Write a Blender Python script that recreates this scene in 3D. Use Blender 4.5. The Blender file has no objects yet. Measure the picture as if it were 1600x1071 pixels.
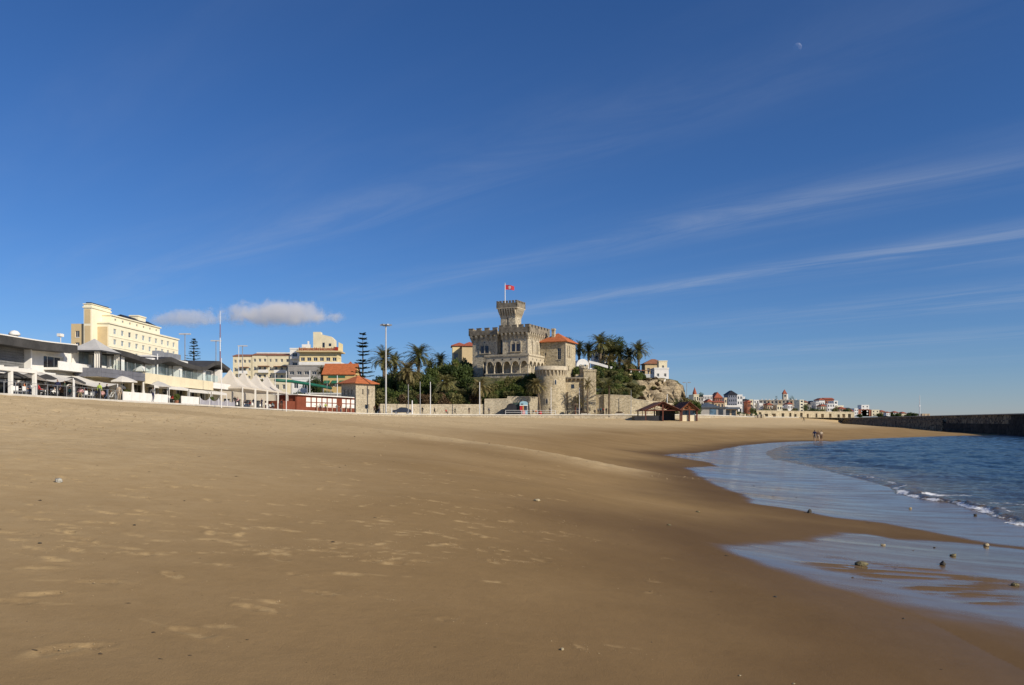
import bpy, math, random
import numpy as np
from mathutils import Matrix, Vector
random.seed(7); rng = np.random.default_rng(7)
sc = bpy.context.scene
COL = sc.collection
# ------------------------------------------------------------------ camera
F, HY, EZ = 1244.0, 658.0, 3.0          # focal length in photo pixels, horizon row, eye height
cam = bpy.data.cameras.new('camera'); camo = bpy.data.objects.new('camera', cam); COL.objects.link(camo)
cam.sensor_width = 36.0; cam.lens = F/1600*36.0; cam.shift_y = (HY-535.5)/1600
cam.clip_start = 0.1; cam.clip_end = 40000
camo.location = (0, 0, EZ); camo.rotation_euler = (math.pi/2, 0, 0)
sc.camera = camo
# ------------------------------------------------------------------ light
SUN_EL, SUN_AZ = math.radians(30), math.atan2(0.80, -0.60)   # azimuth clockwise from +Y
to_sun = Vector((math.sin(SUN_AZ)*math.cos(SUN_EL), math.cos(SUN_AZ)*math.cos(SUN_EL), math.sin(SUN_EL)))
sun = bpy.data.lights.new('sun', 'SUN'); suno = bpy.data.objects.new('sun', sun); COL.objects.link(suno)
sun.energy = 5.0; sun.angle = math.radians(0.5); sun.color = (1.0, 0.90, 0.75)
suno.rotation_euler = to_sun.to_track_quat('Z', 'Y').to_euler()
suno.location = (60, -60, 60)
world = bpy.data.worlds.new('World'); sc.world = world; world.use_nodes = True
sc.cycles.volume_bounces = 4; sc.cycles.transparent_max_bounces = 16
sc.view_settings.view_transform = 'Standard'; sc.view_settings.look = 'None'
sc.view_settings.exposure = 0.0; sc.view_settings.gamma = 1.0; sc.view_settings.use_curve_mapping = False

class NT:
    """small node-tree helper"""
    def __init__(s, tree): s.t = tree; s.n = tree.nodes; s.l = tree.links
    def new(s, typ, ins=None, **kw):
        n = s.n.new(typ)
        for k, v in kw.items(): setattr(n, k, v)
        for k, v in (ins or {}).items(): s.put(n.inputs[k], v)
        return n
    def put(s, sock, v):
        if isinstance(v, bpy.types.NodeSocket): s.l.new(v, sock)
        elif isinstance(v, bpy.types.Node): s.l.new(v.outputs[0], sock)
        else:
            if isinstance(v, tuple) and len(v) == 3 and sock.type == 'RGBA': v = (*v, 1)
            sock.default_value = v
    def math(s, op, a, b=None, c=None, clamp=False):
        n = s.new('ShaderNodeMath', operation=op, use_clamp=clamp)
        for i, v in enumerate((a, b, c)):
            if v is not None: s.put(n.inputs[i], v)
        return n.outputs[0]
    def mix(s, fac, a, b, mode='MIX'):
        n = s.new('ShaderNodeMix', data_type='RGBA', blend_type=mode)
        s.put(n.inputs[0], fac); s.put(n.inputs[6], a); s.put(n.inputs[7], b)
        return n.outputs[2]
    def ss(s, v, a, b, lo=0.0, hi=1.0):
        n = s.new('ShaderNodeMapRange', interpolation_type='SMOOTHSTEP')
        s.put(n.inputs[0], v); s.put(n.inputs[1], a); s.put(n.inputs[2], b); s.put(n.inputs[3], lo); s.put(n.inputs[4], hi)
        return n.outputs[0]
    def noise(s, vec, scale, detail=4, rough=.55, dist=0.0):
        return s.new('ShaderNodeTexNoise', {'Vector': vec, 'Scale': scale, 'Detail': detail, 'Roughness': rough, 'Distortion': dist}).outputs[0]
    def comb(s, x, y, z=0.0):
        return s.new('ShaderNodeCombineXYZ', {0: x, 1: y, 2: z}).outputs[0]

# sky: Nishita + thin cirrus lying in parallel bands on a plane high above the whole place
w = NT(world.node_tree); w.n.clear()
sky = w.new('ShaderNodeTexSky', sky_type='NISHITA', sun_disc=False, sun_elevation=SUN_EL, sun_rotation=SUN_AZ,
            altitude=0, air_density=1.0, dust_density=0.0, ozone_density=10.0)
geo = w.new('ShaderNodeTexCoord').outputs['Generated']
sep = w.new('ShaderNodeSeparateXYZ', {0: geo})
dz = w.math('MAXIMUM', sep.outputs[2], 0.004)
px = w.math('DIVIDE', sep.outputs[0], dz); py = w.math('DIVIDE', sep.outputs[1], dz)
u = w.math('MULTIPLY', w.math('SUBTRACT', py, px), .7071)      # along the bands
v = w.math('MULTIPLY', w.math('ADD', px, py), .7071)           # across the bands
wob = w.noise(w.comb(w.math('MULTIPLY', u, .22), w.math('MULTIPLY', v, .3)), 1.0, 3, .5)
lv = w.math('LOGARITHM', w.math('MAXIMUM', w.math('ADD', v, w.math('MULTIPLY', w.math('SUBTRACT', wob, .5), 1.0)), .05), 2.718)
fib = w.noise(w.comb(w.math('MULTIPLY', u, .55), w.math('MULTIPLY', v, 2.4)), 1.0, 8, .66, .9)
fine = w.noise(w.comb(w.math('MULTIPLY', u, .16), w.math('MULTIPLY', v, .9), 4.0), 1.0, 4, .6)
fac = None
for vc, wd, amp, uc, uw in ((2.2, .11, .17, 4.4, 2.7), (3.62, .075, .25, 1.7, 1.35), (3.55, .05, .16, 4.6, 1.2), (4.95, .05, .36, 2.8, 4.0), (5.6, .05, .22, .6, 1.3), (7.3, .12, .26, 1.0, 3.2), (10.5, .06, .24, 4.4, 5.0), (14.5, .06, .22, 9, 8)):
    d = w.math('DIVIDE', w.math('SUBTRACT', lv, math.log(vc)), wd)
    g = w.math('EXPONENT', w.math('MULTIPLY', w.math('MULTIPLY', d, d), -1.0))
    e = w.math('DIVIDE', w.math('SUBTRACT', u, uc), uw)
    g = w.math('MULTIPLY', g, w.math('EXPONENT', w.math('MULTIPLY', w.math('MULTIPLY', e, e), -1.0)))
    g = w.math('MULTIPLY', g, amp)
    fac = g if fac is None else w.math('ADD', fac, g)
band = w.math('MULTIPLY', fac, w.ss(fib, .28, .80))
veil = w.math('MULTIPLY', w.ss(fine, .42, .80), w.math('ADD', .02, w.math('MULTIPLY', w.ss(fib, .30, .80), .10)))
cirrus = w.math('MULTIPLY', w.math('ADD', band, veil), w.ss(sep.outputs[2], .01, .10), clamp=True)
skyc = w.mix(1.0, w.new('ShaderNodeHueSaturation', {'Saturation': 1.055, 'Color': sky.outputs[0]}).outputs[0], (1.05, .972, 1.05), 'MULTIPLY')     # white balance
cl = w.mix(cirrus, skyc, (5.6, 6.1, 7.0))
bg = w.new('ShaderNodeBackground', {'Color': cl, 'Strength': 0.087})
w.l.new(bg.outputs[0], w.new('ShaderNodeOutputWorld').inputs[0])

# ------------------------------------------------------------------ helpers: objects, meshes, materials
def tag(o, label=None, cat=None, group=None, kind=None):
    if label: o['label'] = label
    if cat: o['category'] = cat
    if group: o['group'] = group
    if kind: o['kind'] = kind
    return o
def thing(name, label, cat, loc=(0, 0, 0), yaw=0.0, group=None):
    o = bpy.data.objects.new(name, None); COL.objects.link(o); o.empty_display_size = .3
    o.location = loc; o.rotation_euler = (0, 0, yaw)
    return tag(o, label, cat, group)
def copy_tree(o, parent=None):
    c = o.copy(); COL.objects.link(c); c.parent = parent
    for ch in o.children: copy_tree(ch, c)
    return c
def put(data, name, parent, loc=(0, 0, 0), yaw=0.0, scale=None):
    o = bpy.data.objects.new(name, data); COL.objects.link(o); o.parent = parent
    o.location = loc; o.rotation_euler = (0, 0, yaw)
    if scale: o.scale = scale
    return o
def as_mats(m): return m if isinstance(m, (list, tuple)) else [m]
class MB:
    """collects faces; build() makes one mesh object"""
    def __init__(s): s.v = []; s.f = []; s.m = []; s.cur = 0
    def add(s, vs, fs):
        b = len(s.v); s.v.extend([tuple(p) for p in vs]); s.f.extend([tuple(b+i for i in f) for f in fs]); s.m.extend([s.cur]*len(fs)); return s
    def box(s, x0, y0, z0, x1, y1, z1):
        return s.add([(x0,y0,z0),(x1,y0,z0),(x1,y1,z0),(x0,y1,z0),(x0,y0,z1),(x1,y0,z1),(x1,y1,z1),(x0,y1,z1)],
                     [(0,3,2,1),(4,5,6,7),(0,1,5,4),(1,2,6,5),(2,3,7,6),(3,0,4,7)])
    def quad(s, a, b, c, d): return s.add([a, b, c, d], [(0, 1, 2, 3)])
    def prism(s, pts, z0, z1):
        n = len(pts); vs = [(x, y, z0) for x, y in pts]+[(x, y, z1) for x, y in pts]
        return s.add(vs, [tuple(range(n-1, -1, -1)), tuple(range(n, 2*n))]+[(i, (i+1) % n, n+(i+1) % n, n+i) for i in range(n)])
    def ext(s, prof, o, U, V, N, t):
        """polygon prof in the plane (U,V) at o, thickened by t along N"""
        o, U, V, N = Vector(o), Vector(U), Vector(V), Vector(N); n = len(prof)
        a = [o+U*p+V*q for p, q in prof]; b = [p+N*t for p in a]
        return s.add(a+b, [tuple(range(n-1, -1, -1)), tuple(range(n, 2*n))]+[(i, (i+1) % n, n+(i+1) % n, n+i) for i in range(n)])
    def tube(s, pts, r, n=6, cap=True):
        pts = [Vector(p) for p in pts]; k = len(pts); rr = r if isinstance(r, (list, tuple)) else [r]*k
        vs = []; fs = []
        for i, p in enumerate(pts):
            t = (pts[min(i+1, k-1)]-pts[max(i-1, 0)]).normalized()
            a = t.cross(Vector((0, 0, 1)) if abs(t.z) < .9 else Vector((1, 0, 0))).normalized(); b = t.cross(a)
            for j in range(n):
                q = 2*math.pi*j/n; vs.append(p+(a*math.cos(q)+b*math.sin(q))*rr[i])
        for i in range(k-1):
            for j in range(n): fs.append((i*n+j, i*n+(j+1) % n, (i+1)*n+(j+1) % n, (i+1)*n+j))
        if cap: fs.append(tuple(range(n-1, -1, -1))); fs.append(tuple((k-1)*n+j for j in range(n)))
        return s.add(vs, fs)
    def lathe(s, prof, n=16, c=(0, 0), a0=0.0, a1=2*math.pi):
        full = abs(a1-a0-2*math.pi) < 1e-6; m = n if full else n+1; vs = []; fs = []
        for r, z in prof:
            for j in range(m):
                q = a0+(a1-a0)*j/n; vs.append((c[0]+r*math.cos(q), c[1]+r*math.sin(q), z))
        for i in range(len(prof)-1):
            for j in range(n):
                k = (j+1) % m; fs.append((i*m+j, i*m+k, (i+1)*m+k, (i+1)*m+j))
        return s.add(vs, fs)
    def cone(s, pts, apex):
        n = len(pts); return s.add(list(pts)+[apex], [(i, (i+1) % n, n) for i in range(n)]+[tuple(range(n-1, -1, -1))])
    def mesh(s, name, mats, smooth=False):
        me = bpy.data.meshes.new(name); me.from_pydata(s.v, [], s.f)
        for m in as_mats(mats): me.materials.append(m)
        if any(s.m): me.polygons.foreach_set('material_index', s.m)
        if smooth: me.polygons.foreach_set('use_smooth', [True]*len(s.f))
        me.update(); return me
    def build(s, name, mats, parent=None, smooth=False, loc=(0, 0, 0), yaw=0.0):
        return put(s.mesh(name, mats, smooth), name, parent, loc, yaw)
def np_mesh(name, V, Q, mats, smooth=True, attrs=None):
    me = bpy.data.meshes.new(name); V = np.asarray(V, np.float32); Q = np.asarray(Q, np.int32); k = Q.shape[1]
    me.vertices.add(len(V)); me.vertices.foreach_set('co', V.ravel())
    me.loops.add(Q.size); me.loops.foreach_set('vertex_index', Q.ravel())
    me.polygons.add(len(Q)); me.polygons.foreach_set('loop_start', np.arange(0, Q.size, k, dtype=np.int32))
    me.polygons.foreach_set('loop_total', np.full(len(Q), k, np.int32))
    if smooth: me.polygons.foreach_set('use_smooth', np.ones(len(Q), bool))
    for m in as_mats(mats): me.materials.append(m)
    for n, a in (attrs or {}).items():
        at = me.attributes.new(n, 'FLOAT', 'POINT'); at.data.foreach_set('value', np.asarray(a, np.float32))
    me.update(); me.validate(); return me
MATS = {}
def new_mat(name):
    m = bpy.data.materials.new(name); m.use_nodes = True; t = NT(m.node_tree); t.n.clear()
    p = t.new('ShaderNodeBsdfPrincipled'); out = t.new('ShaderNodeOutputMaterial'); t.l.new(p.outputs[0], out.inputs[0])
    MATS[name] = m; return m, t, p, out
def mat(name, col=None, rough=.75, var=.14, scale=1.2, bump=0.0, metal=0.0, spec=.3, streak=0.0, trans=0.0):
    if name in MATS: return MATS[name]
    m, t, p, out = new_mat(name)
    tc = t.new('ShaderNodeTexCoord').outputs['Object']
    n1 = t.noise(tc, scale, 5, .6); n2 = t.noise(tc, scale*7, 3, .6)
    k = t.math('ADD', t.math('MULTIPLY', n1, .65), t.math('MULTIPLY', n2, .35))
    lo = tuple(c*(1-var*1.6) for c in col); hi = tuple(min(1, c*(1+var)) for c in col)
    c = t.mix(t.ss(k, .3, .7), lo, hi)
    if streak:
        st = t.noise(t.new('ShaderNodeMapping', {'Vector': tc, 'Scale': (1.3, 1.3, .12)}).outputs[0], 1.5, 5, .65)
        c = t.mix(t.math('MULTIPLY', t.ss(st, .5, .8), streak), c, tuple(x*.45 for x in col))
    t.put(p.inputs['Base Color'], c); p.inputs['Roughness'].default_value = rough; p.inputs['Metallic'].default_value = metal
    p.inputs['Specular IOR Level'].default_value = spec
    if bump:
        b = t.new('ShaderNodeBump', {'Height': k, 'Strength': bump, 'Distance': .1}); t.l.new(b.outputs[0], p.inputs['Normal'])
    if trans:
        tr = t.new('ShaderNodeBsdfTranslucent', {'Color': c}); mx = t.new('ShaderNodeMixShader', {0: trans, 1: p.outputs[0], 2: tr.outputs[0]})
        t.l.new(mx.outputs[0], out.inputs[0])
    return m
def W(x, d): return ((x-800)/F*d, d)
def Zp(y, d): return EZ+(HY-y)/F*d
def fbm(x, y, seed=0, oct=4, base=1.0):
    """value noise on arrays, 0..1"""
    r = np.random.default_rng(seed); T = r.random((64, 64)); out = 0; amp = 1; tot = 0; f = base
    for o in range(oct):
        a_ = .5+o*1.1; X = (x*math.cos(a_)-y*math.sin(a_))*f+o*17.3+.37; Y = (x*math.sin(a_)+y*math.cos(a_))*f+o*9.1+.71; xi = np.floor(X).astype(int); yi = np.floor(Y).astype(int)
        fx = X-xi; fy = Y-yi; fx = fx**3*(fx*(fx*6-15)+10); fy = fy**3*(fy*(fy*6-15)+10)
        a = T[xi % 64, yi % 64]; b = T[(xi+1) % 64, yi % 64]; c = T[xi % 64, (yi+1) % 64]; d = T[(xi+1) % 64, (yi+1) % 64]
        out = out+amp*((a*(1-fx)+b*fx)*(1-fy)+(c*(1-fx)+d*fx)*fy); tot += amp; amp *= .5; f *= 2.03
    return out/tot
def sst(x, a, b):
    t = np.clip((x-a)/(b-a), 0, 1); return t*t*(3-2*t)
def catmull(P, k=6):
    P = [np.array(p, float) for p in P]; P = [2*P[0]-P[1]]+P+[2*P[-1]-P[-2]]; out = []
    for i in range(1, len(P)-2):
        a, b, c, d = P[i-1:i+3]
        for j in range(k):
            t = j/k; out.append(.5*((2*b)+(c-a)*t+(2*a-5*b+4*c-d)*t*t+(3*b-a-3*c+d)*t**3))
    out.append(P[-2]); return np.array(out)
def seg_dist(X, Y, L):
    """distance of points to polyline L, and the interpolated index of the nearest point"""
    best = np.full(X.shape, 1e9); idx = np.zeros(X.shape)
    for i in range(len(L)-1):
        ax, ay = L[i][:2]; bx, by = L[i+1][:2]; dx, dy = bx-ax, by-ay
        t = np.clip(((X-ax)*dx+(Y-ay)*dy)/(dx*dx+dy*dy+1e-12), 0, 1)
        d = (X-ax-t*dx)**2+(Y-ay-t*dy)**2; m = d < best; best = np.where(m, d, best); idx = np.where(m, i+t, idx)
    return np.sqrt(best), idx
def in_poly(X, Y, P):
    c = np.zeros(X.shape, bool); n = len(P)
    for i in range(n):
        x0, y0 = P[i][:2]; x1, y1 = P[(i+1) % n][:2]
        if y0 == y1: continue
        c ^= ((y0 > Y) != (y1 > Y)) & (X < (x1-x0)*(Y-y0)/(y1-y0)+x0)
    return c
# ------------------------------------------------------------------ the beach
SHORE = catmull([(22,-120),(19,-60),(17,-20),(15.2,0),(14.6,12),(15.2,23.6),(16.1,26.7),(16.5,28.8),(16.0,30.3),(16.7,33.2),(18.9,38.1),(19.2,42),(19.6,47.8),
                 (20.3,57.4),(21,63.3),(26.1,79.4),(34,97),(43,110),(58,131),(77,149),(91,161),(106,172),(120,215),(138,275),(165,370),(230,600)], 5)
SHORE_H = catmull([(22,-120),(19,-60),(17,-20),(15.3,0),(14.8,12),(15.4,24),(16.6,33),(17.9,41),(19.3,50),(20.4,58),(21.8,66),(26.1,79.4),(34,97),(43,110),(58,131),(77,149),(91,161),(106,172),(120,215),(138,275),(172,405),(230,600)], 5)
PROM = [(-42.3,-120,5.3,.16),(-42.3,40,5.3,.16),(-42.3,90,5.22,.2),(-42.3,118,5.2,.5),(-42.0,140,5.12,.65),(-39.5,152,5.0,.6),(-34.5,161,4.75,.55),(-27,168,4.57,.52),(-12.2,178,4.46,.56),
        (8.9,185,4.5,.85),(30.5,190,4.55,1.0),(47,203,4.6,.9),(64,235,4.6,.6),(84,290,4.7,.5),(112,345,4.8,.5),(150,393,4.85,.5),(170,412,4.85,.5),(200,440,4.85,.5)]
PX = catmull(PROM, 5)
SEA_POLY = [tuple(p) for p in SHORE]+[(9000,600),(9000,-120)]
SEA_H = [tuple(p) for p in SHORE_H]+[(9000,600),(9000,-120)]
_k = np.concatenate([np.linspace(PX[i,:], PX[i+1,:], max(2, int(np.hypot(*(PX[i+1,:2]-PX[i,:2]))/3.5)), endpoint=False) for i in range(len(PX)-1)])
LAND_POLY = [tuple(p[:2]) for p in PX]+[(-9000,440),(-9000,-120)]
GF = np.array([0,.06,.1,.15,.19,.263,.4,.6,.8,1.0]); GG = np.array([0,.016,.045,.10,.150,.30,.47,.66,.84,1.0])
_f = np.linspace(-.2, 1.2, 1401); _g = np.interp(_f, GF, GG, left=0)+np.where(_f > 1, (_f-1)*.8, 0); _w = np.exp(-(np.arange(-90, 91)/32.)**2); _g = np.convolve(_g, _w/_w.sum(), 'same')
BERM = catmull([(-26,62),(-16,50),(-7,42.5),(0,38),(5,35),(9,33.2)], 5)
def base_height(X, Y):
    s, _ = seg_dist(X, Y, SHORE_H); t, it = seg_dist(X, Y, PX)
    acc = np.full(X.shape, 1e-12); ez = np.zeros(X.shape)          # smooth distance to the curved promenade
    for k in _k:
        wgt = 1/((X-k[0])**2+(Y-k[1])**2+4)**2; acc += wgt; ez += wgt*(k[2]-k[3])
    ez /= acc; ts = (acc*2*3.5/math.pi/1.0)**(-1/3.0); bl = sst(t, 5, 16)
    sea = in_poly(X, Y, SEA_H); land = in_poly(X, Y, LAND_POLY)
    edge = np.interp(it, np.arange(len(PX)), PX[:,2]-PX[:,3])
    te = t; t = t*(1-bl)+ts*bl; edge = edge*(1-bl)+ez*bl
    f = np.clip(s/(s+t+1e-6), 0, 1)
    h = edge*np.interp(f, _f, _g)
    # cusps and the old swash terrace
    n = fbm(X, Y, 3, 3, .09)
    h = h+(n-.5)*.5*np.clip(f*4, 0, 1)*(1-f)
    b, ib = seg_dist(X, Y, BERM); side = (X-Y*0)*0
    along = np.clip(np.minimum(ib, len(BERM)-1-ib)/5, 0, 1)
    ax = np.interp(ib, np.arange(len(BERM)), BERM[:,1])
    back = Y > np.interp(X, BERM[:,0], BERM[:,1])
    h = h+along*np.where(back, .11*np.exp(-(b/1.3)**2)-.13*np.exp(-((b-4.5)/3.0)**2), .11*np.exp(-(b/3.2)**2))
    h = np.where(land & ~sea, np.where(te < 2.5, edge-.03, np.minimum(edge, 4.4)-.8), h)
    h = np.where(sea, -np.minimum(s*.085, 2.2)-.03, h)
    return h, s, te, f, sea, land, b, along
def ground(x, y):
    return float(base_height(np.array([float(x)]), np.array([float(y)]))[0][0])
_D = np.geomspace(2.5, 240, 700)
def at_px(px, py):
    """the point of the sand seen in photo pixel (px, py)"""
    X = (px-800)/F*_D; Z = EZ+(HY-py)/F*_D; h = base_height(X, _D)[0]; k = np.argmax(h >= Z)
    if k == 0: k = len(_D)-1
    d = _D[k]; return np.array([(px-800)/F*d, d, h[k]])
# thin sheets of water left by the last waves (outlines on the sand)
def outline(pts): return [tuple(at_px(*p)[:2]) for p in pts]
FILM_A = outline([(1030,711),(1062,716),(1100,722),(1118,729),(1090,729),(1064,731),(1080,742),(1110,757),(1145,771),(1168,787),(1235,797),(1300,809),(1380,819),(1430,829),(1500,843),(1600,858)]) \
    + [(15.5,15),(17,15),(17.5,26),(22,40),(24,60),(30,78),(50,109)]+outline([(1290,689.5),(1240,690.5),(1205,692),(1152,697),(1120,703),(1085,708)])
FILM_B = outline([(1107,849),(1150,845),(1200,843),(1250,842),(1278,834),(1300,831),(1352,834),(1400,842),(1440,843),(1500,848),(1600,858)]) \
    + [(16,14),(16,2),(9,-1),(5.4,1.2)]+outline([(1600,1050),(1525,1012),(1450,972),(1350,938),(1250,905),(1180,884),(1140,867)])
# ---- polar grid round the camera: fine where the picture looks, coarse behind
th = np.concatenate([np.linspace(-180,-48,40)[:-1], np.linspace(-48,48,760), np.linspace(48,180,40)[1:]])
rr = np.concatenate([[.6,1.2,1.8,2.4,3.0], np.geomspace(3.4, 470, 780)])
TH, RR = np.meshgrid(np.radians(th), rr, indexing='ij')
X = (RR*np.sin(TH)).ravel(); Y = (RR*np.cos(TH)).ravel()
H, S, T, FR, sea, land, BD, BA = base_height(X, Y)
def soft(poly, wd):
    d, _ = seg_dist(X, Y, poly+[poly[0]]); i = in_poly(X, Y, poly); sd = np.where(i, d, -d)
    return sst(sd+(fbm(X, Y, 11, 4, .8)-.5)*wd*1.1, -.1*wd, .9*wd)
kY = sst(Y, 8, 13); wet = np.maximum(soft(FILM_A, .5), soft(FILM_B, .5)*kY+soft(FILM_B, 1.5)*(1-kY)); wet = np.where(sea, 1, wet)
damp = np.clip(1.0-sst(FR+(fbm(X, Y, 5, 4, .12)-.5)*.10, .25, .44), 0, 1)
dry = sst(FR+(fbm(X, Y, 6, 5, .10)-.5)*.22, .36, .58)
dry = np.maximum(dry, BA*np.exp(-((BD+(fbm(X, Y, 9, 4, .35)-.5)*4)/2.6)**2)*.6)
dry = np.where((Y > 44) & (BA > .3) & (BD > 2) & (BD < 9), dry*.35, dry)
near = np.clip(1-RR.ravel()/90, 0, 1)
rough = fbm(X, Y, 8, 4, 2.2)-.5
H = H+rough*(.012*(1-wet)*(damp) + .10*dry*(.4+.6*np.clip(1-RR.ravel()/150,0,1)))*(~sea)
H = H+(fbm(X, Y, 18, 3, .55)-.5)*.16*dry*(~sea)
# ripples carved by the backwash
cr, _ = X*0, 0
rip = fbm(X*1.1+Y*.35, (Y-X*.35)*7.5, 21, 3, .6)-.5
bed = soft(outline([(1215,869),(1290,868),(1400,878),(1600,905),(1600,985),(1480,942),(1380,915),(1290,895)]), .7)
H = H+rip*.035*bed*(~sea); wet = np.where(bed > .05, wet*(1-bed*sst(rip, .02, .16)*.9), wet)
# footprints and scuffs
mark = np.zeros(len(X)); yellow = np.zeros(len(X))
feet = [(92,1020,1.3),(142,1011,.9),(305,991,1.2),(345,982,.8),(402,952,1.2),(428,943,.8),(505,929,1.1),(545,899,1.1),(465,898,.7),(615,882,1.0),(642,864,.9),(700,852,.8),(352,884,.8),(270,901,1.0),(160,912,1.1),(65,929,1.1),
        (20,942,1.0),(55,889,1.2),(85,876,1.0),(150,853,1.0),(205,858,.8),(330,834,1.1),(485,818,1.0),(420,827,.8),(170,803,1.1),(330,783,1.3),(62,812,1.3),(270,801,.8),(350,805,.8),(105,822,.8),(60,790,.8),(560,816,.9),(605,809,.8),
        (655,804,.8),(685,803,.8),(720,816,.8),(745,796,.8),(790,816,.8),(700,852,.9),(770,910,.7),(700,968,.7),(602,937,.6),(1025,910,.7),(1018,928,.7),(850,847,.7),(1000,812,.6),(995,830,.6),(1045,874,.6),(905,1012,.5),(960,1012,.5),
        (880,820,.6),(935,845,.6),(480,860,.8),(540,870,.7),(250,846,.9),(210,838,.9),(120,862,.9),(30,846,1.0),(20,800,.9),(230,815,.9)]
for i in range(420):
    feet.append((random.uniform(0, 900), 690+random.random()**1.7*190, random.uniform(.45, 1.0)))
foot_pts = []
for (fx, fy, sz) in feet:
    sz = sz*.74; g = at_px(fx, fy); foot_pts.append(g); a = random.gauss(0, .55)
    dx = X-g[0]; dy = Y-g[1]; sel = np.where(dx*dx+dy*dy < (1.1*sz)**2)[0]
    if not len(sel): continue
    lx = dx[sel]*math.cos(a)+dy[sel]*math.sin(a); ly = -dx[sel]*math.sin(a)+dy[sel]*math.cos(a)
    nz = fbm(X[sel]*9, Y[sel]*9, 31, 3, 1.0)-.5
    q = np.sqrt((lx/(.20*sz))**2+(ly/(.085*sz))**2)+nz*1.1
    H[sel] += sz*(-.009*(1-sst(q, .4, 1.0))+.005*np.exp(-((q-1.15)/.35)**2)*(1+nz*2.5))
    mark[sel] = np.maximum(mark[sel], (1-sst(q, .7, 1.35))*sst(nz, -.22, .12)*random.uniform(.65, 1.0))
    if random.random() < .35:                                                   # scuff beside the print
        ox = random.choice((-1, 1))*.42*sz; q2 = np.sqrt(((lx-ox)/(.30*sz))**2+((ly-random.uniform(-.08, .08))/(.035*sz))**2)+nz*1.3
        mark[sel] = np.maximum(mark[sel], .45*(1-sst(q2, .3, 1.1)))
nT, nR = len(th), len(rr)
ii, jj = np.meshgrid(np.arange(nT-1), np.arange(nR-1), indexing='ij'); a = (ii*nR+jj).ravel()
Q = np.stack([a, a+1, a+nR+1, a+nR], 1)
# close the hole under the camera with a small fan of quads
V = np.stack([X, Y, H], 1)
keep = ~(land[Q].all(1) & (T[Q].min(1) > 3)); keep &= ~(sea[Q].all(1) & (S[Q].min(1) > 60))
Q = Q[keep]
c = len(V); V = np.vstack([V, [[0, 0, ground(0, 0)]]])
fan = [[c, i*nR, (i+1)*nR, (i+2)*nR if i+2 < nT else (nT-1)*nR] for i in range(0, nT-2, 2)]
Q = np.vstack([Q, np.array(fan)])
ext = lambda a, v=0.0: np.append(a, v)
m, t, p, out = new_mat('sand')
at = lambda n: t.new('ShaderNodeAttribute', attribute_name=n).outputs['Fac']
pos = t.new('ShaderNodeNewGeometry').outputs['Position']
n_l = t.noise(pos, .22, 5, .6); n_m = t.noise(pos, 2.3, 4, .6); n_f = t.noise(pos, 90, 2, .7); n_g = t.noise(pos, 320, 1, .6)
blot = t.noise(t.new('ShaderNodeMapping', {'Vector': pos, 'Scale': (.5, 1.3, 1), 'Rotation': (0, 0, .4)}).outputs[0], .5, 5, .62)
cd = t.mix(t.ss(n_l, .3, .7), (.255, .168, .077), (.312, .209, .098))          # damp, packed
cd = t.mix(t.math('MULTIPLY', t.ss(blot, .52, .75), .45), cd, (.36, .25, .125))
cdry = t.mix(t.ss(n_m, .3, .7), (.52, .388, .213), (.62, .475, .272))           # loose, dry
cwet = t.mix(t.ss(n_l, .3, .7), (.115, .070, .033), (.145, .090, .043))         # soaked, also the tone of the near vignette
ct = t.mix(at('dry'), t.mix(at('damp'), t.mix(.5, cd, cdry), cd), cdry)
ct = t.mix(t.math('MULTIPLY', at('mark'), .9), ct, (.54, .38, .185))
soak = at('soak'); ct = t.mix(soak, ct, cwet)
speck = t.ss(t.noise(pos, 26, 2, .5), .70, .78); ct = t.mix(t.math('MULTIPLY', speck, .35), ct, (.09,.065,.04)); n_s = t.noise(pos, 14, 4, .7)
ct = t.mix(t.math('MULTIPLY', t.ss(n_s, .45, .75), t.math('MULTIPLY', at('dry'), .45)), ct, (.27,.19,.105))
ct = t.mix(t.math('MULTIPLY', t.ss(t.noise(pos, 5.5, 5, .7), .42, .72), .22), ct, t.mix(.5, ct, (.12,.08,.04)))
grain = t.math('ADD', .80, t.math('MULTIPLY', t.math('ADD', t.math('MULTIPLY', n_f, .6), t.math('MULTIPLY', n_g, .4)), .40))
ct = t.mix(1.0, ct, t.new('ShaderNodeCombineColor', {0: grain, 1: grain, 2: grain}).outputs[0], 'MULTIPLY')
t.put(p.inputs['Base Color'], ct)
film = t.math('MULTIPLY', at('wet'), t.ss(t.noise(t.new('ShaderNodeMapping', {'Vector': pos, 'Scale': (.3, 1.6, 1), 'Rotation': (0, 0, -.35)}).outputs[0], .9, 4, .6), .3, .7, .80, 1.0))
strk = t.noise(t.new('ShaderNodeMapping', {'Vector': pos, 'Scale': (.45, 1.7, 1), 'Rotation': (0, 0, -.35)}).outputs[0], 1.3, 6, .68, .8)
t.put(p.inputs['Roughness'], t.mix(film, t.mix(soak, (.95,.95,.95), (.72,.72,.72)), t.mix(t.ss(strk, .4, .68), (.05,.05,.05), (.18,.18,.18))))
p.inputs['IOR'].default_value = 1.33
t.put(p.inputs['Specular IOR Level'], t.math('ADD', .05, t.math('MULTIPLY', film, .45)))
bh = t.math('ADD', t.math('ADD', t.math('MULTIPLY', n_f, .35), t.math('MULTIPLY', t.noise(pos, 11, 4, .65), .5)), t.math('MULTIPLY', n_m, .8))
b1 = t.new('ShaderNodeBump', {'Height': bh, 'Distance': .02, 'Strength': t.math('MULTIPLY', t.math('SUBTRACT', 1.0, film), .55)})
b2 = t.new('ShaderNodeBump', {'Height': strk, 'Distance': .02, 'Strength': t.math('MULTIPLY', film, .06), 'Normal': b1.outputs[0]})
t.l.new(b2.outputs[0], p.inputs['Normal'])
fd = np.maximum(soft(FILM_A, 3.2) if False else 0, 0)
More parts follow.
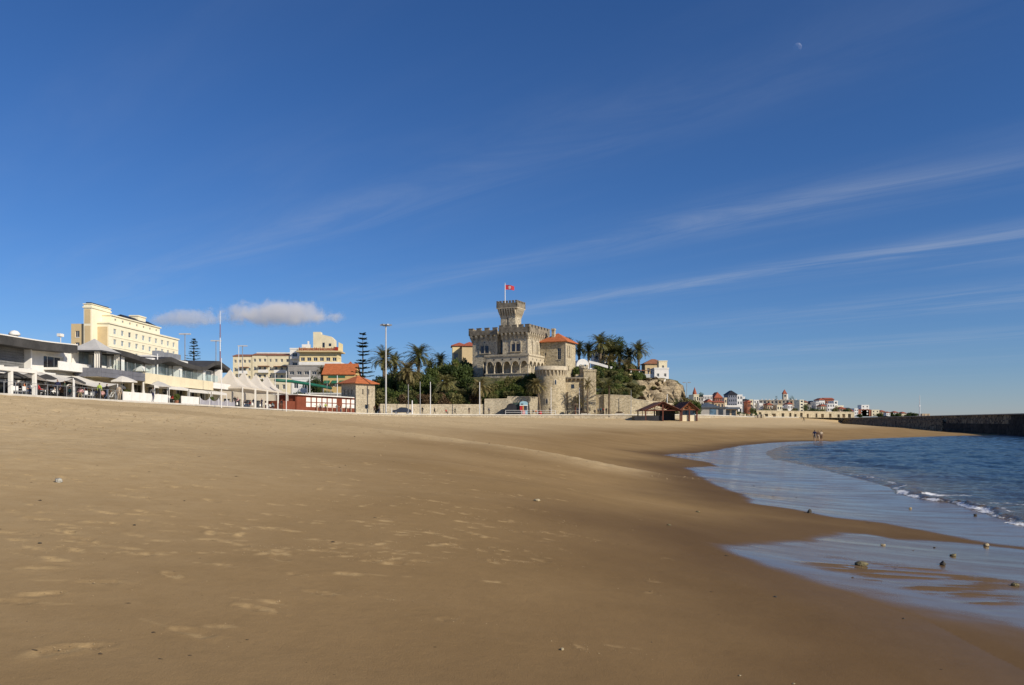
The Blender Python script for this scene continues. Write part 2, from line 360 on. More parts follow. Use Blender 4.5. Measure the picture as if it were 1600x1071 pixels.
dA, _ = seg_dist(X, Y, FILM_A+[FILM_A[0]]); dB, _ = seg_dist(X, Y, FILM_B+[FILM_B[0]])
ins = in_poly(X, Y, FILM_A) | in_poly(X, Y, FILM_B) | sea
dd = np.where(ins, 0, np.minimum(dA, dB)+(fbm(X, Y, 14, 4, .35)-.5)*2.2)
wet = np.maximum(wet, np.where(in_poly(X, Y, FILM_B) | (X < .5) | (Y > 12), 0, .62*np.clip(1-(dB+(fbm(X, Y, 15, 3, 1.2)-.5)*.5)/1.6, 0, 1)*(1-kY)*.6))
soak_vignette_v = np.clip(1-sst(dd, .0, 5.0)+1.15*np.exp(-((X-2.6)/5.2)**2-((Y-1.0)/6.2)**2), 0, 1)*.96  # soaked rim round the water sheets, plus vignette darkening painted near the camera
me = np_mesh('sand', V, Q, MATS['sand'], True, {'wet': ext(wet, 0), 'damp': ext(damp, 1), 'dry': ext(dry, 0), 'mark': ext(mark, 0), 'soak': ext(soak_vignette_v, 0)})
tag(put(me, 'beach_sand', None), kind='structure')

# ------------------------------------------------------------------ the sea
th2 = np.concatenate([np.linspace(6, 50, 640), np.linspace(50, 150, 60)[1:]]); rr2 = np.concatenate([np.geomspace(9, 260, 620), np.geomspace(260, 14000, 60)[1:]])
TH, RR = np.meshgrid(np.radians(th2), rr2, indexing='ij'); X2 = (RR*np.sin(TH)).ravel(); Y2 = (RR*np.cos(TH)).ravel(); R2 = RR.ravel()
S2, i2 = seg_dist(X2, Y2, SHORE); sea2 = in_poly(X2, Y2, SEA_POLY); off = np.where(sea2, S2, -S2)
wv = (fbm(X2*.8+Y2*.25, Y2*.8-X2*.25, 41, 5, .55)-.5)*.32+(fbm(X2*.55, Y2*1.3, 42, 4, .22)-.5)*.25
wv = wv*np.clip(off/4+.15, 0.04, 1)*np.clip(1.6-R2/400, 0, 1)
lip = fbm(i2*.7, i2*0, 44, 3, .9); jag = (fbm(X2, Y2, 45, 4, .6)-.5)*1.6
calm = np.interp(i2, [0, 20, 28, 44, 52, 60, 80, 130], [.6, .8, 1, 1, .5, .32, .3, .2])
front = off+jag*.7+.6
ridge = np.exp(-((front-.55)/.38)**2)*(.05+.16*np.clip(lip-.1, 0, 1))*calm**1.5
ridge2 = np.exp(-((front-3.6-2*lip)/.8)**2)*.12*np.clip(lip-.35, 0, 1)*2*calm
Z2 = .02+wv+ridge+ridge2
Z2 = np.where(front < .5, Z2*np.clip((front+.35)/.85, 0, 1)+np.minimum(front, 0)*.12, Z2)
foam = .85*np.exp(-((front-.22)/.17)**2)*np.clip(lip*2.2-.3, .5, 1)*(.25+.75*calm)+.8*np.exp(-((front-.95)/.4)**2)*np.clip(lip-.5, 0, 1)*2.4*calm**2
foam += .45*np.exp(-((front-2.0)/1.6)**2)*sst(fbm(X2, Y2, 47, 4, .9), .60, .74)*calm**2
foam += .6*np.exp(-((front-4.2-2*lip)/.4)**2)*np.clip(lip-.5, 0, 1)*2*calm**2
shallow = np.exp(-np.maximum(front, 0)/3.2)
nT, nR = len(th2), len(rr2); ii, jj = np.meshgrid(np.arange(nT-1), np.arange(nR-1), indexing='ij'); a = (ii*nR+jj).ravel()
Q = np.stack([a, a+1, a+nR+1, a+nR], 1); Q = Q[(front[Q] > -.6).any(1)]
used = np.unique(Q); remap = np.full(len(X2), -1); remap[used] = np.arange(len(used)); Q = remap[Q]
V = np.stack([X2, Y2, Z2], 1)[used]
m, t, p, out = new_mat('sea_water')
at = lambda n: t.new('ShaderNodeAttribute', attribute_name=n).outputs['Fac']
pos = t.new('ShaderNodeNewGeometry').outputs['Position']
mp = t.new('ShaderNodeMapping', {'Vector': pos, 'Scale': (1.0, 1.6, 1), 'Rotation': (0, 0, .3)}).outputs[0]
w1 = t.noise(mp, .9, 5, .6, .4); w2 = t.noise(mp, 3.2, 4, .6, .3); w3 = t.noise(mp, .12, 3, .5)
hgt = t.math('ADD', t.math('MULTIPLY', w1, .9), t.math('MULTIPLY', w2, .26))
b = t.new('ShaderNodeBump', {'Height': hgt, 'Distance': .55, 'Strength': t.ss(w3, .3, .7, .45, .9)})
fo = t.math('MULTIPLY', at('foam'), 1.0); fn = t.noise(pos, 7.0, 5, .7)
fm = t.ss(t.math('ADD', fo, t.math('MULTIPLY', t.math('SUBTRACT', fn, .5), 1.3)), .34, .58)
deep = t.mix(t.ss(w3, .35, .65), (.006, .024, .050), (.010, .036, .066))
wc = t.mix(at('shallow'), deep, (.12, .088, .048))
t.put(p.inputs['Base Color'], t.mix(fm, wc, (.74, .76, .78)))
t.put(p.inputs['Roughness'], t.mix(fm, (.10,.10,.10), (.85,.85,.85)))
p.inputs['IOR'].default_value = 1.33
t.l.new(b.outputs[0], p.inputs['Normal'])
me = np_mesh('sea', V, Q, m, True, {'foam': foam[used], 'shallow': shallow[used]})
tag(put(me, 'sea', None), kind='structure')

# crumbs of drier sand kicked up round the footprints and over the loose upper beach
r_ = np.random.default_rng(77); cx, cy, cs = [], [], []
for g in foot_pts:
    n = int(np.clip(30-1.3*g[1], 3, 26)); a = r_.random(n)*6.28; q_ = np.abs(r_.normal(size=n))*.13+.03
    cx += list(g[0]+q_*np.cos(a)*1.6); cy += list(g[1]+q_*np.sin(a)*.9); cs += list(r_.uniform(.25, 1.0, n)**2*(.005+.0005*g[1]))
n = 9000; pxr_ = r_.uniform(-200, 1100, n); dr_ = 22+r_.random(n)**1.3*85; xx = (pxr_-800)/F*dr_; cx += list(xx); cy += list(dr_); cs += list(r_.uniform(.2, 1.0, n)**2.2*.055)
cx, cy, cs = map(np.array, (cx, cy, cs)); hh, _, tt_, ff_, se_, la_, bd_, ba_ = base_height(cx, cy)
ok = (~se_) & (~la_) & (tt_ > 1.0) & ((np.arange(len(cx)) < len(cx)-n) | (ff_+r_.normal(size=len(cx))*.07 > .47) | ((bd_ < 2.2) & (ba_ > .2))); cx, cy, cs, hh = cx[ok], cy[ok], cs[ok], hh[ok]
oc = np.array([(1,0,0),(-1,0,0),(0,1,0),(0,-1,0),(0,0,.8),(0,0,-.5)], float); of = np.array([(0,2,4),(2,1,4),(1,3,4),(3,0,4)])
k = len(cx); jit = 1+.35*r_.normal(size=(k, 6, 1)); V = np.stack([cx, cy, hh], 1)[:, None, :]+oc[None]*cs[:, None, None]*jit
me = np_mesh('sand_crumbs', V.reshape(-1, 3), (of[None]+np.arange(k)[:, None, None]*6).reshape(-1, 3), mat('crumbled_sand', (.37,.265,.14), .95, .18, 9), False)
tag(put(me, 'sand_crumbs', None), 'loose crumbs of drier sand round the footprints and on the upper beach', 'sand', kind='stuff')
n = 260; dr_ = 4.5+r_.random(n)**1.8*45; pxr_ = r_.uniform(-100, 1500, n); cx = (pxr_-800)/F*dr_; cy = dr_; hh, _, tt_, ff_, se_, la_, *_r = base_height(cx, cy); ok = (~se_) & (ff_ > .09) & (tt_ > 2); cx, cy, hh = cx[ok], cy[ok], hh[ok]; k = len(cx)
cs = r_.uniform(.2, 1, k)**2.5*(.007+.0012*cy); st_ = np.stack([1+r_.random(k)*1.8, .5+.5*r_.random(k), .35+.3*r_.random(k)], 1); V = np.stack([cx, cy, hh+cs*.1], 1)[:, None, :]+oc[None]*st_[:, None, :]*cs[:, None, None]*(1+.3*r_.normal(size=(k, 6, 1)))
me = np_mesh('beach_litter', V.reshape(-1, 3), (of[None]+np.arange(k)[:, None, None]*6).reshape(-1, 3), mat('dark_tide_litter', (.07,.05,.032), .9, .4, 9), False)
tag(put(me, 'beach_litter', None), 'tiny dark bits of shell and weed scattered over the sand', 'litter', kind='stuff')
# ------------------------------------------------------------------ masonry and building materials
def stone_mat(name, cols, mortar, scale, bump=.5, zs=1.0, stain=.35, top=None):
    m, t, p, out = new_mat(name); tc = t.new('ShaderNodeTexCoord').outputs['Object']
    mp = t.new('ShaderNodeMapping', {'Vector': tc, 'Scale': (1, 1, zs)}).outputs[0]
    wob = t.new('ShaderNodeVectorMath', {0: mp, 1: t.new('ShaderNodeTexNoise', {'Vector': mp, 'Scale': scale*.6}).outputs[1]}, operation='ADD').outputs[0]
    vo = t.new('ShaderNodeTexVoronoi', {'Vector': wob, 'Scale': scale}); ve = t.new('ShaderNodeTexVoronoi', {'Vector': wob, 'Scale': scale}, feature='DISTANCE_TO_EDGE')
    rnd = t.new('ShaderNodeSeparateXYZ', {0: vo.outputs['Color']}).outputs[0]
    r = t.new('ShaderNodeValToRGB', {0: rnd}); e = r.color_ramp.elements
    e[0].color = (*cols[0], 1); e[1].color = (*cols[-1], 1)
    for i, c in enumerate(cols[1:-1]): q = e.new((i+1)/(len(cols)-1)); q.color = (*c, 1)
    c = t.mix(t.ss(ve.outputs[0], .02, .10), mortar, r.outputs[0])
    big = t.noise(tc, .25, 5, .65); st = t.noise(t.new('ShaderNodeMapping', {'Vector': tc, 'Scale': (.7, .7, .12)}).outputs[0], 1.0, 5, .6)
    c = t.mix(t.math('MULTIPLY', t.ss(t.math('MULTIPLY', t.math('ADD', big, st), .5), .46, .66), stain), c, (.12, .105, .082))
    t.put(p.inputs['Base Color'], c); p.inputs['Roughness'].default_value = .9; p.inputs['Specular IOR Level'].default_value = .15
    b = t.new('ShaderNodeBump', {'Height': t.math('ADD', t.ss(ve.outputs[0], 0, .15), t.math('MULTIPLY', rnd, .4)), 'Strength': bump, 'Distance': .08}); t.l.new(b.outputs[0], p.inputs['Normal'])
    return m
def tile_mat(name, col, axis_scale=4.0):
    m, t, p, out = new_mat(name); tc = t.new('ShaderNodeTexCoord').outputs['Object']
    wv = t.new('ShaderNodeTexWave', {'Vector': tc, 'Scale': axis_scale*.35, 'Distortion': 1.0}, bands_direction='DIAGONAL'); nz = t.noise(tc, 1.6, 5, .7); n2 = t.noise(tc, 9, 3, .7)
    k = t.math('ADD', t.math('MULTIPLY', nz, .6), t.math('MULTIPLY', n2, .4))
    c = t.mix(t.ss(k, .32, .68), tuple(x*.62 for x in col), tuple(min(1, x*1.25) for x in col)); c = t.mix(t.math('MULTIPLY', wv.outputs[1], .25), c, tuple(x*.55 for x in col))
    t.put(p.inputs['Base Color'], c); p.inputs['Roughness'].default_value = .85
    b = t.new('ShaderNodeBump', {'Height': wv.outputs[1], 'Strength': .4, 'Distance': .08}); t.l.new(b.outputs[0], p.inputs['Normal']); return m
def glass_mat(name, col, rough=.06):
    m, t, p, out = new_mat(name); tc = t.new('ShaderNodeTexCoord').outputs['Object']; n = t.noise(tc, .8, 3, .5)
    t.put(p.inputs['Base Color'], t.mix(t.ss(n, .35, .65), col, tuple(c*1.9 for c in col))); p.inputs['Roughness'].default_value = rough; p.inputs['Specular IOR Level'].default_value = .6; return m
castle_m = stone_mat('castle_stone', [(.25,.215,.155),(.70,.61,.43),(.43,.375,.28),(.77,.67,.485)], (.66,.58,.435), 2.4, .9, 1.4, .60)
rampart_m = stone_mat('rampart_stone', [(.46,.385,.245),(.62,.525,.355),(.31,.255,.16),(.55,.455,.29)], (.56,.485,.34), 2.4, .7, 1.6, .30)
garden_m = stone_mat('garden_wall_stone', [(.42,.365,.26),(.54,.465,.33),(.31,.265,.185),(.47,.395,.27)], (.54,.475,.355), 2.8, .6, 1.3, .25)
trim_m = mat('pale_carved_stone', (.54,.465,.335), .85, .2, 1.5, .15, streak=.35)
dark_trim = mat('weathered_parapet_stone', (.25,.215,.16), .9, .35, 1.0, .3, streak=.4)
orange_m = tile_mat('orange_clay_tiles', (.50,.145,.045)); brown_tile = tile_mat('brown_clay_tiles', (.30,.13,.07)); red_tile = tile_mat('red_clay_tiles', (.38,.10,.05))
glass_d = glass_mat('dark_window_glass', (.02,.025,.035)); glass_b = glass_mat('blue_window_glass', (.05,.09,.13)); glass_p = glass_mat('pale_shop_glass', (.16,.20,.22), .1)
wood_r = mat('dark_red_window_wood', (.085,.03,.025), .6, .2)
white_p = mat('white_paint', (.78,.76,.70), .6, .06, .6, streak=.10); cream_p = mat('cream_render', (.74,.66,.46), .8, .07, .5, streak=.12)
white_wall = mat('whitewashed_wall', (.80,.78,.73), .75, .07, .5, streak=.10); grey_p = mat('grey_frame_and_shade', (.20,.20,.195), .7, .15, .6, streak=.3)
black_p = mat('black_roofing', (.028,.028,.032), .55, .3, .6); char_p = mat('charcoal_roof_shell', (.060,.058,.055), .7, .25, .5); slate_p = mat('slate_blue_panel', (.16,.165,.19), .55, .12, .8)
metal_w = mat('white_metal', (.72,.72,.70), .4, .05); metal_g = mat('grey_metal', (.32,.33,.34), .4, .1, metal=.3); iron_d = mat('dark_iron', (.04,.04,.042), .5, .2)
conc_m = mat('promenade_concrete', (.46,.42,.345), .85, .16, .5, .1, streak=.2); kerb_m = mat('kerb_stone', (.60,.565,.49), .8, .12, .8)

# ------------------------------------------------------------------ promenade, kerb, sea wall
def strip(name, line, prof, mats, kind='structure', midx=None):
    """sweep a cross-section prof [(offset inland, z rel. to line z)] along line (x, y, z, ...)"""
    L = np.asarray(line); V = []; n = len(prof)
    for i, p in enumerate(L):
        a = L[max(i-1, 0)][:2]; b = L[min(i+1, len(L)-1)][:2]; t = (b-a)/np.linalg.norm(b-a); nl = np.array([-t[1], t[0]])
        for q in prof:
            o, z = (q(p) if callable(q) else q); V.append((p[0]+nl[0]*o, p[1]+nl[1]*o, p[2]+z))
    Q = [(i*n+j, (i+1)*n+j, (i+1)*n+j+1, i*n+j+1) for i in range(len(L)-1) for j in range(n-1)]
    me = bpy.data.meshes.new(name); me.from_pydata(V, [], [q[::-1] for q in Q])
    for m in as_mats(mats): me.materials.append(m)
    o = put(me, name, None); return tag(o, kind=kind)
PXI = PX[4:-2]
strip('promenade_pavement', PXI, [(.0,-1.6),(.0,-.02),(9,-.02),(60,-.02),(60,-1)], conc_m)
wl = strip('sea_wall', PXI, [(-.02,-1.9),(-.06,-.18),(.30,-.18),(.30,-.3)], garden_m, kind=None); tag(wl, 'low pale stone sea wall holding the promenade above the sand', 'wall')
kb = strip('kerb', PXI, [(-.16,-.176),(-.16,-.02),(-.13,.03),(.42,.03),(.45,-.015)], kerb_m); 
# inland ground under the town
gm = mat('town_ground', (.22,.20,.155), .95, .25, .05)
g = MB(); g.add([(-6000,-300,4.2),(-90,-300,4.2),(-90,120,4.3),(-60,200,4.3),(0,240,4.3),(48,262,4.3),(70,330,4.4),(120,400,4.5),(186,436,4.6),(330,640,6),(700,1200,6),(2500,4000,8),(-6000,9000,8)], [tuple(range(13))])
tag(g.build('town_ground', gm), kind='structure')

# ------------------------------------------------------------------ the castle hill
hx = np.arange(-62, 56.1, .6); hy = np.arange(181, 300.1, .6)
HX, HYY = np.meshgrid(hx, hy, indexing='ij'); HXf, HYf = HX.ravel(), HYY.ravel()
cx_ = [-62,-46,-38,-29,-20,-10,-3,4,11,16,22,27,33,38,44,49,56]
front = np.interp(HXf, cx_, [4.6,4.6,4.7,6.0,6.4,6.4,6.9,8.0,8.4,8.4,8.6,8.6,7.6,6.2,5.4,5.0,5.0])
top = np.interp(HXf, cx_, [8,9,10.5,12,13,14.2,14.5,14.5,14.2,14.0,14.6,15.2,15.3,15.4,15.2,14.2,13])
yf = np.interp(HXf, cx_, [200,192,189,183.5,187,190.8,192.3,193.2,194.5,198,197.2,196.5,201,212,219,221,222])
wd = np.interp(HXf, cx_, [40,34,26,20,18,14,11,9,9,9,24,26,24,15,9,7,7])
nz = fbm(HXf, HYf, 51, 5, .16); nz2 = fbm(HXf, HYf, 52, 5, .45)
crag = sst(HXf, 30, 40)
k = sst(HYf+(nz-.5)*6*(.4+crag), yf, yf+wd); Hh = front+(top-front)*k
edge = 1-sst(HXf+(nz-.5)*5+(nz2-.5)*2.2, 47.3, 50.5); Hh = 4.3+(Hh-4.3)*edge
rock = np.clip(np.maximum(crag*sst(k, .02, .12)*(1-sst(k, .97, 1.0)), (1-edge)*edge*6), 0, 1)
Hh = Hh+(nz2-.5)*(.9+1.6*rock)*np.clip(k*6, 0, 1)*(1-.8*sst(k, .97, 1))+crag*np.floor(nz*6)*.0
HXd = HXf+(fbm(HXf, HYf+Hh, 53, 5, .45)-.5)*3.4*rock; HYd = HYf+((fbm(HXf+40, Hh*1.2, 54, 5, .35)-.5)*6.0+(fbm(HXf*1.0, HYf+Hh*2, 55, 4, .8)-.5)*3.0)*rock
Hh = np.where(HYf < yf-1.2, 4.0, Hh)
nX, nY = len(hx), len(hy); ii, jj = np.meshgrid(np.arange(nX-1), np.arange(nY-1), indexing='ij'); a = (ii*nY+jj).ravel(); Q = np.stack([a, a+nY, a+nY+1, a+1], 1); Q = Q[(HYf > yf-1.9)[Q].all(1)]
m, t, p, out = new_mat('hillside'); pos = t.new('ShaderNodeNewGeometry').outputs['Position']
ra = t.new('ShaderNodeAttribute', attribute_name='rock').outputs['Fac']; n1 = t.noise(pos, .5, 6, .7); n2 = t.noise(pos, 2.2, 5, .7)
lay = t.noise(t.new('ShaderNodeMapping', {'Vector': pos, 'Scale': (1, 1, 3.5), 'Rotation': (.25, .1, 0)}).outputs[0], .5, 6, .7)
rc = t.mix(t.ss(lay, .35, .65), (.17,.13,.078), (.50,.40,.25)); rc = t.mix(t.math('MULTIPLY', t.ss(n2, .5, .7), .6), rc, (.15,.125,.085))
gc = t.mix(t.ss(n1, .35, .65), (.045,.058,.020), (.135,.120,.050)); gc = t.mix(t.ss(n2, .5, .75), gc, (.19,.16,.075))
t.put(p.inputs['Base Color'], t.mix(t.ss(t.math('ADD', ra, t.math('MULTIPLY', t.math('SUBTRACT', n1, .5), .9)), .3, .6), gc, rc)); p.inputs['Roughness'].default_value = .95
b = t.new('ShaderNodeBump', {'Height': t.math('ADD', lay, n2), 'Strength': .9, 'Distance': .35}); t.l.new(b.outputs[0], p.inputs['Normal'])
tag(put(np_mesh('hill', np.stack([HXd, HYd, Hh], 1), Q, m, True, {'rock': rock}), 'castle_hill', None), kind='structure')
def hill_z(x, y):
    i = int(np.clip(round((x+62)/.6), 0, nX-1)); j = int(np.clip(round((y-181)/.6), 0, nY-1)); return float(Hh.reshape(nX, nY)[i, j])

# ------------------------------------------------------------------ generic building pieces
class Frame:
    """a vertical face: o = lower left corner seen from outside, U along it, N outward (local coords of the parent)"""
    def __init__(s, o, ang): s.o = Vector(o); s.U = Vector((math.cos(ang), math.sin(ang), 0)); s.N = Vector((math.sin(ang), -math.cos(ang), 0)); s.ang = ang
    def p(s, u, v, n=0.0): return s.o+s.U*u+Vector((0, 0, v))+s.N*n
def wall_face(mb, fr, L, H, holes=(), depth=.25):
    us = sorted({0, L, *[h[0] for h in holes], *[h[2] for h in holes]}); vs = sorted({0, H, *[h[1] for h in holes], *[h[3] for h in holes]})
    for i in range(len(us)-1):
        for j in range(len(vs)-1):
            cu, cv = (us[i]+us[i+1])/2, (vs[j]+vs[j+1])/2
            if any(h[0] < cu < h[2] and h[1] < cv < h[3] for h in holes): continue
            mb.quad(fr.p(us[i], vs[j]), fr.p(us[i+1], vs[j]), fr.p(us[i+1], vs[j+1]), fr.p(us[i], vs[j+1]))
    for a, b, c, d in holes:
        e = [(a, b), (c, b), (c, d), (a, d)]
        for q in range(4):
            r = e[q]; s_ = e[(q+1) % 4]; mb.quad(fr.p(*r), fr.p(*s_), fr.p(*s_, -depth), fr.p(*r, -depth))
_WIN = {}
def window(parent, fr, h, glass, frame, depth=.2, bars=(1, 1), sill=True, name='window'):
    """pane (mesh shared between alike windows) with a frame and a sill as its own pieces"""
    a, b, c, d = h; w_, g_ = round(c-a, 2), round(d-b, 2); key = (w_, g_, glass.name, frame.name, bars, sill)
    if key not in _WIN:
        f = MB(); k = min(.09, w_*.12)
        f.box(0, 0, 0, k, .07, g_); f.box(w_-k, 0, 0, w_, .07, g_); f.box(k, 0, 0, w_-k, .07, k); f.box(k, 0, g_-k, w_-k, .07, g_)
        for i in range(bars[0]): x = w_*(i+1)/(bars[0]+1); f.box(x-k*.4, .01, k, x+k*.4, .06, g_-k)
        for i in range(bars[1]): z = g_*(i+1)/(bars[1]+1); f.box(k, .012, z-k*.35, w_-k, .058, z+k*.35)
        if sill: f.box(-.08, -.30, -.12, w_+.08, .0, -.003)
        g2 = MB(); g2.box(k*.5, .04, k*.5, w_-k*.5, .065, g_-k*.5)
        _WIN[key] = (f.mesh('window_frame', frame), g2.mesh('pane', glass))
    fm, gm_ = _WIN[key]; loc = fr.p(a, b, -depth)
    o = put(fm, name, parent, loc, fr.ang); put(gm_, 'pane', o); return o
def hip_roof(mb, x0, y0, x1, y1, z, h, over=.5, th=.18, ridge=None):
    """hip roof over a rectangle"""
    x0 -= over; y0 -= over; x1 += over; y1 += over; w_, d_ = x1-x0, y1-y0; cx, cy = (x0+x1)/2, (y0+y1)/2
    e = max(0, (w_-d_)/2); f = max(0, (d_-w_)/2)
    B = [(x0,y0,z),(x1,y0,z),(x1,y1,z),(x0,y1,z)]; T = [(a, b, z+th) for a, b, _ in B]
    if e+f < .05: mb.add(B+T+[(cx, cy, z+th+h)], [(3,2,1,0),(0,1,5,4),(1,2,6,5),(2,3,7,6),(3,0,4,7),(4,5,8),(5,6,8),(6,7,8),(7,4,8)])
    elif e > 0: mb.add(B+T+[(cx-e, cy, z+th+h), (cx+e, cy, z+th+h)], [(3,2,1,0),(0,1,5,4),(1,2,6,5),(2,3,7,6),(3,0,4,7),(4,5,9,8),(5,6,9),(6,7,8,9),(7,4,8)])
    else: mb.add(B+T+[(cx, cy-f, z+th+h), (cx, cy+f, z+th+h)], [(3,2,1,0),(0,1,5,4),(1,2,6,5),(2,3,7,6),(3,0,4,7),(4,5,8),(5,6,9,8),(6,7,9),(7,4,8,9)])
    return mb
def solid(parent, x0, y0, z0, x1, y1, z1, m, faces, name='wall', depth=.22, top=True):
    """box of four walls; faces: dict 'F','R','L','B' -> list of openings"""
    mb = MB(); fr = {'F': (Frame((x0,y0,z0), 0), x1-x0), 'R': (Frame((x1,y0,z0), math.pi/2), y1-y0), 'B': (Frame((x1,y1,z0), math.pi), x1-x0), 'L': (Frame((x0,y1,z0), -math.pi/2), y1-y0)}
    for k, (f, L) in fr.items(): wall_face(mb, f, L, z1-z0, faces.get(k, ()), depth)
    if top: mb.quad((x0,y0,z1),(x1,y0,z1),(x1,y1,z1),(x0,y1,z1))
    o = mb.build(name, m, parent); return o, {k: v[0] for k, v in fr.items()}
def grid(L, n, w_, rows, h, m0=None):
    """openings: n columns across L, at the row heights"""
    m0 = L/n/2 if m0 is None else m0; st = (L-2*m0)/max(1, n-1)
    return [(m0+i*st-w_/2, z, m0+i*st+w_/2, z+h) for z in rows for i in range(n)]
# ------------------------------------------------------------------ the castle
CY = math.atan2(-7, 14.8)
castle = thing('castle', 'old stone seaside castle with battlements, arcaded gallery and square flag tower on the hill', 'castle', (4.0, 200.0, 0), CY)
def corbel_mesh(out, h, wd, m, steps=4):
    pr = [(0, 0)]+[(out*math.sin(math.pi/2*i/steps)**1.3, h*(i/steps)) for i in range(1, steps+1)]+[(0, h)]
    b = MB(); b.ext(pr, (-wd/2, 0, 0), (0, -1, 0), (0, 0, 1), (1, 0, 0), wd); return b.mesh('corbel', m)
_MER = {}
def parapet(parent, fr, L, z0, z1, z2, z3, out, pitch, mw, m, th=.5, cor=None, cw=.45, cm=None, e0=None, e1=None):
    """corbel table from z0 to z1, overhanging parapet to z2, merlons to z3, along a face"""
    e0 = out if e0 is None else e0; e1 = out if e1 is None else e1
    n = max(1, round(L/(cor or pitch*.5))); key = (round(out, 2), round(z1-z0, 2), cw, (cm or m).name)
    if key not in _MER: _MER[key] = corbel_mesh(out, z1-z0, cw, cm or m)
    for i in range(n+1): put(_MER[key], 'corbel', parent, fr.p(L*i/n, z0, 0.002), fr.ang)
    b = MB(); o = fr.p(-e0, z1, out); U, N = fr.U, -fr.N
    b.ext([(0, 0), (L+e0+e1, 0), (L+e0+e1, z2-z1), (0, z2-z1)], o, U, (0, 0, 1), N, th); b.build('parapet', m, parent)
    k = max(1, round((L+e0+e1-mw)/pitch)); q = ('mer', round(mw, 2), round(z3-z2, 2), round(th, 2), m.name)
    if q not in _MER:
        c = MB(); hh = z3-z2; c.box(0, .02, 0, mw, th-.02, hh*.8); c.box(-.05, -.03, hh*.8, mw+.05, th+.03, hh); _MER[q] = c.mesh('merlon', m)
    for i in range(k+1): put(_MER[q], 'merlon', parent, fr.p(-e0+(L+e0+e1-mw)*i/k, z2, out), fr.ang)
def box_frames(x0, y0, x1, y1):
    return [(Frame((x0,y0,0), 0), x1-x0), (Frame((x1,y0,0), math.pi/2), y1-y0), (Frame((x1,y1,0), math.pi), x1-x0), (Frame((x0,y1,0), -math.pi/2), y1-y0)]
def lancet(w_, h, n=7, base=0.0):
    """pointed window outline"""
    r = w_; z = h-r*.866; pts = [(0, base), (w_, base), (w_, z)]
    pts += [(r*math.cos(math.radians(60*i/n)), z+r*math.sin(math.radians(60*i/n))) for i in range(1, n+1)]
    pts += [(w_-r*math.cos(math.radians(60*(n-i)/n)), z+r*math.sin(math.radians(60*(n-i)/n))) for i in range(1, n)]
    return pts+[(0, z)]
def twin_window(parent, fr, u, v, w_=.92, h=2.6):
    """two pointed lights under one arch with a carved surround"""
    o = MB(); R = 1.55; cz = v+1.75
    # carved surround: jambs, pointed hood and the tracery between the lights
    hood = []
    for q in range(13): a = math.pi*q/12; hood.append((u+R*math.cos(a), cz+R*1.02*math.sin(a)+(.25*math.sin(a)**6)))
    inner = [(u+(x-u)*.83, cz+(z-cz)*.85) for x, z in hood]
    for q in range(12):
        o.ext([hood[q], hood[q+1], inner[q+1], inner[q]], fr.o, fr.U, (0, 0, 1), fr.N, .16)
    for s_ in (-1, 1): o.ext([(u+s_*R*.83, v-.1), (u+s_*R, v-.1), (u+s_*R, cz), (u+s_*R*.83, cz)], fr.o, fr.U, (0, 0, 1), fr.N, .12)
    o.ext([(u-.11, v-.1), (u+.11, v-.1), (u+.11, cz+.4), (u-.11, cz+.4)], fr.o+fr.N*.004, fr.U, (0, 0, 1), fr.N, .17)
    tymp = [(x, max(z, cz)) for x, z in inner]; o.ext(tymp+[(u-1.0, cz+.25), (u-.5, cz+.62), (u-.12, cz+.2), (u+.12, cz+.2), (u+.5, cz+.62), (u+1.0, cz+.25)][::-1], fr.o+fr.N*.002, fr.U, (0, 0, 1), fr.N, .08)
    o.ext([(u-R*1.05, v-.28), (u+R*1.05, v-.28), (u+R*1.05, v-.1), (u-R*1.05, v-.1)], fr.o, fr.U, (0, 0, 1), fr.N, .28)
    win = o.build('twin_window', trim_m, parent)
    g = MB(); 
    for s_ in (-1, 1): g.ext([(u+s_*.60-.48+x, v-.1+z) for x, z in lancet(.96, 2.75)], fr.o, fr.U, (0, 0, 1), fr.N, .05)
    g.build('pane', glass_d, win)
    r_ = MB(); a = 2*math.pi/10; r_.ext([(u+.2*math.cos(a*i), cz+.95+.2*math.sin(a*i)) for i in range(10)], fr.o, fr.U, (0, 0, 1), fr.N, .095); r_.build('roundel', glass_d, win)
    bar = MB()
    for s_ in (-1, 1): bar.ext([(u+s_*.6-.03, v-.1), (u+s_*.6+.03, v-.1), (u+s_*.6+.03, v+2.4), (u+s_*.6-.03, v+2.4)], fr.o, fr.U, (0, 0, 1), fr.N, .075)
    bar.build('glazing_bar', wood_r, win)
    return win
ZB, ZT = 13.0, 24.8
right_holes = [(2.6, 7.2, 3.2, 10.2), (5.4, 7.2, 6.0, 10.2), (8.6, 7.2, 9.2, 10.2)]
rb, rf = solid(castle, -7, 0, ZB, 0, 11.8, ZT+1.6, castle_m, {'R': right_holes}, 'keep_wall')
for h in right_holes: window(castle, rf['R'], h, glass_d, trim_m, .18, (0, 1))
rec_h = [(.3, 7.4, 1.7, 10.9)]
_, cf = solid(castle, -9, 2.0, ZB, -7, 8, ZT+1.3, castle_m, {'F': rec_h}, 'recess_wall')
window(castle, cf['F'], rec_h[0], glass_b, wood_r, .15, (1, 1))
lw_h = [(3.2, 1.0, 5.2, 5.2)]
_, lf = solid(castle, -16.2, .8, ZB, -9, 10.5, ZT+1.3, castle_m, {'F': lw_h}, 'west_wall')
dr = window(castle, lf['F'], lw_h[0], glass_d, iron_d, .3, (1, 1))
twin_window(castle, Frame((-7, 0, 0), 0), 7-3.35, 20.7); twin_window(castle, Frame((-16.2, .8, 0), 0), 16.2-12.6, 20.6)
for fr, L in box_frames(-7, 0, 0, 11.8)[:2]: parapet(castle, fr, L, 23.6, 25.35, 26.6, 27.3, .75, 2.05, 1.25, dark_trim, .5, 1.25, .5, castle_m)
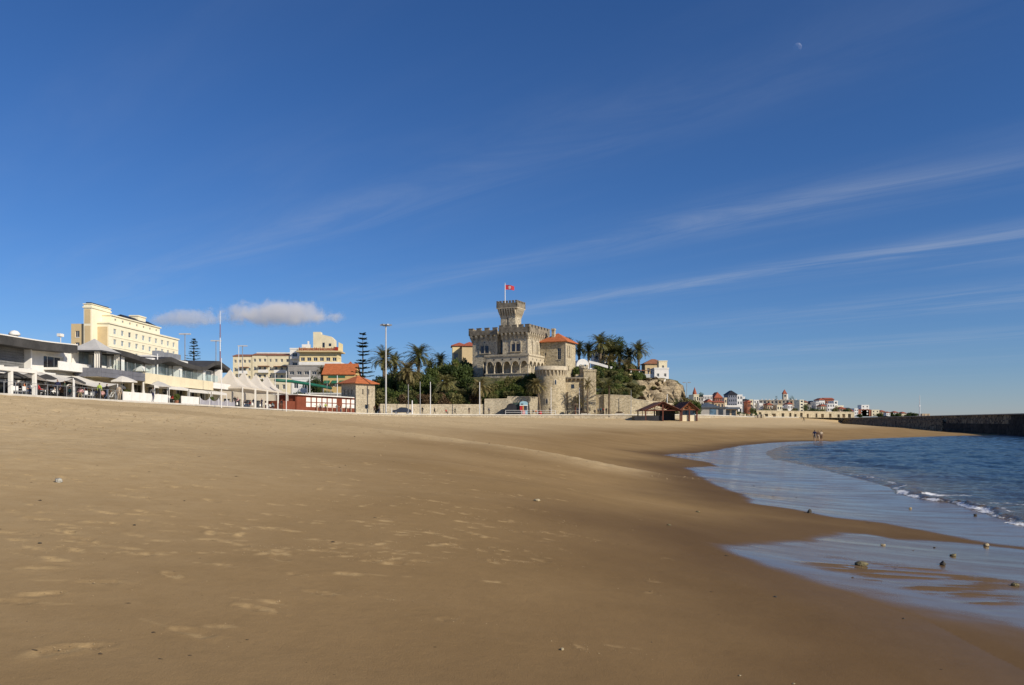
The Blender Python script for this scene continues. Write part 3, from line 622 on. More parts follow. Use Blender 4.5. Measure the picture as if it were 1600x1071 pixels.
for fr, L in (box_frames(-16.2, .8, -9, 10.5)[0], box_frames(-16.2, .8, -9, 10.5)[3]): parapet(castle, fr, L, 23.3, 25.1, 26.3, 27.0, .75, 2.15, 1.3, dark_trim, .5, 1.35, .5, castle_m, e1=.3 if fr.ang == 0 else .75)
fr = Frame((-9, 2.0, 0), 0); parapet(castle, fr, 2.0, 23.5, 25.1, 26.3, 26.9, .6, 1.2, .8, dark_trim, .5, .9, .45, castle_m, e0=-.1, e1=-.1)
# quoins: proud pale corner strips
q = MB(); q.box(-.35, -.05, ZB+6.9, .05, .3, 23.5); q.build('corner_stone', trim_m, castle); q = MB(); q.box(-7.05, -.05, ZB+6.9, -6.7, .3, 23.5); q.build('corner_stone', trim_m, castle)
# flag tower
tx0, ty0, tx1, ty1 = -9.6, 4.07, -5.4, 7.7
slit = [(1.75, 2.6, 2.25, 4.6)]
_, tf = solid(castle, tx0, ty0, 25.2, tx1, ty1, 32.3, castle_m, {'F': slit}, 'flag_tower')
window(castle, tf['F'], slit[0], glass_d, trim_m, .2, (0, 0), False)
for fr, L in box_frames(tx0, ty0, tx1, ty1): parapet(castle, fr, L, 29.9, 32.35, 33.55, 34.15, .85, .95, .5, dark_trim, .35, .75, .34, trim_m)
q = MB(); q.box(tx0-.88, ty0-.88, 32.15, tx1+.88, ty1+.88, 32.349); q.build('tower_string_course', trim_m, castle)
q = MB(); q.box(tx0-.6, ty0-.6, 32.6, tx1+.6, ty1+.6, 32.75); q.build('tower_roof', conc_m, castle)
q = MB(); q.box(-6.9, .2, 26.42, -.1, 11.5, 26.5); q.build('keep_roof', conc_m, castle)
# arcaded gallery round the corner
def arcade(parent, fr, n, pitch, z0, zs, r, zt, th, first=True):
    for i in range(n):
        b = MB(); u0 = i*pitch; c = u0+pitch/2
        arc = [(c+r*math.cos(math.pi*k_/14), zs+.05+r*1.02*math.sin(math.pi*k_/14)) for k_ in range(15)]
        b.ext([(u0, zs), (u0, zt), (u0+pitch, zt), (u0+pitch, zs), (c+r, zs)]+arc[1:-1]+[(c-r, zs)], fr.o, fr.U, (0, 0, 1), -fr.N, th)
        arch = b.build('arch', trim_m, parent)
        rim = MB()
        for k_ in range(14):
            a_, b_ = arc[k_], arc[k_+1]; oa = (c+(a_[0]-c)*1.14, zs+(a_[1]-zs)*1.14); ob = (c+(b_[0]-c)*1.14, zs+(b_[1]-zs)*1.14)
            rim.ext([a_, oa, ob, b_], fr.o, fr.U, (0, 0, 1), fr.N, .07)
        rim.build('arch_moulding', trim_m, arch)
        if i < n-1:
            d_ = MB(); a2 = 2*math.pi/8; d_.ext([(u0+pitch+.2*math.cos(a2*j), zt-.42+.24*math.sin(a2*j)) for j in range(8)], fr.o, fr.U, (0, 0, 1), fr.N, .03); d_.build('quatrefoil', iron_d, arch)
    for i in range(n+1):
        b = MB(); c = fr.p(i*pitch, 0, -th/2)
        b.lathe([(.24, z0), (.24, z0+.18), (.15, z0+.28), (.14, zs-.42), (.20, zs-.34), (.31, zs-.02)], 10, (c.x, c.y)); b.box(c.x-.3, c.y-.3, zs-.05, c.x+.3, c.y+.3, zs-.001)
        b.build('column', trim_m, parent)
g0 = Frame((-10.9, -2.0, 0), 0); g1 = Frame((1.1, -1.9, 0), math.pi/2)
arcade(castle, g0, 5, 2.38, 15.0, 17.05, .86, 18.9, .45); arcade(castle, g1, 5, 2.4, 15.0, 17.05, .86, 18.9, .45)
q = MB(); q.box(-11.06, -2.0, ZB-.5, 1.1, -.001, 14.75); q.box(.001, .01, ZB-.5, 1.1, 10.4, 14.75); q.build('gallery_base', castle_m, castle)
q = MB(); q.box(-11.2, -2.15, 14.75, 1.25, -.002, 15.0); q.box(.002, .01, 14.75, 1.25, 10.5, 15.0); q.build('gallery_floor', trim_m, castle)
q = MB(); q.box(-11.06, -2.0, 18.9, 1.1, -.003, 19.15); q.box(.003, .01, 18.9, 1.1, 10.4, 19.15); q.build('gallery_ceiling', trim_m, castle)
q = MB(); q.box(-11.25, -2.2, 19.33, 1.3, -1.8, 19.75); q.box(.9, -1.79, 19.33, 1.3, 10.5, 19.75); q.box(-11.25, -1.79, 19.33, -10.9, -.01, 19.75); q.build('gallery_parapet', trim_m, castle)
den = MB(); den.box(0, 0, 0, .16, .17, .18); dm = den.mesh('dentil', trim_m)
for i in range(36): put(dm, 'dentil', castle, (-11.2+i*.345, -2.16, 19.15))
for i in range(34): put(dm, 'dentil', castle, (1.26, -1.75+i*.36, 19.15), math.pi/2)
q = MB(); q.box(-10.9, -2.0, 14.99, -10.65, -.01, 18.9); q.build('gallery_end_wall', trim_m, castle)
# east wing with the orange roof
wing = thing('stone_house', 'square stone house with orange hipped roof and chimney joined to the castle', 'house', castle.matrix_basis @ Vector((.02, 7.8, 0)) if False else (4.0+.427*7.8+.02, 200+.904*7.8, 0), CY)
wf = [(4.6, 5.6, 5.7, 8.6), (1.2, 6.6, 1.6, 7.5), (6.0, 2.4, 6.4, 3.3)]; wr = [(1.2, 6.4, 1.65, 9.2), (2.5, 6.4, 2.95, 9.2), (1.6, 3.0, 2.1, 4.0)]
_, wfr = solid(wing, .1, 0, 13.2, 7.1, 7.0, 23.3, rampart_m, {'F': wf, 'R': wr})
for h in wf: window(wing, wfr['F'], h, glass_d, trim_m, .18, (1, 2) if h[2]-h[0] > 1 else (0, 0))
for h in wr: window(wing, wfr['R'], h, glass_d, wood_r, .18, (0, 1))
rfm = MB(); hip_roof(rfm, .1, 0, 7.1, 7.0, 23.31, 2.5, .6); roof = rfm.build('roof', orange_m, wing)
ch = MB(); ch.box(2.6, 1.4, 23.9, 3.4, 2.2, 26.6); ch.box(2.5, 1.3, 26.6, 3.5, 2.3, 26.85); ch.box(2.55, 1.35, 26.85, 3.45, 2.25, 27.05); ch.build('chimney', rampart_m, roof)
q = MB(); q.box(6.85, -.04, 13.2, 7.14, .3, 23.3); q.build('corner_stone', trim_m, wing)
# flag
fl = thing('flag_pole', 'tall white pole on the castle tower flying a red flag', 'flagpole', (4.0+.904*-8.9-.0+.427*5.2, 200+(-.427*-8.9)+.904*5.2, 32.75), 0)
q = MB(); q.tube([(0, 0, 0), (0, 0, 6.2)], [.13, .09], 8); q.lathe([(0, 6.4), (.14, 6.3), (0, 6.18)], 8); q.build('pole', metal_w, fl)
fv = []; fq = []; nu, nv = 14, 6
for i in range(nu+1):
    for j in range(nv+1):
        uu, vv = i/nu, j/nv; fv.append((.12+2.3*uu, .22*math.sin(uu*7+vv)*uu, 4.65+1.25*vv*(1-.12*uu)-.12*uu+.10*math.sin(uu*5)*uu))
for i in range(nu):
    for j in range(nv): fq.append((i*(nv+1)+j, (i+1)*(nv+1)+j, (i+1)*(nv+1)+j+1, i*(nv+1)+j+1))
m, t, p, out = new_mat('red_flag_cloth'); tc = t.new('ShaderNodeTexCoord').outputs['Generated']; sx = t.new('ShaderNodeSeparateXYZ', {0: tc})
du = t.math('SUBTRACT', sx.outputs[0], .46); dv = t.math('SUBTRACT', sx.outputs[2], .5)
rad = t.math('SQRT', t.math('ADD', t.math('MULTIPLY', t.math('MULTIPLY', du, du), 3.2), t.math('MULTIPLY', dv, dv)))
emb = t.math('MULTIPLY', t.math('LESS_THAN', rad, .30), t.math('GREATER_THAN', t.noise(tc, 7, 2, .5), .46))
t.put(p.inputs['Base Color'], t.mix(emb, (.42,.018,.03), (.72,.62,.55))); p.inputs['Roughness'].default_value = .8
b = MB(); b.v = fv; b.f = fq; b.m = [0]*len(fq); b.build('flag', m, fl, True)
# ------------------------------------------------------------------ ramparts below the castle
bast = thing('round_bastion', 'round stone bastion tower with corbelled top standing on the promenade', 'tower', (*W(861, 193.8), 0))
R = 3.55
q = MB(); q.lathe([(R+.35, 3.6), (R+.15, 7), (R, 10), (R, 15.1)], 40); q.build('wall', rampart_m, bast, True)
q = MB(); q.lathe([(R+.42, 15.1), (R+.5, 15.12), (R+.5, 15.5), (R+.42, 15.52), (R+.42, 16.15), (R, 16.15), (R, 15.3), (0, 15.3)], 40); q.build('parapet', trim_m, bast, True)
cm = corbel_mesh(.45, 1.5, .32, trim_m)
for i in range(26):
    a = 2*math.pi*i/26; put(cm, 'corbel', bast, (R*math.cos(a)*.995, R*math.sin(a)*.995, 13.6), a+math.pi/2)
def arrow_slit(parent, ang, z, R_, h=1.2):
    b = MB(); fr = Frame((R_*math.cos(ang), R_*math.sin(ang), z), ang+math.pi/2)
    b.ext([(-.4, 0), (.4, 0), (.4, h*.7), (.2, h), (-.2, h), (-.4, h*.7)], fr.o, fr.U, (0, 0, 1), fr.N, .12); o = b.build('window_surround', trim_m, parent)
    b = MB(); b.ext([(-.2, .12), (.2, .12), (.2, h*.65), (0, h*.88), (-.2, h*.65)], fr.o, fr.U, (0, 0, 1), fr.N, .16); b.build('opening', glass_d, o)
arrow_slit(bast, -math.pi/2+.25, 11.6, R-.05, 1.5); arrow_slit(bast, -math.pi/2-.32, 7.0, R+.1, 1.6)
cur = thing('rampart_wall', 'tall weathered stone rampart between the round bastion and the sloping gardens', 'wall', (*W(884, 194), 0), .06)
q = MB(); q.box(-2.2, 0, 3.6, 4.3, 2.5, 13.6); q.build('wall', rampart_m, cur)
q = MB(); q.box(4.3, -.9, 3.6, 7.3, 3.0, 15.0); q.box(2.6, 1.0, 3.6, 4.31, 3, 14.4); q.build('corner_tower', rampart_m, cur)
q = MB(); q.box(4.15, -1.05, 15.0, 7.45, -.7, 15.5); q.box(7.1, -.69, 15.0, 7.45, 3.1, 15.5); q.build('tower_parapet', rampart_m, cur)
q = MB(); q.box(-.3, -1.0, 13.3, 4.3, 2.4, 13.62); q.build('ledge', brown_tile if False else dark_trim, cur)
cb = corbel_mesh(.9, .8, .35, trim_m)
for i in range(4): put(cb, 'corbel', cur, (.3+i*1.05, 0, 12.5))
wd_ = MB(); wd_.box(1.3, -.03, 10.9, 2.1, .05, 11.9); wd_.build('opening', glass_d, cur)
for i in range(3):
    q = MB(); q.box(-1.4+i*1.9, -.35-.1*i, 3.6, -.6+i*1.9, .01, 11.2-1.0*i); q.build('buttress', rampart_m, cur)
tur = thing('sentry_turret', 'small round grey stone turret perched on the rampart ledge', 'turret', (*W(912, 195.5), 13.6))
q = MB(); q.lathe([(.75, -.9), (1.02, 0), (1.0, 2.2), (1.12, 2.25), (1.12, 2.7), (.85, 2.7), (.85, 2.3), (0, 2.3)], 18); q.build('wall', castle_m, tur, True)
mer = MB(); mer.box(-.2, -.14, 0, .2, .14, .42); mm = mer.mesh('merlon', castle_m)
for i in range(7): a = 2*math.pi*i/7; put(mm, 'merlon', tur, (.98*math.cos(a), .98*math.sin(a), 2.7), a+math.pi/2)
q = MB(); q.box(.1, -1.06, .7, .65, -.9, 1.6); q.build('opening', glass_d, tur)
# garden and retaining walls along the back of the promenade
def ret_wall(name, label, pts, m=garden_m, th=.6, cap=True, cat='wall', low=None):
    """pts: (x, y, ztop) on the ground plan"""
    o = thing(name, label, cat, (pts[0][0], pts[0][1], 0)); b = MB(); c = MB(); ox, oy = pts[0][:2]
    for (x0, y0, z0), (x1, y1, z1) in zip(pts, pts[1:]):
        d_ = Vector((x1-x0, y1-y0, 0)).normalized(); n_ = Vector((-d_.y, d_.x, 0))*th
        A = [Vector((x0-ox, y0-oy, 0)), Vector((x1-ox, y1-oy, 0))]; zz = (z0, z1)
        b0, b1 = (3.5, 3.5) if low is None else (z0-low, z1-low)
        v = [A[0]+Vector((0,0,b0)), A[1]+Vector((0,0,b1)), A[1]+n_+Vector((0,0,b1)), A[0]+n_+Vector((0,0,b0)), A[0]+Vector((0,0,z0)), A[1]+Vector((0,0,z1)), A[1]+n_+Vector((0,0,z1)), A[0]+n_+Vector((0,0,z0))]
        b.add(v, [(0,3,2,1),(4,5,6,7),(0,1,5,4),(1,2,6,5),(2,3,7,6),(3,0,4,7)])
        k = n_.normalized()*.06
        v2 = [A[0]-k+Vector((0,0,z0+.003)), A[1]-k+Vector((0,0,z1+.003)), A[1]+n_+k+Vector((0,0,z1+.003)), A[0]+n_+k+Vector((0,0,z0+.003))]; v2 += [q_+Vector((0,0,.14)) for q_ in v2]
        c.add(v2, [(0,3,2,1),(4,5,6,7),(0,1,5,4),(1,2,6,5),(2,3,7,6),(3,0,4,7)])
    b.build('wall', m, o)
    if cap: c.build('coping', trim_m, o)
    return o
w3 = lambda px, d, y: (*W(px, d), Zp(y, d))
ret_wall('garden_wall', 'long low stone garden wall below the shrubs, beside the parked car', [w3(594,176,632.5), w3(650,182,633), w3(700,186,633), w3(757,189.5,633)])
ret_wall('garden_wall', 'taller stone garden wall stepping up behind the ice cream kiosk', [w3(757,189,624.5), w3(792,190,624), w3(793,190,620.5), w3(826,191,620.5), w3(846,192,622)])
ret_wall('garden_wall', 'high stone retaining wall behind the palm with the tall trunk', [w3(930,194.5,618), w3(943,194,618), w3(944,193.4,617.5), w3(985,193.6,619), w3(990,194,624), w3(1012,195,627), w3(1045,203,631), w3(1075,214,634)], rampart_m)
# ------------------------------------------------------------------ breakwater
bw = thing('breakwater', 'long dark stone breakwater running out from the beach into the sea', 'breakwater', (70, 35, 0), math.atan2(197, 52)-math.pi/2)
bw_m = stone_mat('wet_harbour_stone', [(.17,.13,.08),(.34,.27,.17),(.22,.175,.11),(.40,.32,.20)], (.05,.042,.032), .62, .7, 1.3, .55)
bw_d = stone_mat('algae_harbour_stone', [(.035,.032,.026),(.06,.052,.04),(.045,.04,.032)], (.025,.022,.018), .5, .5, 1.5, .5)
q = MB(); q.box(-.001, 0, -2, 9, 385, 2.35); q.build('lower_course', [bw_d], bw)
q = MB(); q.box(.6, 0, 2.35, 8.6, 140, 3.3); q.build('middle_course', bw_d, bw); q = MB(); q.box(.6, 140, 2.35, 8.6, 385, 3.3); q.build('middle_course', bw_m, bw)
q = MB(); q.box(.9, 0, 3.3, 8.3, 140, 4.35); q.build('upper_course', bw_d, bw); q = MB(); q.box(.9, 140, 3.3, 8.3, 385, 4.35); q.build('upper_course', bw_m, bw)
q = MB(); q.box(.5, 0, 4.35, 8.7, 385, 4.56); q.build('deck', conc_m, bw)
q = MB(); q.box(-.25, 190, -1, .0, 385, 3.2); q.build('facing_blocks', bw_m, bw)
# ------------------------------------------------------------------ beach club on the left
club = thing('beach_club', 'white two-storey beach club with dark wavy roof shells and glazed terraces', 'building', (0, 0, 0))
GZ = 5.2
def wave_roof(parent, pts, x0, x1, th, m, edge=None, name='roof_shell', dip=0.0):
    P_ = catmull([(y, z) for y, z in pts], 5); V = []; n = len(P_)
    for y, z in P_: V += [(x0, y, z+.3), (x1, y, z), (x1, y, z-th), (x0, y, z-th+dip)]
    f = [tuple(i*4+j for j in r) for i in range(n-1) for r in ()]
    fs = []
    for i in range(n-1):
        a, b = i*4, (i+1)*4
        for j in range(4): k_ = (j+1) % 4; fs.append((a+j, b+j, b+k_, a+k_))
    fs += [(0, 1, 2, 3), ((n-1)*4+3, (n-1)*4+2, (n-1)*4+1, (n-1)*4)]
    b = MB(); b.add(V, fs); o = b.build(name, m, parent)
    if edge:
        e = MB(); V = []
        for y, z in P_: V += [(x1-.25, y, z+.01), (x1+.04, y, z+.01), (x1+.04, y, z+.12), (x1-.25, y, z+.12)]
        e.add(V, fs); e.build('gutter', edge, o)
    return o
# left block
h1 = [(4.6, 2.9, 6.6, 4.3), (8.2, 3.3, 10.4, 4.5)]
_, f1 = solid(club, -62, 70, GZ, -48, 87, 10.3, white_wall, {'R': [(0.3, .25, 7.8, 2.3), (8.4, .25, 16.4, 2.4), (11.6, 3.2, 15.2, 4.6)]}, 'left_wing_wall', .4)
for h in ((0.3, .25, 7.8, 2.3), (8.4, .25, 16.4, 2.4)): window(club, f1['R'], h, glass_d, grey_p, .3, (3, 0), False, 'shop_front')
window(club, f1['R'], (11.6, 3.2, 15.2, 4.6), glass_d, white_p, .3, (2, 0), False)
for i in range(9):  # grey boards stand in for the roof overhang's shade on this wall
    q = MB(); q.box(-48.0, 71, 7.7+i*.27, -47.86, 78.1, 7.94+i*.27); q.build('wall_shade_board', grey_p, club)
q = MB(); q.box(-47.99, 78.1, 7.55, -47.2, 78.3, 10.0); q.build('fin_wall', white_wall, club)
wave_roof(club, [(62, 10.6), (68, 10.65), (72, 10.75), (75, 10.75), (79, 10.8), (84.5, 11.0)], -62, -46.1, .8, char_p, white_p, dip=.3)
q = MB(); hip_roof(q, -60, 68, -50.5, 82, 11.2, 1.5, .3); q.build('roof', black_p, club)
q = MB(); q.box(-47.99, 81.6, 8.25, -46.4, 86.6, 8.5); q.box(-46.55, 81.6, 8.5, -46.4, 86.6, 9.15); q.build('balcony', white_wall, club)
q = MB(); q.box(-47.9, 79.2, 7.7, -46.6, 81.3, 7.85); q.build('canopy_shelf', white_p, club)
# main block
cols_y = [95.5, 103.8, 112.3, 120.8, 127.9]
gf = [(1.2+i*4.4, .2, 4.6+i*4.4, 2.55) for i in range(9)]
_, f2 = solid(club, -64, 87, GZ, -48.4, 131, 8.0, cream_p, {'R': gf}, 'ground_floor_wall', .5)
for h in gf: window(club, f2['R'], h, glass_d, white_p, .4, (2, 0), False, 'shop_front')
ug = [(cols_y[i]-87+.35, .35, cols_y[i+1]-87-.35, 2.25) for i in range(4)]+[(1.0, .35, 7.9, 2.2)]
_, f3 = solid(club, -64, 87, 8.7, -47.9, 130, 11.0, white_wall, {'R': ug}, 'upper_floor_wall', .45)
for h in ug: window(club, f3['R'], h, glass_p, metal_g, .35, (3, 0), False, 'glass_front')
for y in cols_y:
    q = MB(); q.box(-47.6, y-.45, 8.85, -46.7, y+.45, 11.2); q.build('column', white_wall, club)
q = MB(); q.box(-48.39, 87.2, 8.0, -44.8, 97, 8.3); q.box(-48.39, 97, 8.0, -44.8, 131, 8.3); q.build('terrace_slab', conc_m, club)
q = MB(); q.box(-44.82, 96.6, 7.55, -44.5, 118.6, 8.85); q.build('terrace_fascia', cream_p, club)
q = MB(); q.box(-44.95, 118.62, 7.9, -44.6, 130.5, 8.75); q.build('terrace_fascia', white_wall, club)
# slate terrace with its pavilion
for i, (a, b) in enumerate(((86.2, 88.5), (88.52, 90.9), (90.92, 93.3), (93.32, 96.5))):
    for j in range(2):
        q = MB(); q.box(-44.7, a+.02, 7.8+j*.49, -44.46, b-.02, 8.27+j*.49); q.build('fascia_panel', slate_p, club)
for i in range(2):
    for j in range(2):
        q = MB(); q.box(-47.3+i*1.42, 86.0, 7.8+j*.49, -45.9+i*1.42, 86.18, 8.27+j*.49); q.build('fascia_panel', slate_p, club)
q = MB(); q.box(-47.3, 86.19, 7.78, -44.72, 96.5, 8.0); q.build('terrace_soffit', cream_p, club)
wave_roof(club, [(88, 11.25), (93, 11.35), (96.5, 11.25), (100, 10.95), (103, 10.9), (105.5, 11.3), (107.8, 11.65), (110.5, 11.4), (114.5, 11.15), (118, 11.1), (120.5, 11.3), (123, 12.0), (125.5, 12.45), (128, 12.1), (131, 11.5)], -62, -46.2, .6, char_p, None, dip=.25)
q = MB(); q.box(-60, 108, 11.62, -49, 120.4, 11.95); q.build('flat_roof', white_p, club)
# glass balustrade along the terraces, each sheet its own
gl, t, p, out = new_mat('balustrade_glass'); p.inputs['Base Color'].default_value = (.55,.66,.66,1); p.inputs['Roughness'].default_value = .05
tr = t.new('ShaderNodeBsdfTransparent', {'Color': (.93,.97,.97,1)}); mx = t.new('ShaderNodeMixShader', {0: t.new('ShaderNodeLayerWeight', {'Blend': .06}).outputs[0], 1: tr.outputs[0], 2: p.outputs[0]}); t.l.new(mx.outputs[0], out.inputs[0])
q = MB(); q.box(-.012, 0, 0, .012, 1.9, .95); gm1 = q.mesh('glass_sheet', gl); q = MB(); q.box(-.03, -.03, 0, .03, .03, 1.0); pm1 = q.mesh('rail_post', metal_g)
for i in range(16): put(gm1, 'glass_sheet', club, (-44.62, 88.4+i*1.98 if i < 4 else 97+(i-4)*1.98, 8.86)); put(pm1, 'rail_post', club, (-44.62, 88.35+i*1.98 if i < 4 else 96.95+(i-4)*1.98, 8.84))
# terrace pavilion
canvas = mat('white_canvas', (.80,.77,.70), .8, .05, .8, trans=.25); canvas_g = mat('grey_white_canvas', (.55,.54,.51), .8, .08, .8, trans=.15)
gz = thing('canopy_pavilion', 'grey pyramid canvas pavilion with white curtains on the slate terrace', 'pavilion', (-46.5, 88.7, 8.32))
pr = []; n = 9
q = MB(); c4 = [(-2.1, -2.4), (2.0, -2.4), (2.0, 2.3), (-2.1, 2.3)]
for s_ in range(4):
    a, b = c4[s_], c4[(s_+1) % 4]
    for i in range(n):
        u0, u1 = i/n, (i+1)/n; hz = lambda u_: 2.35+1.5*u_**1.25
        p0 = [(a[0]*(1-u0), a[1]*(1-u0), hz(u0)), (b[0]*(1-u0), b[1]*(1-u0), hz(u0)), (b[0]*(1-u1), b[1]*(1-u1), hz(u1)), (a[0]*(1-u1), a[1]*(1-u1), hz(u1))]
        q.add(p0, [(0, 1, 2, 3)])
q.build('canopy', canvas_g, gz)
for a, b in zip(c4, c4[1:]+c4[:1]):
    q = MB(); d_ = Vector((b[0]-a[0], b[1]-a[1], 0)); nn = Vector((d_.y, -d_.x, 0)).normalized()*.03
    q.ext([(0, 0), (1, 0), (1, .16), (0, .16)], (a[0], a[1], 2.2), d_, (0, 0, 1), nn*30, .05 if False else .03); q.build('valance', iron_d, gz)
for x, y in ((-1.95, -2.2), (1.85, -2.2), (1.85, 2.1), (-1.95, 2.1)):
    q = MB(); q.box(x-.05, y-.05, 0, x+.05, y+.05, 2.35); q.build('post', iron_d, gz)
    q = MB(); sx_ = 1 if x < 0 else -1
    prof = [(x+sx_*(.02+i*.085), y+.07*math.sin(i*2.1)) for i in range(9)]
    for i in range(8):
        a, b = prof[i], prof[i+1]; q.add([(a[0], a[1], 0), (b[0], b[1], 0), (b[0], b[1], 2.25), (a[0], a[1], 2.25)], [(0, 1, 2, 3)])
    q.build('curtain', canvas, gz)
for i, (x, y, lab) in enumerate(((-.6, -1.6, 'white cushioned sofa seen through the near side of the canvas pavilion'), (1.0, .4, 'white cushioned sofa behind the corner curtain of the canvas pavilion'))):
    so = thing('sofa', lab, 'sofa', (-46.5+x, 88.7+y, 8.32), 1.57*i); q = MB(); q.box(-.8, -.4, .08, .8, .4, .42); q.build('seat', white_p, so); q = MB(); q.box(-.8, .3, .42, .8, .45, .85); q.build('backrest', white_p, so)
    for s_ in (-1, 1): q = MB(); q.box(s_*.8-.12*(s_ > 0), -.4, .42, s_*.8+.12*(s_ < 0), .3, .62); q.build('armrest', white_p, so)
# ------------------------------------------------------------------ front of the terraces
pg = thing('pergola', 'white timber pergola frame at the near end of the promenade terrace', 'pergola', (-42.95, 60, 5.27))
for y in (2.2, 8.2, 11.6): q = MB(); q.box(-.14, y-.14, 0, .14, y+.14, 2.0); q.build('post', white_p, pg)
q = MB(); q.box(-.15, -6, 2.0, .15, 11.8, 2.32); q.build('beam', white_p, pg); q = MB(); q.box(-3.6, -6, 2.02, -3.4, 11.8, 2.3); q.build('beam', white_p, pg)
for i in range(9): q = MB(); q.box(-3.6, -5+i*2-.06, 2.32, .15, -5+i*2+.06, 2.44); q.build('rafter', white_p, pg)
def sail(label, y0, y1, z0, z1, x0=-46.8, x1=-43.1):
    o = thing('shade_sail', label, 'awning', (x1, y0, 5.27)); q = MB(); n = 10; V = []
    for i in range(n+1):
        for j in range(n+1):
            u_, v_ = i/n, j/n; sag = -.55*math.sin(math.pi*u_)*(.3+.7*v_)-.22*math.sin(math.pi*v_)
            V.append(((x0-x1)*(1-v_), (y1-y0)*u_, z0+(z1-z0)*v_-5.27+sag))
    q.add(V, [(i*(n+1)+j, (i+1)*(n+1)+j, (i+1)*(n+1)+j+1, i*(n+1)+j+1) for i in range(n) for j in range(n)]); q.build('cloth', canvas, o, True)
    for y in (0, y1-y0): q = MB(); q.tube([(0, y, 0), (0, y, z1-5.27)], .05, 8); q.build('post', metal_w, o)
sail('white shade sail sagging between posts beside the pergola', 72.0, 78.2, 7.9, 7.2); sail('white shade sail hung below the slate terrace', 78.4, 87.0, 7.9, 7.05)
def parasol(label, x, y, r=1.5, h=2.5, closed=False, m=canvas, group='white parasols on the terrace'):
    o = thing('parasol', label, 'parasol', (x, y, 5.22), random.random(), group)
    q = MB(); q.tube([(0, 0, 0), (0, 0, h+.1)], .03, 6); q.build('pole', metal_w, o); q = MB(); q.lathe([(0, .08), (.3, .08), (.3, 0)], 10); q.build('base', conc_m, o)
    q = MB()
    if closed: q.lathe([(0, h+.15), (.1, h-.1), (.14, h-1.0), (.24, h-1.5), (.03, h-1.52)], 8)
    else: q.lathe([(0, h+.25), (r*.35, h+.1), (r*.72, h-.14), (r, h-.36), (r, h-.5), (r*.97, h-.36)], 8)
    q.build('canopy', m, o)
parasol('open white parasol beside the person in the pale top on the promenade', -44.3, 90.5, 1.55, 2.65); parasol('open cream parasol behind the man in the grey jacket', -44.1, 99.2, 1.5, 2.5, m=canvas_g)
parasol('folded white parasol left of the cream pillar', -44.6, 93.6, closed=True); parasol('folded white parasol nearest the cream parasol', -44.6, 96.3, closed=True)
parasol('small open white parasol low behind the standing woman', -45.6, 91.8, 1.0, 2.0); parasol('open white parasol up on the upper terrace rail', -45.6, 98.0, 1.0, 4.35)
def awning(label, y0, y1, z, d=2.2):
    o = thing('awning', label, 'awning', (-45.6, y0, 0), 0, 'white cloth awnings below the cream terrace'); L = y1-y0
    V = []; n = 8
    for i in range(n+1):
        y = L*i/n; V += [(0, y, z+.45), (d*.55, y, z+.22-.05*math.sin(math.pi*i/n)), (d, y, z-.06*math.sin(math.pi*i/n)), (d+.02, y, z-.32)]
    q = MB(); q.add(V, [(i*4+j, (i+1)*4+j, (i+1)*4+j+1, i*4+j+1) for i in range(n) for j in range(3)]); q.build('cloth', canvas, o, True)
    for y in (.1, L-.1): q = MB(); q.tube([(d, y, 5.22), (d, y, z-.05)], .045, 6); q.build('post', metal_w, o)
for lab, a, b in (('white cloth awning above the glass doors, left of the yellow lamp', 96.8, 100.6), ('flat white awning over the widest dark opening', 100.9, 107.0), ('creased white awning above the diners', 107.3, 115.0), ('last white awning next to the first peaked tent', 115.3, 121.4)): awning(lab, a, b, 7.35 if a < 105 else 7.2, 2.1)
pan = MB(); pan.box(-.05, .02, 0, .05, 1.88, 1.0); pan_m = pan.mesh('panel', white_wall)
for lab, a, n in (('row of white screen panels in front of the parasols', 87.8, 6), ('short row of white screen panels below the creased awning', 103.4, 3)):
    o = thing('terrace_screen', lab, 'screen', (-42.95, a, 5.25))
    for i in range(n): put(pan_m, 'panel', o, (0, i*1.92, 0))
tarp = mat('shaded_windbreak_cloth', (.36,.35,.38), .8, .12)  # white fabric in shade: the shadow grey is put into its colour
wb = thing('windbreak', 'white cloth windbreak with shade painted grey, sagging between posts below the last awning', 'windbreak', (-42.9, 109.5, 5.2))
for i in range(4):
    q = MB(); V = []
    for j in range(7): u_ = j/6; V += [(0, u_*3.4, 0), (.03*math.sin(j*2), u_*3.4, 1.0-.35*math.sin(math.pi*u_))]
    q.add(V, [(2*j, 2*j+2, 2*j+3, 2*j+1) for j in range(6)]); q.build('cloth', tarp, wb, loc=(0, i*3.5, 0))
    q = MB(); q.tube([(0, 0, 0), (0, 0, 1.15)], .04, 6); q.build('post', metal_w, wb, loc=(0, i*3.5-.05, 0))
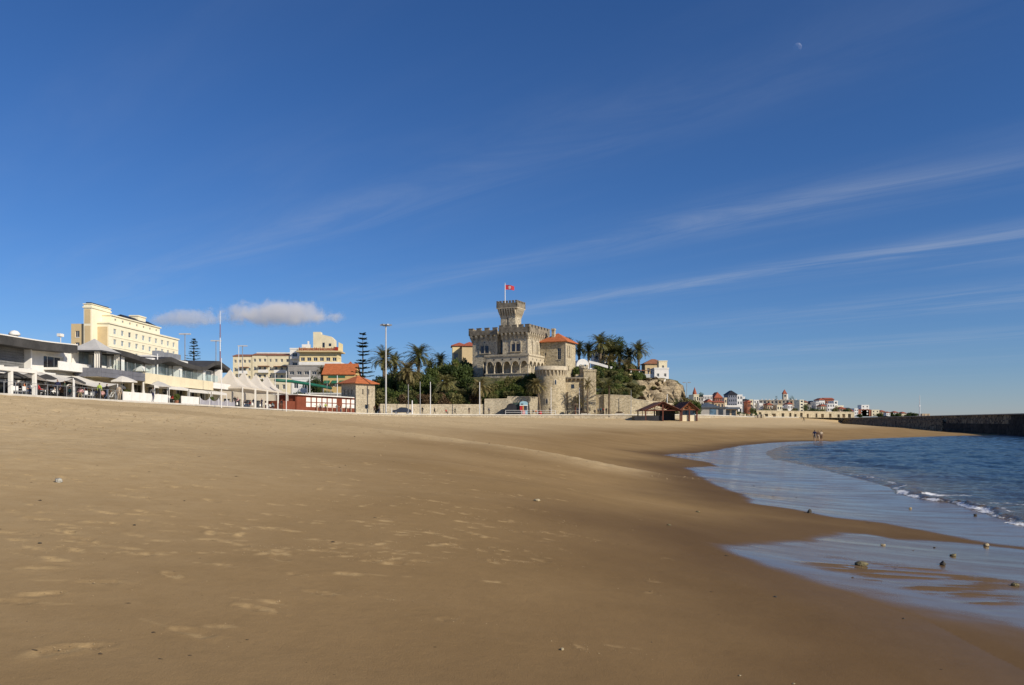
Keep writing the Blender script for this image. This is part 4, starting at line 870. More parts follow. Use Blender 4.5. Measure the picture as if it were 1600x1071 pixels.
# four peaked tents
tent_m = mat('ivory_tent_canvas', (.74,.68,.58), .8, .05, .5, trans=.2)
def tent(label, y):
    o = thing('peaked_tent', label, 'tent', (-45.3, y, 5.17), 0, 'row of peaked ivory tents'); n = 10; h = 3.15; c4 = [(3, -3), (3, 3), (-3, 3), (-3, -3)]; q = MB()
    pf = lambda u_: (1-u_)**1.0; hz = lambda u_: h+.05+(2.75)*(u_**2.1)
    for s_ in range(4):
        a, b = c4[s_], c4[(s_+1) % 4]
        for i in range(n):
            for j in range(6):
                def P_(u_, v_):
                    k_ = .045+.955*(1-u_); x = (a[0]*(1-v_)+b[0]*v_)*k_; y_ = (a[1]*(1-v_)+b[1]*v_)*k_; return (x, y_, hz(u_)-.18*math.sin(math.pi*v_)*(1-u_)*u_*2)
                q.add([P_(i/n, j/6), P_(i/n, (j+1)/6), P_((i+1)/n, (j+1)/6), P_((i+1)/n, j/6)], [(0, 1, 2, 3)])
    q.tube([(0, 0, h+2.7), (0, 0, h+3.1)], [.12, .03], 8); q.build('canopy', tent_m, o)
    for s_ in range(4):
        a, b = c4[s_], c4[(s_+1) % 4]; q = MB(); q.add([(*a, h-.22), (*b, h-.22), (*b, h+.05), (*a, h+.05)], [(0, 1, 2, 3)]); q.build('valance', tent_m, o)
        q = MB(); q.box(a[0]-.07, a[1]-.07, 0, a[0]+.07, a[1]+.07, h-.0); q.build('post', white_p, o)
for lab, y in (('nearest of the four peaked ivory tents', 128), ('second peaked ivory tent from the beach club', 134.4), ('third peaked ivory tent from the beach club', 140.8), ('farthest of the four peaked ivory tents', 147.2)): tent(lab, y)
# ------------------------------------------------------------------ brown kiosk, stone hut
rust = mat('red_brown_boards', (.20,.055,.028), .7, .15, 1.0, streak=.2)
A = Vector((-40.2, 150.5, 0)); B = Vector((-34.3, 171.5, 0))
KY = math.atan2(*(W(549, 170)[1]-W(464, 150)[1], W(549, 170)[0]-W(464, 150)[0])); ax, ay = W(464, 150); LK = math.hypot(W(549, 170)[0]-ax, 20)
ki = thing('beach_kiosk', 'long red-brown timber kiosk with white shutter panels and pale flat roof', 'kiosk', (ax, ay, 4.7), KY)
hk = []
n = 9
for i in range(6): hk += [(3.2+i*2.0, 1.0, 4.8+i*2.0, 1.85), (3.2+i*2.0, 1.98, 4.8+i*2.0, 2.85)]
for i in range(3): hk += [(17.0+i*1.9, 1.0, 18.5+i*1.9, 1.85), (17.0+i*1.9, 1.98, 18.5+i*1.9, 2.85)]
_, kf = solid(ki, 0, 0, -.6, LK, 4.5, 3.2, rust, {'F': [(a, b+.6, c, d+.6) for a, b, c, d in hk]}, 'wall', .06)
for a, b, c, d in hk: q = MB(); q.box(a+.02, .03, b+.02, c-.02, .07, d-.02); q.build('shutter_panel', white_wall, ki)
q = MB(); q.box(-.4, -.5, 3.2, LK+.4, 4.9, 3.38); q.build('roof', white_p, ki)
q = MB(); q.box(-4.2, .3, -.6, -.01, 4, 2.0); q.build('side_store', rust, ki)
q = MB(); q.box(-.2, .1, -.6, 0.0, .3, 3.2); q.build('corner_post', rust, ki)
hx_, hy_ = W(556, 172); 
hut = thing('stone_hut', 'small two-storey stone hut with orange pyramid tile roof', 'hut', (hx_, hy_, 4.5), math.radians(50))
hf = [(1.75, 5.05, 2.1, 6.25), (3.4, 5.05, 3.75, 6.25), (2.5, 1.9, 3.7, 2.9)]
_, hfr = solid(hut, 0, 0, -.8, 5.3, 5.0, 6.6, garden_m, {'F': [(a, b, c, d) for a, b, c, d in hf], 'L': [(1.0, 5.0, 1.35, 6.1), (2.2, 5.0, 2.55, 6.1), (3.4, 5.0, 3.75, 6.1)]}, 'wall', .25)
for h in hf: window(hut, hfr['F'], h, glass_d, trim_m, .2, (0, 0), False)
for h in ((1.0, 5.0, 1.35, 6.1), (2.2, 5.0, 2.55, 6.1), (3.4, 5.0, 3.75, 6.1)): window(hut, hfr['L'], h, glass_d, trim_m, .2, (0, 0), False)
q = MB(); hip_roof(q, 0, 0, 5.3, 5.0, 6.6, 1.75, .75, .14); rf_ = q.build('roof', orange_m, hut)
q = MB(); q.box(-.05, -.05, 3.2, 5.35, -.001, 3.35); q.build('string_course', trim_m, hut)
q = MB(); q.box(5.3, 1, -.8, 5.9, 4.6, 3.0); q.build('side_wing', garden_m, hut)
# red timber beach pavilion
def truss_roof(parent, x0, x1, y0, y1, ze, zr, m):
    """gable facing the viewer: ridge along y"""
    cx = (x0+x1)/2; q = MB(); o = .5
    for s_ in (-1, 1):
        xe = cx+s_*((x1-x0)/2+o); V = [(cx, y0-o, zr), (xe, y0-o, ze-.25), (xe, y1+o, ze-.25), (cx, y1+o, zr)]; V += [(a, b, c-.14) for a, b, c in V]
        q.add(V, [(0,1,2,3),(7,6,5,4),(0,4,5,1),(1,5,6,2),(2,6,7,3),(3,7,4,0)])
    q.build('roof', roof_b, parent)
    for yy in (y0, y1):
        for s_ in (-1, 1):
            q = MB(); q.tube([(cx, yy, zr-.35), (cx+s_*(x1-x0)/2, yy, ze-.25)], .11, 6); q.build('rafter', m, parent)
            for k_ in (.28, .6):
                q = MB(); q.tube([(cx, yy, ze-.05), (cx+s_*(x1-x0)/2*k_*.9, yy, zr-.35-(zr-ze)*k_*.85)], .06, 6); q.build('brace', m, parent)
        q = MB(); q.box(x0, yy-.09, ze-.3, x1, yy+.09, ze-.1); q.build('tie_beam', m, parent); q = MB(); q.tube([(cx, yy, ze-.2), (cx, yy, zr-.3)], .08, 6); q.build('king_post', m, parent)
roof_b = tile_mat('brown_roof_tiles', (.155,.058,.036)); timber = mat('dark_red_timber', (.13,.038,.022), .65, .2, 1.0); timber_l = mat('orange_timber', (.26,.085,.03), .6, .2, 1.0)
px_, py_ = W(1008, 176)
pv = thing('beach_pavilion', 'open red timber beach pavilion with two brown tiled gables on the sand', 'pavilion', (px_, py_, 3.55), .03)
truss_roof(pv, 0, 7.9, 0, 9, 2.0, 3.75, timber); truss_roof(pv, 8.3, 11.9, 1.0, 10, 2.15, 3.8, timber_l)
for x, y, h in ((.1, 0, 2), (3.95, 0, 3.3), (7.8, 0, 2), (.1, 9, 2), (3.95, 9, 2), (7.8, 9, 2)): q = MB(); q.box(x-.13, y-.13, -.6, x+.13, y+.13, h); q.build('post', timber, pv)
for x, y in ((8.4, 1), (10.1, 1), (11.8, 1), (11.8, 10), (8.4, 10)): q = MB(); q.box(x-.13, y-.13, -.6, x+.13, y+.13, 2.1); q.build('post', timber, pv)
q = MB(); q.box(8.4, 1.2, -.6, 11.8, 1.4, .75); q.build('parapet', cream_p, pv)
q = MB(); q.box(8.45, 2.4, .75, 11.75, 2.5, 2.0); q.build('glass_front', glass_b, pv)
q = MB(); q.box(4.2, 4.5, -.6, 7.7, 8.8, 1.9); q.build('bar_counter', black_p, pv)
q = MB(); q.box(-2.4, -.3, -.6, 0, 3, .55); q.build('side_platform', black_p, pv); q = MB(); q.box(.2, .4, -.6, 4.0, .6, .6); q.build('screen', black_p, pv)
q = MB(); q.box(-.4, 1.5, 1.9, -.2, 4, 2.1); q.box(-.35, 1.6, -.5, -.22, 1.75, 1.9); q.build('side_frame', timber, pv)
# promenade railing on the near left and in front of the castle
def railing(label, pts, h=1.0, rails=(.98, .5), post=.035, m=metal_w, step=2.0):
    o = thing('railing', label, 'railing', (pts[0][0], pts[0][1], 0)); ox, oy = pts[0][:2]
    for a, b in zip(pts, pts[1:]):
        L = math.hypot(b[0]-a[0], b[1]-a[1]); n = max(1, round(L/step))
        for i in range(n+(b is pts[-1])):
            u_ = i/n; x, y, z = [a[k_]+(b[k_]-a[k_])*u_ for k_ in range(3)]; q = MB(); q.box(-post, -post, 0, post, post, h); q.build('post', m, o, loc=(x-ox, y-oy, z))
        for r_ in rails: q = MB(); q.tube([(a[0]-ox, a[1]-oy, a[2]+h*r_), (b[0]-ox, b[1]-oy, b[2]+h*r_)], post*.75, 6); q.build('rail', m, o)
pr_ = lambda i, off=.25: (PX[i][0]-off, PX[i][1], PX[i][2]+.03)
railing('thin grey post railing along the near terrace edge', [(-42.55, 62, 5.3), (-42.55, 87, 5.27)], 1.05, (.98,), .025, metal_g, 1.6)
railing('cream metal railing in front of the brown kiosk', [(ax-2.5, ay-3.0, 4.95), (ax+LK*math.cos(KY)*.95+1.0, ay+LK*math.sin(KY)*.95-2.6, 4.6)], 1.25, (.98,), .05, mat('cream_metal', (.55,.47,.34), .6, .1), 1.5)
def prom_at(px):
    """point of the promenade edge seen at column px"""
    best = min(range(len(PX)), key=lambda i: abs(800+F*PX[i][0]/max(PX[i][1], 1)-px) if PX[i][1] > 60 else 1e9); i = best
    c = lambda q_: 800+F*q_[0]/q_[1]; j = i+1 if c(PX[i]) < px else i-1; u_ = (px-c(PX[i]))/(c(PX[j])-c(PX[i])+1e-9); return PX[i]+(PX[j]-PX[i])*u_
def prom(px, inland=0.0):
    """promenade surface point at column px, set back from the edge"""
    q_ = prom_at(px); d_ = q_[1]+inland; z = q_[2]-.02; return ((px-800)/F*d_, d_, z)
railing('white two-bar railing on the promenade in front of the castle garden', [prom(x, .5) for x in (790, 815, 840, 868)], 1.0, (.97, .5), .04, metal_w, 3.2)
railing('pale pipe railing along the foot of the round bastion', [prom(x, .5) for x in (870, 885, 905)], .9, (.97,), .04, mat('cream_metal'), 3.0)
railing('thin railing behind the beach pavilion', [prom(x, .5) for x in (985, 1000, 1012)], 1.0, (.97,), .03, metal_g, 2.5)
# ------------------------------------------------------------------ the town
plant_pots = []
def balcony(parent, fr, u0, u1, v, m, out=1.1, h=.95, slab=.2):
    q = MB(); q.ext([(u0, 0), (u1, 0), (u1, slab), (u0, slab)], fr.p(0, v), fr.U, (0, 0, 1), fr.N, out)
    q.ext([(u0, slab), (u1, slab), (u1, slab+h), (u0, slab+h)], fr.p(0, v, out-.12), fr.U, (0, 0, 1), fr.N, .119); return q.build('balcony', m, parent)
def block(name, label, px, d, yaw, Lx, Ly, z0, z1, m, F_=None, R_=None, L_=None, roof=None, glass=None, frame=None, group=None, cat='building', over=.4, rh=1.8, par=.5, bars=(1, 0), sill=False):
    """building with its near-left corner seen at column px; F_/R_/L_ = (columns, width, rows, height)"""
    o = thing(name, label, cat, (*W(px, d), z0), yaw, group); H_ = z1-z0; fc = {}
    for k_, g_, L in (('F', F_, Lx), ('R', R_, Ly), ('L', L_, Ly)):
        if g_: fc[k_] = grid(L, g_[0], g_[1], g_[2], g_[3])
    _, fr = solid(o, 0, 0, 0, Lx, Ly, H_, m, fc, 'wall', .3)
    for k_ in fc:
        for h in fc[k_]: window(o, fr[k_], h, glass or glass_d, frame or white_p, .22, bars, sill)
    if roof == 'hip': q = MB(); hip_roof(q, 0, 0, Lx, Ly, H_+.003, rh, over); o['_r'] = 0; r_ = q.build('roof', ROOF, o)
    elif roof == 'gable':
        q = MB(); e = over; V = [(-e, -e, H_), (Lx+e, -e, H_), (Lx+e, Ly/2, H_+rh), (-e, Ly/2, H_+rh), (-e, Ly+e, H_), (Lx+e, Ly+e, H_)]; V += [(a, b, c+.18) for a, b, c in V]
        q.add(V, [(6,7,8,9),(9,8,11,10),(0,3,2,1),(3,4,5,2),(0,1,7,6),(4,10,11,5),(0,6,9,3),(3,9,10,4),(1,2,8,7),(2,5,11,8)]); q.build('roof', ROOF, o)
        for x in (0.01, Lx-.01): q = MB(); q.add([(x, 0, H_), (x, Ly, H_), (x, Ly/2, H_+rh)], [(0, 1, 2)]); q.build('gable', m, o)
    else:
        q = MB(); t_ = .25
        q.box(-.1, -.1, H_+.003, Lx+.1, t_, H_+par); q.box(-.1, Ly-t_, H_+.003, Lx+.1, Ly+.1, H_+par); q.box(-.1, t_, H_+.003, t_, Ly-t_, H_+par); q.box(Lx-t_, t_, H_+.003, Lx+.1, Ly-t_, H_+par); q.build('parapet', m, o)
    if '_r' in o: del o['_r']
    return o, fr
ROOF = red_tile
ochre = mat('ochre_render', (.62,.44,.19), .85, .08, .5, streak=.12); yellow = mat('pale_yellow_render', (.74,.61,.33), .85, .07, .5, streak=.10); beige = mat('beige_render', (.50,.44,.34), .85, .12, .5, streak=.2)
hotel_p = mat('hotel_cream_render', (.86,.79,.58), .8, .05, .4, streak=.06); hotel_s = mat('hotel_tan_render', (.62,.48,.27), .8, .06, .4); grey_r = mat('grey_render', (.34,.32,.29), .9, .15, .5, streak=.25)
# big cream hotel
ho = thing('hotel', 'large cream hotel with rows of pale windows and a square stair tower', 'hotel', (-126.6, 250, 8.0))
H0 = 25.6
rows = [H0-2.3-i*3.33 for i in range(4)]; colsR = [(3.0+i*4.9, r, 4.9+i*4.9, r+1.7) for r in [H0-3.0-i*3.33 for i in range(4)] for i in range(10)]
_, hf_ = solid(ho, -3.59, 0, 0, 0, 52, H0, hotel_p, {'R': colsR, 'F': []}, 'wall', .25)
for i, h in enumerate(colsR): window(ho, hf_['R'], h, glass_d if i in (2, 24, 27) else glass_p, white_p, .2, (1, 1), False)
q = MB(); q.box(-3.59, -.3, H0+.003, .35, 52.3, H0+.5); q.build('cornice', hotel_p, ho)
for r in (H0-3.9, H0-7.2): q = MB(); q.box(-.001, 0, r, .12, 52, r+.25); q.build('string_course', hotel_p, ho)
sm = [(2.2+i*4.9, 1.0, 3.4+i*4.9, 1.7) for i in range(7)]
_, h2 = solid(ho, -3.58, 3, H0+.5, -.8, 38, H0+2.9, hotel_p, {'R': sm}, 'attic_wall', .2)
for h in sm: window(ho, h2['R'], h, glass_p, hotel_s, .12, (0, 0), False)
q = MB(); q.box(-3.57, 2.7, H0+2.903, -.4, 38.5, H0+3.25); q.build('attic_roof', hotel_p, ho); q = MB(); hip_roof(q, -5.1, 12, -1.2, 36, H0+3.26, 1.3, .2); q.build('roof', black_p, ho)
q = MB(); q.box(-5.0, 24, H0+3.3, -2.0, 29.5, H0+5.4); q.box(-5.2, 23.8, H0+5.4, -1.8, 29.7, H0+5.8); q.build('roof_box', hotel_p, ho)
q = MB(); q.box(-6.0, -3.5, 0, -3.6, 8.2, 31.1); q.build('stair_tower', hotel_p, ho)
q = MB(); q.box(-6.25, -3.75, 30.0, -3.35, 8.45, 30.5); q.box(-6.2, -3.7, 31.103, -3.4, 8.4, 31.35); q.build('tower_cornice', hotel_p, ho)
q = MB(); q.box(-5.6, -3.0, 31.36, -4.0, 7.8, 31.8); q.build('tower_roof', black_p, ho)
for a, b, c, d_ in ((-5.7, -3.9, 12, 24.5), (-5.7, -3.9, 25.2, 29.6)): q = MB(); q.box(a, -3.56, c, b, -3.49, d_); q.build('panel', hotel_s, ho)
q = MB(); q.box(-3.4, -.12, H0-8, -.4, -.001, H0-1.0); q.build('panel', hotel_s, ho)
wg = [(1.3, 21.0, 2.6, 23.0), (1.3, 17.4, 2.6, 19.4), (1.3, 13.8, 2.6, 15.8)]
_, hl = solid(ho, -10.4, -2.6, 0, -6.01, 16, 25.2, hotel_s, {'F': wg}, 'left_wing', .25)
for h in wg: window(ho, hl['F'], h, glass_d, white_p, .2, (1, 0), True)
# apartments
ap = []
for lab, px, w_, zt, mm in (('cream apartment house with red roof, leftmost behind the tents', 364, 7.0, 27.3, cream_p), ('tall cream apartment house with four small dark top windows', 394, 7.6, 27.7, cream_p), ('cream apartment house with ochre balcony niche, right of the four-window one', 418.5, 8.3, 27.6, cream_p)):
    rows_ = [zt-12-2.4, zt-12-5.4, zt-12-8.4, zt-12-11.2]; ROOF = brown_tile
    o, fr = block('apartment_house', lab, px, 300, .02, w_, 10, 12, zt, mm, (4, .9, [r for r in rows_ if r > .5], 1.15), (2, .9, [r for r in rows_ if r > .5], 1.15), None, 'gable', group='cream apartment houses behind the tents', rh=1.0, over=.25)
    balcony(o, fr['F'], 2.6, w_-1.2, zt-12-6.6, white_wall, 1.3); balcony(o, fr['F'], 2.6, w_-1.2, zt-12-9.8, white_wall, 1.3)
    q = MB(); q.box(2.4, -1.5, zt-12-4.2, w_-1.0, -.01, zt-12-4.0); q.build('canopy', brown_tile, o)
ROOF = red_tile
o, fr = block('apartment_block', 'wide set-back cream block with flat overhanging roof above the apartment houses', 406, 315, .02, 12, 12, 16, 29.6, cream_p, (5, 1.2, [11.2], 1.3), (2, 1.2, [11.2], 1.3), None); q = MB(); q.box(-1, -1, 13.6, 13, 13, 14.0); q.build('roof_slab', white_wall, o)
o, fr = block('apartment_block', 'white block with dark balconies next to the yellow hotel', 453, 300, .0, 3.7, 10, 12, 30.0, white_wall, (1, 1.8, [4.6, 8.0, 11.4, 14.9], 1.7), None, None)
for v in (4.0, 7.4, 10.8, 14.3): balcony(o, fr['F'], .4, 3.9, v, white_wall, .9, .7)
o, fr = block('grey_building', 'low grey rendered building with a row of dark openings below the yellow hotel', 450, 262, .02, 12.2, 9, 10, 21.0, grey_r, (5, 1.5, [8.2], 1.1), None, None, par=.3)
# yellow balcony hotel with roof sign
yh = thing('balcony_hotel', 'pale yellow hotel with white balcony bands, roof terrace and red roof lettering', 'hotel', (*W(468, 290), 3.4), .02)
rz = [23.5-3.15*i for i in range(5)]
yw = grid(13.8, 6, 1.5, [z-2.1 for z in rz], 1.35); ys = grid(7, 3, 1.4, [z-2.1 for z in rz], 1.35)
_, yf = solid(yh, 0, 0, 0, 13.8, 7, 24.6, yellow, {'F': yw, 'R': ys}, 'wall', .3)
for h in yw: window(yh, yf['F'], h, glass_d, white_p, .2, (1, 0), False)
for h in ys: window(yh, yf['R'], h, glass_d, white_p, .2, (1, 0), False)
for z in rz[1:]: balcony(yh, yf['F'], 0, 14.9, z-.45, white_wall, 1.2, .95); balcony(yh, yf['R'], 0, 7, z-.45, white_wall, 1.19, .95)
q = MB(); q.box(-.9, -1.5, 24.6, 15.2, 7.5, 25.1); q.build('cornice', hotel_s, yh); q = MB(); q.box(-.3, -.6, 25.1, 14.2, -.4, 26.2); q.build('terrace_wall', yellow, yh); q = MB(); q.box(14.2, -.4, 25.1, 14.4, 7, 28.2); q.build('terrace_wall', yellow, yh)
q = MB(); q.box(4.6, 1.5, 25.1, 7.3, 4.5, 32.2); q.build('lift_tower', cream_p, yh)
q = MB(); q.ext([(0, 0), (5.0, 0), (5.0, 4.2), (3.8, 5.4), (0, 6.3)], (7.31, 1.6, 25.1), (1, 0, 0), (0, 0, 1), (0, 1, 0), 4); q.build('penthouse', cream_p, yh)
q = MB(); q.box(8.0, 1.55, 26.5, 8.8, 1.7, 28.3); q.build('door', glass_d, yh); q = MB(); q.box(10.3, 1.55, 27.0, 11.2, 1.7, 28.0); q.build('window', glass_d, yh)
q = MB(); q.box(.6, 1, 25.1, 3.4, 3, 27.6); q.box(2.6, 1.2, 27.6, 3.1, 1.8, 28.8); q.build('roof_box', white_wall, yh)
sg = mat('red_sign_letters', (.33,.035,.02), .5, .1)
x = .1; sgp = MB()
random.seed(3)
for i in range(19):     # raised red letter strokes, too far away to read
    q = MB(); w_ = random.choice((.34, .42, .5)); hgt = random.choice((.85, .85, 1.2)); k_ = i % 3
    q.box(0, 0, 0, .12, .1, hgt)
    if k_ == 0: q.box(.121, 0, .62, w_-.121, .1, .76); q.box(w_-.12, 0, 0, w_, .1, .76)
    elif k_ == 1: q.box(.121, 0, 0, w_, .1, .13); q.box(.121, 0, .64, w_, .1, .77); q.box(.121, 0, .33, w_, .1, .43)
    else: q.box(.121, 0, 0, w_-.121, .1, .13); q.box(w_-.12, 0, 0, w_, .1, .77)
    q.build('sign_letter', sg, yh, loc=(x, -.75, 25.25)); x += w_+.24
q = MB(); q.box(x, -.8, 25.1, x+1.2, -.65, 26.5); q.build('sign_board', sg, yh)
# villa, turret house and things around the slide
ROOF = orange_m
vi, vf = block('villa', 'ochre villa with orange roof and green window awnings', 505, 236, .0, 9.3, 8, 9.5, 16.7, ochre, (4, 1.0, [3.6], 1.6), (2, 1.0, [3.6], 1.6), None, 'gable', rh=3.4, over=.4)
green_c = mat('green_awning_cloth', (.02,.13,.07), .8, .15)
for i in range(4):
    u_ = 9.3/8*(2*i+1); q = MB(); q.add([(u_-.9, -.02, 5.5), (u_+.9, -.02, 5.5), (u_+.9, -1.0, 4.6), (u_-.9, -1.0, 4.6)], [(0, 1, 2, 3)]); q.build('awning', green_c, vi)
q = MB(); q.box(1.5, -.1, 6.3, 6.5, -.02, 6.8); q.build('sign_band', green_c, vi)
ROOF = red_tile
block('turret_house', 'narrow stone turret house with red pyramid roof behind the villa', 541.5, 246, .0, 2.1, 2.1, 9, 19.4, beige, (2, .5, [8.2], 1.3), (2, .5, [8.2], 1.3), None, 'hip', rh=1.9, over=.5)
block('white_house', 'small white flat-roofed house above the green slide', 456, 215, .0, 4.4, 5, 9, 14.3, white_wall, (2, 1.2, [2.8], 1.5), (1, 1.2, [2.8], 1.5), None)
block('white_house', 'low white house with terrace behind the far tents', 418, 225, .0, 5.5, 5, 9, 14.6, cream_p, (3, .9, [3.0], 1.3), None, None)
block('white_house', 'pale low house between the tents and the grey building', 436, 232, .0, 3.0, 5, 9, 14.2, white_wall, (2, .8, [2.6], 1.3), None, None)
sl = thing('water_slide', 'long green tube slide sloping down behind the brown kiosk', 'slide', (*W(430, 176), 0)); bx, by = W(430, 176)
pts_ = [(W(x, d)[0]-bx, W(x, d)[1]-by, Zp(y, d)) for x, d, y in ((430, 176, 594.5), (455, 180, 596), (480, 186, 600), (505, 192, 604.5), (517, 196, 607))]
q = MB(); q.tube(pts_, .36, 10); q.build('tube', mat('green_plastic', (.02,.13,.085), .5, .15), sl, True)
for p_ in pts_: q = MB(); q.tube([(p_[0], p_[1], 4.6), (p_[0], p_[1], p_[2]-.4)], .09, 6); q.build('support', metal_g, sl)
gw = thing('glass_windscreen', 'tall pale glass windscreen between the tents and the kiosk', 'screen', (*W(436, 152), 4.9), .9)
for i in range(6): q = MB(); q.box(i*1.4+.03, -.015, .3, i*1.4+1.37, .015, 3.4); q.build('glass_sheet', gl, gw); q = MB(); q.box(i*1.4-.04, -.04, 0, i*1.4+.04, .04, 3.5); q.build('post', metal_g, gw)
pt = thing('terrace_wall', 'grey terrace wall behind the kiosk below the villa', 'wall', (*W(478, 200), 4.6), .0); q = MB(); q.box(0, 0, 0, 15, .5, 5.2); q.build('wall', grey_r, pt); q = MB(); q.box(-.1, -.1, 5.2, 15.1, .6, 5.45); q.build('coping', white_p, pt)
ROOF = red_tile
block('villa', 'small yellow villa with red roof left of the castle', 707, 238, .1, 4.2, 6, 14, 25.4, yellow, (2, 1.2, [7.4], 1.9), (2, .8, [7.4], 1.6), None, 'hip', rh=1.1)
block('villa', 'shaded tan villa half hidden behind the castle corner', 722, 232, .1, 4.5, 6, 13, 24.8, hotel_s, (2, .8, [6.4], 1.4), None, None, 'hip', rh=1.3)
block('villa', 'ochre garden house among shrubs at the left foot of the castle', 703, 228, .05, 4, 5, 12, 18.6, hotel_s, (2, 1.0, [5.0], 1.5), None, None)
for i, (px, y0, y1) in enumerate(((719, 533, 540), (729, 534, 541))): pass
# houses on the headland
dm_ = thing('domed_house', 'small whitewashed house with rounded vault roof and arched openings', 'house', (*W(901, 236), 17.5), .2)
prof = [(1.9+1.95*math.cos(math.pi*i/12), 2.0+1.9*math.sin(math.pi*i/12)) for i in range(13)]
q = MB(); q.ext([(-.05, 0), (3.85, 0)]+prof, (0, 0, 0), (1, 0, 0), (0, 0, 1), (0, 1, 0), 5); q.build('wall', white_wall, dm_)
for x_ in (.9, 2.2): q = MB(); q.ext([(x_, .9), (x_+.8, .9)]+[(x_+.4+.4*math.cos(math.pi*i/6), 1.9+.4*math.sin(math.pi*i/6)) for i in range(7)], (0, -.05, 0), (1, 0, 0), (0, 0, 1), (0, 1, 0), .06); q.build('arched_window', glass_p, dm_)
q = MB(); q.box(3.9, -.5, -.5, 5.8, 4, 1.2); q.build('side_wall', white_wall, dm_)
ret_wall('garden_wall', 'white sloping garden wall below the domed house', [w3(920, 226, 563.5), w3(935, 226, 567), w3(950, 226, 571.5)], white_wall, .4, False, low=.75)
ROOF = red_tile
block('white_house', 'white house with red roof hidden among the tall palms', 928, 252, .1, 4.0, 5, 14, 25.2, white_wall, (2, 1.0, [8.3], 1.4), (1, .9, [8.3], 1.4), None, 'hip', rh=.9)
ret_wall('garden_wall', 'pale yellow parapet wall at the brow of the slope', [w3(957, 230, 583), w3(969, 224, 583), w3(997, 225, 586)], mat('pale_yellow_render'), .4, False, low=2.4)
ret_wall('garden_wall', 'bright white parapet wall on the cliff edge', [w3(995, 228, 584), w3(1024, 227, 585)], white_wall, .4, False, low=2.0)
gp = thing('gate_pillar', 'single white gate pillar above the sloping shrubs', 'pillar', (*W(955, 226), 14.0)); q = MB(); q.box(-.25, -.25, 0, .25, .25, 4.2); q.build('shaft', white_wall, gp); q = MB(); q.box(-.32, -.32, 4.2, .32, .32, 4.4); q.build('cap', white_wall, gp)
block('white_house', 'bright white flat-roofed house on the cliff edge', 1022.5, 226.5, .02, 4.1, 6, 14.2, 17.8, white_wall, (2, .7, [1.4], .9), None, None, par=.35)
ROOF = brown_tile
block('villa', 'tan villa with brown roof behind the white clifftop house', 1008, 238, .05, 6.0, 5, 15, 20.0, hotel_s, (3, .8, [2.6], 1.2), None, None, 'hip', rh=1.5)
block('white_house', 'little cream cube house at the end of the clifftop row', 1029.5, 231, .0, 2.4, 3, 15, 20.2, cream_p, (1, .6, [2.6], 1.5), (1, .6, [2.6], 1.3), None, par=.3)
pgo = thing('pergola', 'brown tiled garden pergola on white posts beside the clifftop palms', 'pergola', (*W(985, 231), 15.2)); q = MB(); q.add([(-.3,-.4,2.6),(5.6,-.4,2.2),(5.6,3,2.5),(-.3,3,3.0),(-.3,-.4,2.75),(5.6,-.4,2.35),(5.6,3,2.65),(-.3,3,3.15)], [(0,3,2,1),(4,5,6,7),(0,1,5,4),(1,2,6,5),(2,3,7,6),(3,0,4,7)]); q.build('roof', brown_tile, pgo)
for x_ in (.2, 2.6, 5.2): q = MB(); q.box(x_-.15, -.15, -1, x_+.15, .15, 2.4); q.build('post', white_wall, pgo)
# ------------------------------------------------------------------ the far shore
def far(name, label, x0, x1, ytop, d, m, cols=3, rows_=2, roof=None, ybase=650, depth=9, group='buildings along the far shore', roofm=None, wh=None, glass=None, yaw=.0, rh=2.0, cat='building'):
    global ROOF
    Lx = (x1-x0)/F*d; z0 = Zp(ybase, d); z1 = Zp(ytop, d); H_ = z1-z0; ROOF = roofm or red_tile
    rr_ = [H_-(i+1)*min(3.2, H_/rows_)+.7 for i in range(rows_)]; rr_ = [r for r in rr_ if r > .2]
    w_ = min(1.5, Lx/cols*.55)
    return block(name, label, x0, d, yaw, Lx, depth, z0, z1, m, (cols, w_, rr_, min(1.5, H_/rows_*.55)), (2, 1.2, rr_, min(1.5, H_/rows_*.55)), None, roof, glass, None, group, cat, .4, rh, .4, (0, 0))
redr = mat('brick_red_render', (.36,.13,.07), .85, .1); greyb = mat('blue_grey_render', (.20,.21,.25), .8, .12); tan_r = mat('tan_render', (.50,.38,.24), .85, .1)
o, _ = far('turret_villa', 'cream villa with a pointed red turret, first of the far shore houses', 1084, 1092, 618, 330, cream_p, 2, 3)
q = MB(); q.lathe([(.85, 0), (.85, 1.0), (0, 3.6)], 10); q.build('turret', red_tile, o, loc=(.7, 1.5, Zp(618, 330)-Zp(650, 330)))
far('stepped_house', 'grey stepped apartment house left of the white far shore hotel', 1091, 1099, 622, 335, grey_r, 2, 4)
far('white_hotel', 'white four-storey hotel at the left end of the far shore', 1099, 1113, 619, 350, white_wall, 6, 4)
far('red_house', 'brick-red house with steep red roof beside the white hotel', 1117, 1128, 622, 372, redr, 3, 3, 'hip', rh=2.6)
far('tan_house', 'tan house with red roof standing in front of the brick-red house', 1116, 1131, 629, 345, tan_r, 3, 2, 'hip', rh=.7)
far('cream_tower_house', 'narrow cream tower house right of the tan house', 1132, 1136, 623, 380, cream_p, 1, 3)
o, _ = far('dark_block', 'dark blue-grey apartment block with black hipped roof', 1138, 1151.5, 617, 430, greyb, 4, 5, 'hip', roofm=black_p, rh=2.2)
far('white_block', 'white apartment block attached to the dark block', 1151.6, 1160, 618, 430, white_wall, 2, 4)
far('low_house', 'low white house in front of the dark block', 1133, 1160, 635, 350, white_wall, 5, 1, depth=5)
far('beige_block', 'beige block with small dark roof, right of the white block', 1162, 1170, 626, 450, beige, 2, 4, 'hip', roofm=black_p, rh=.8)
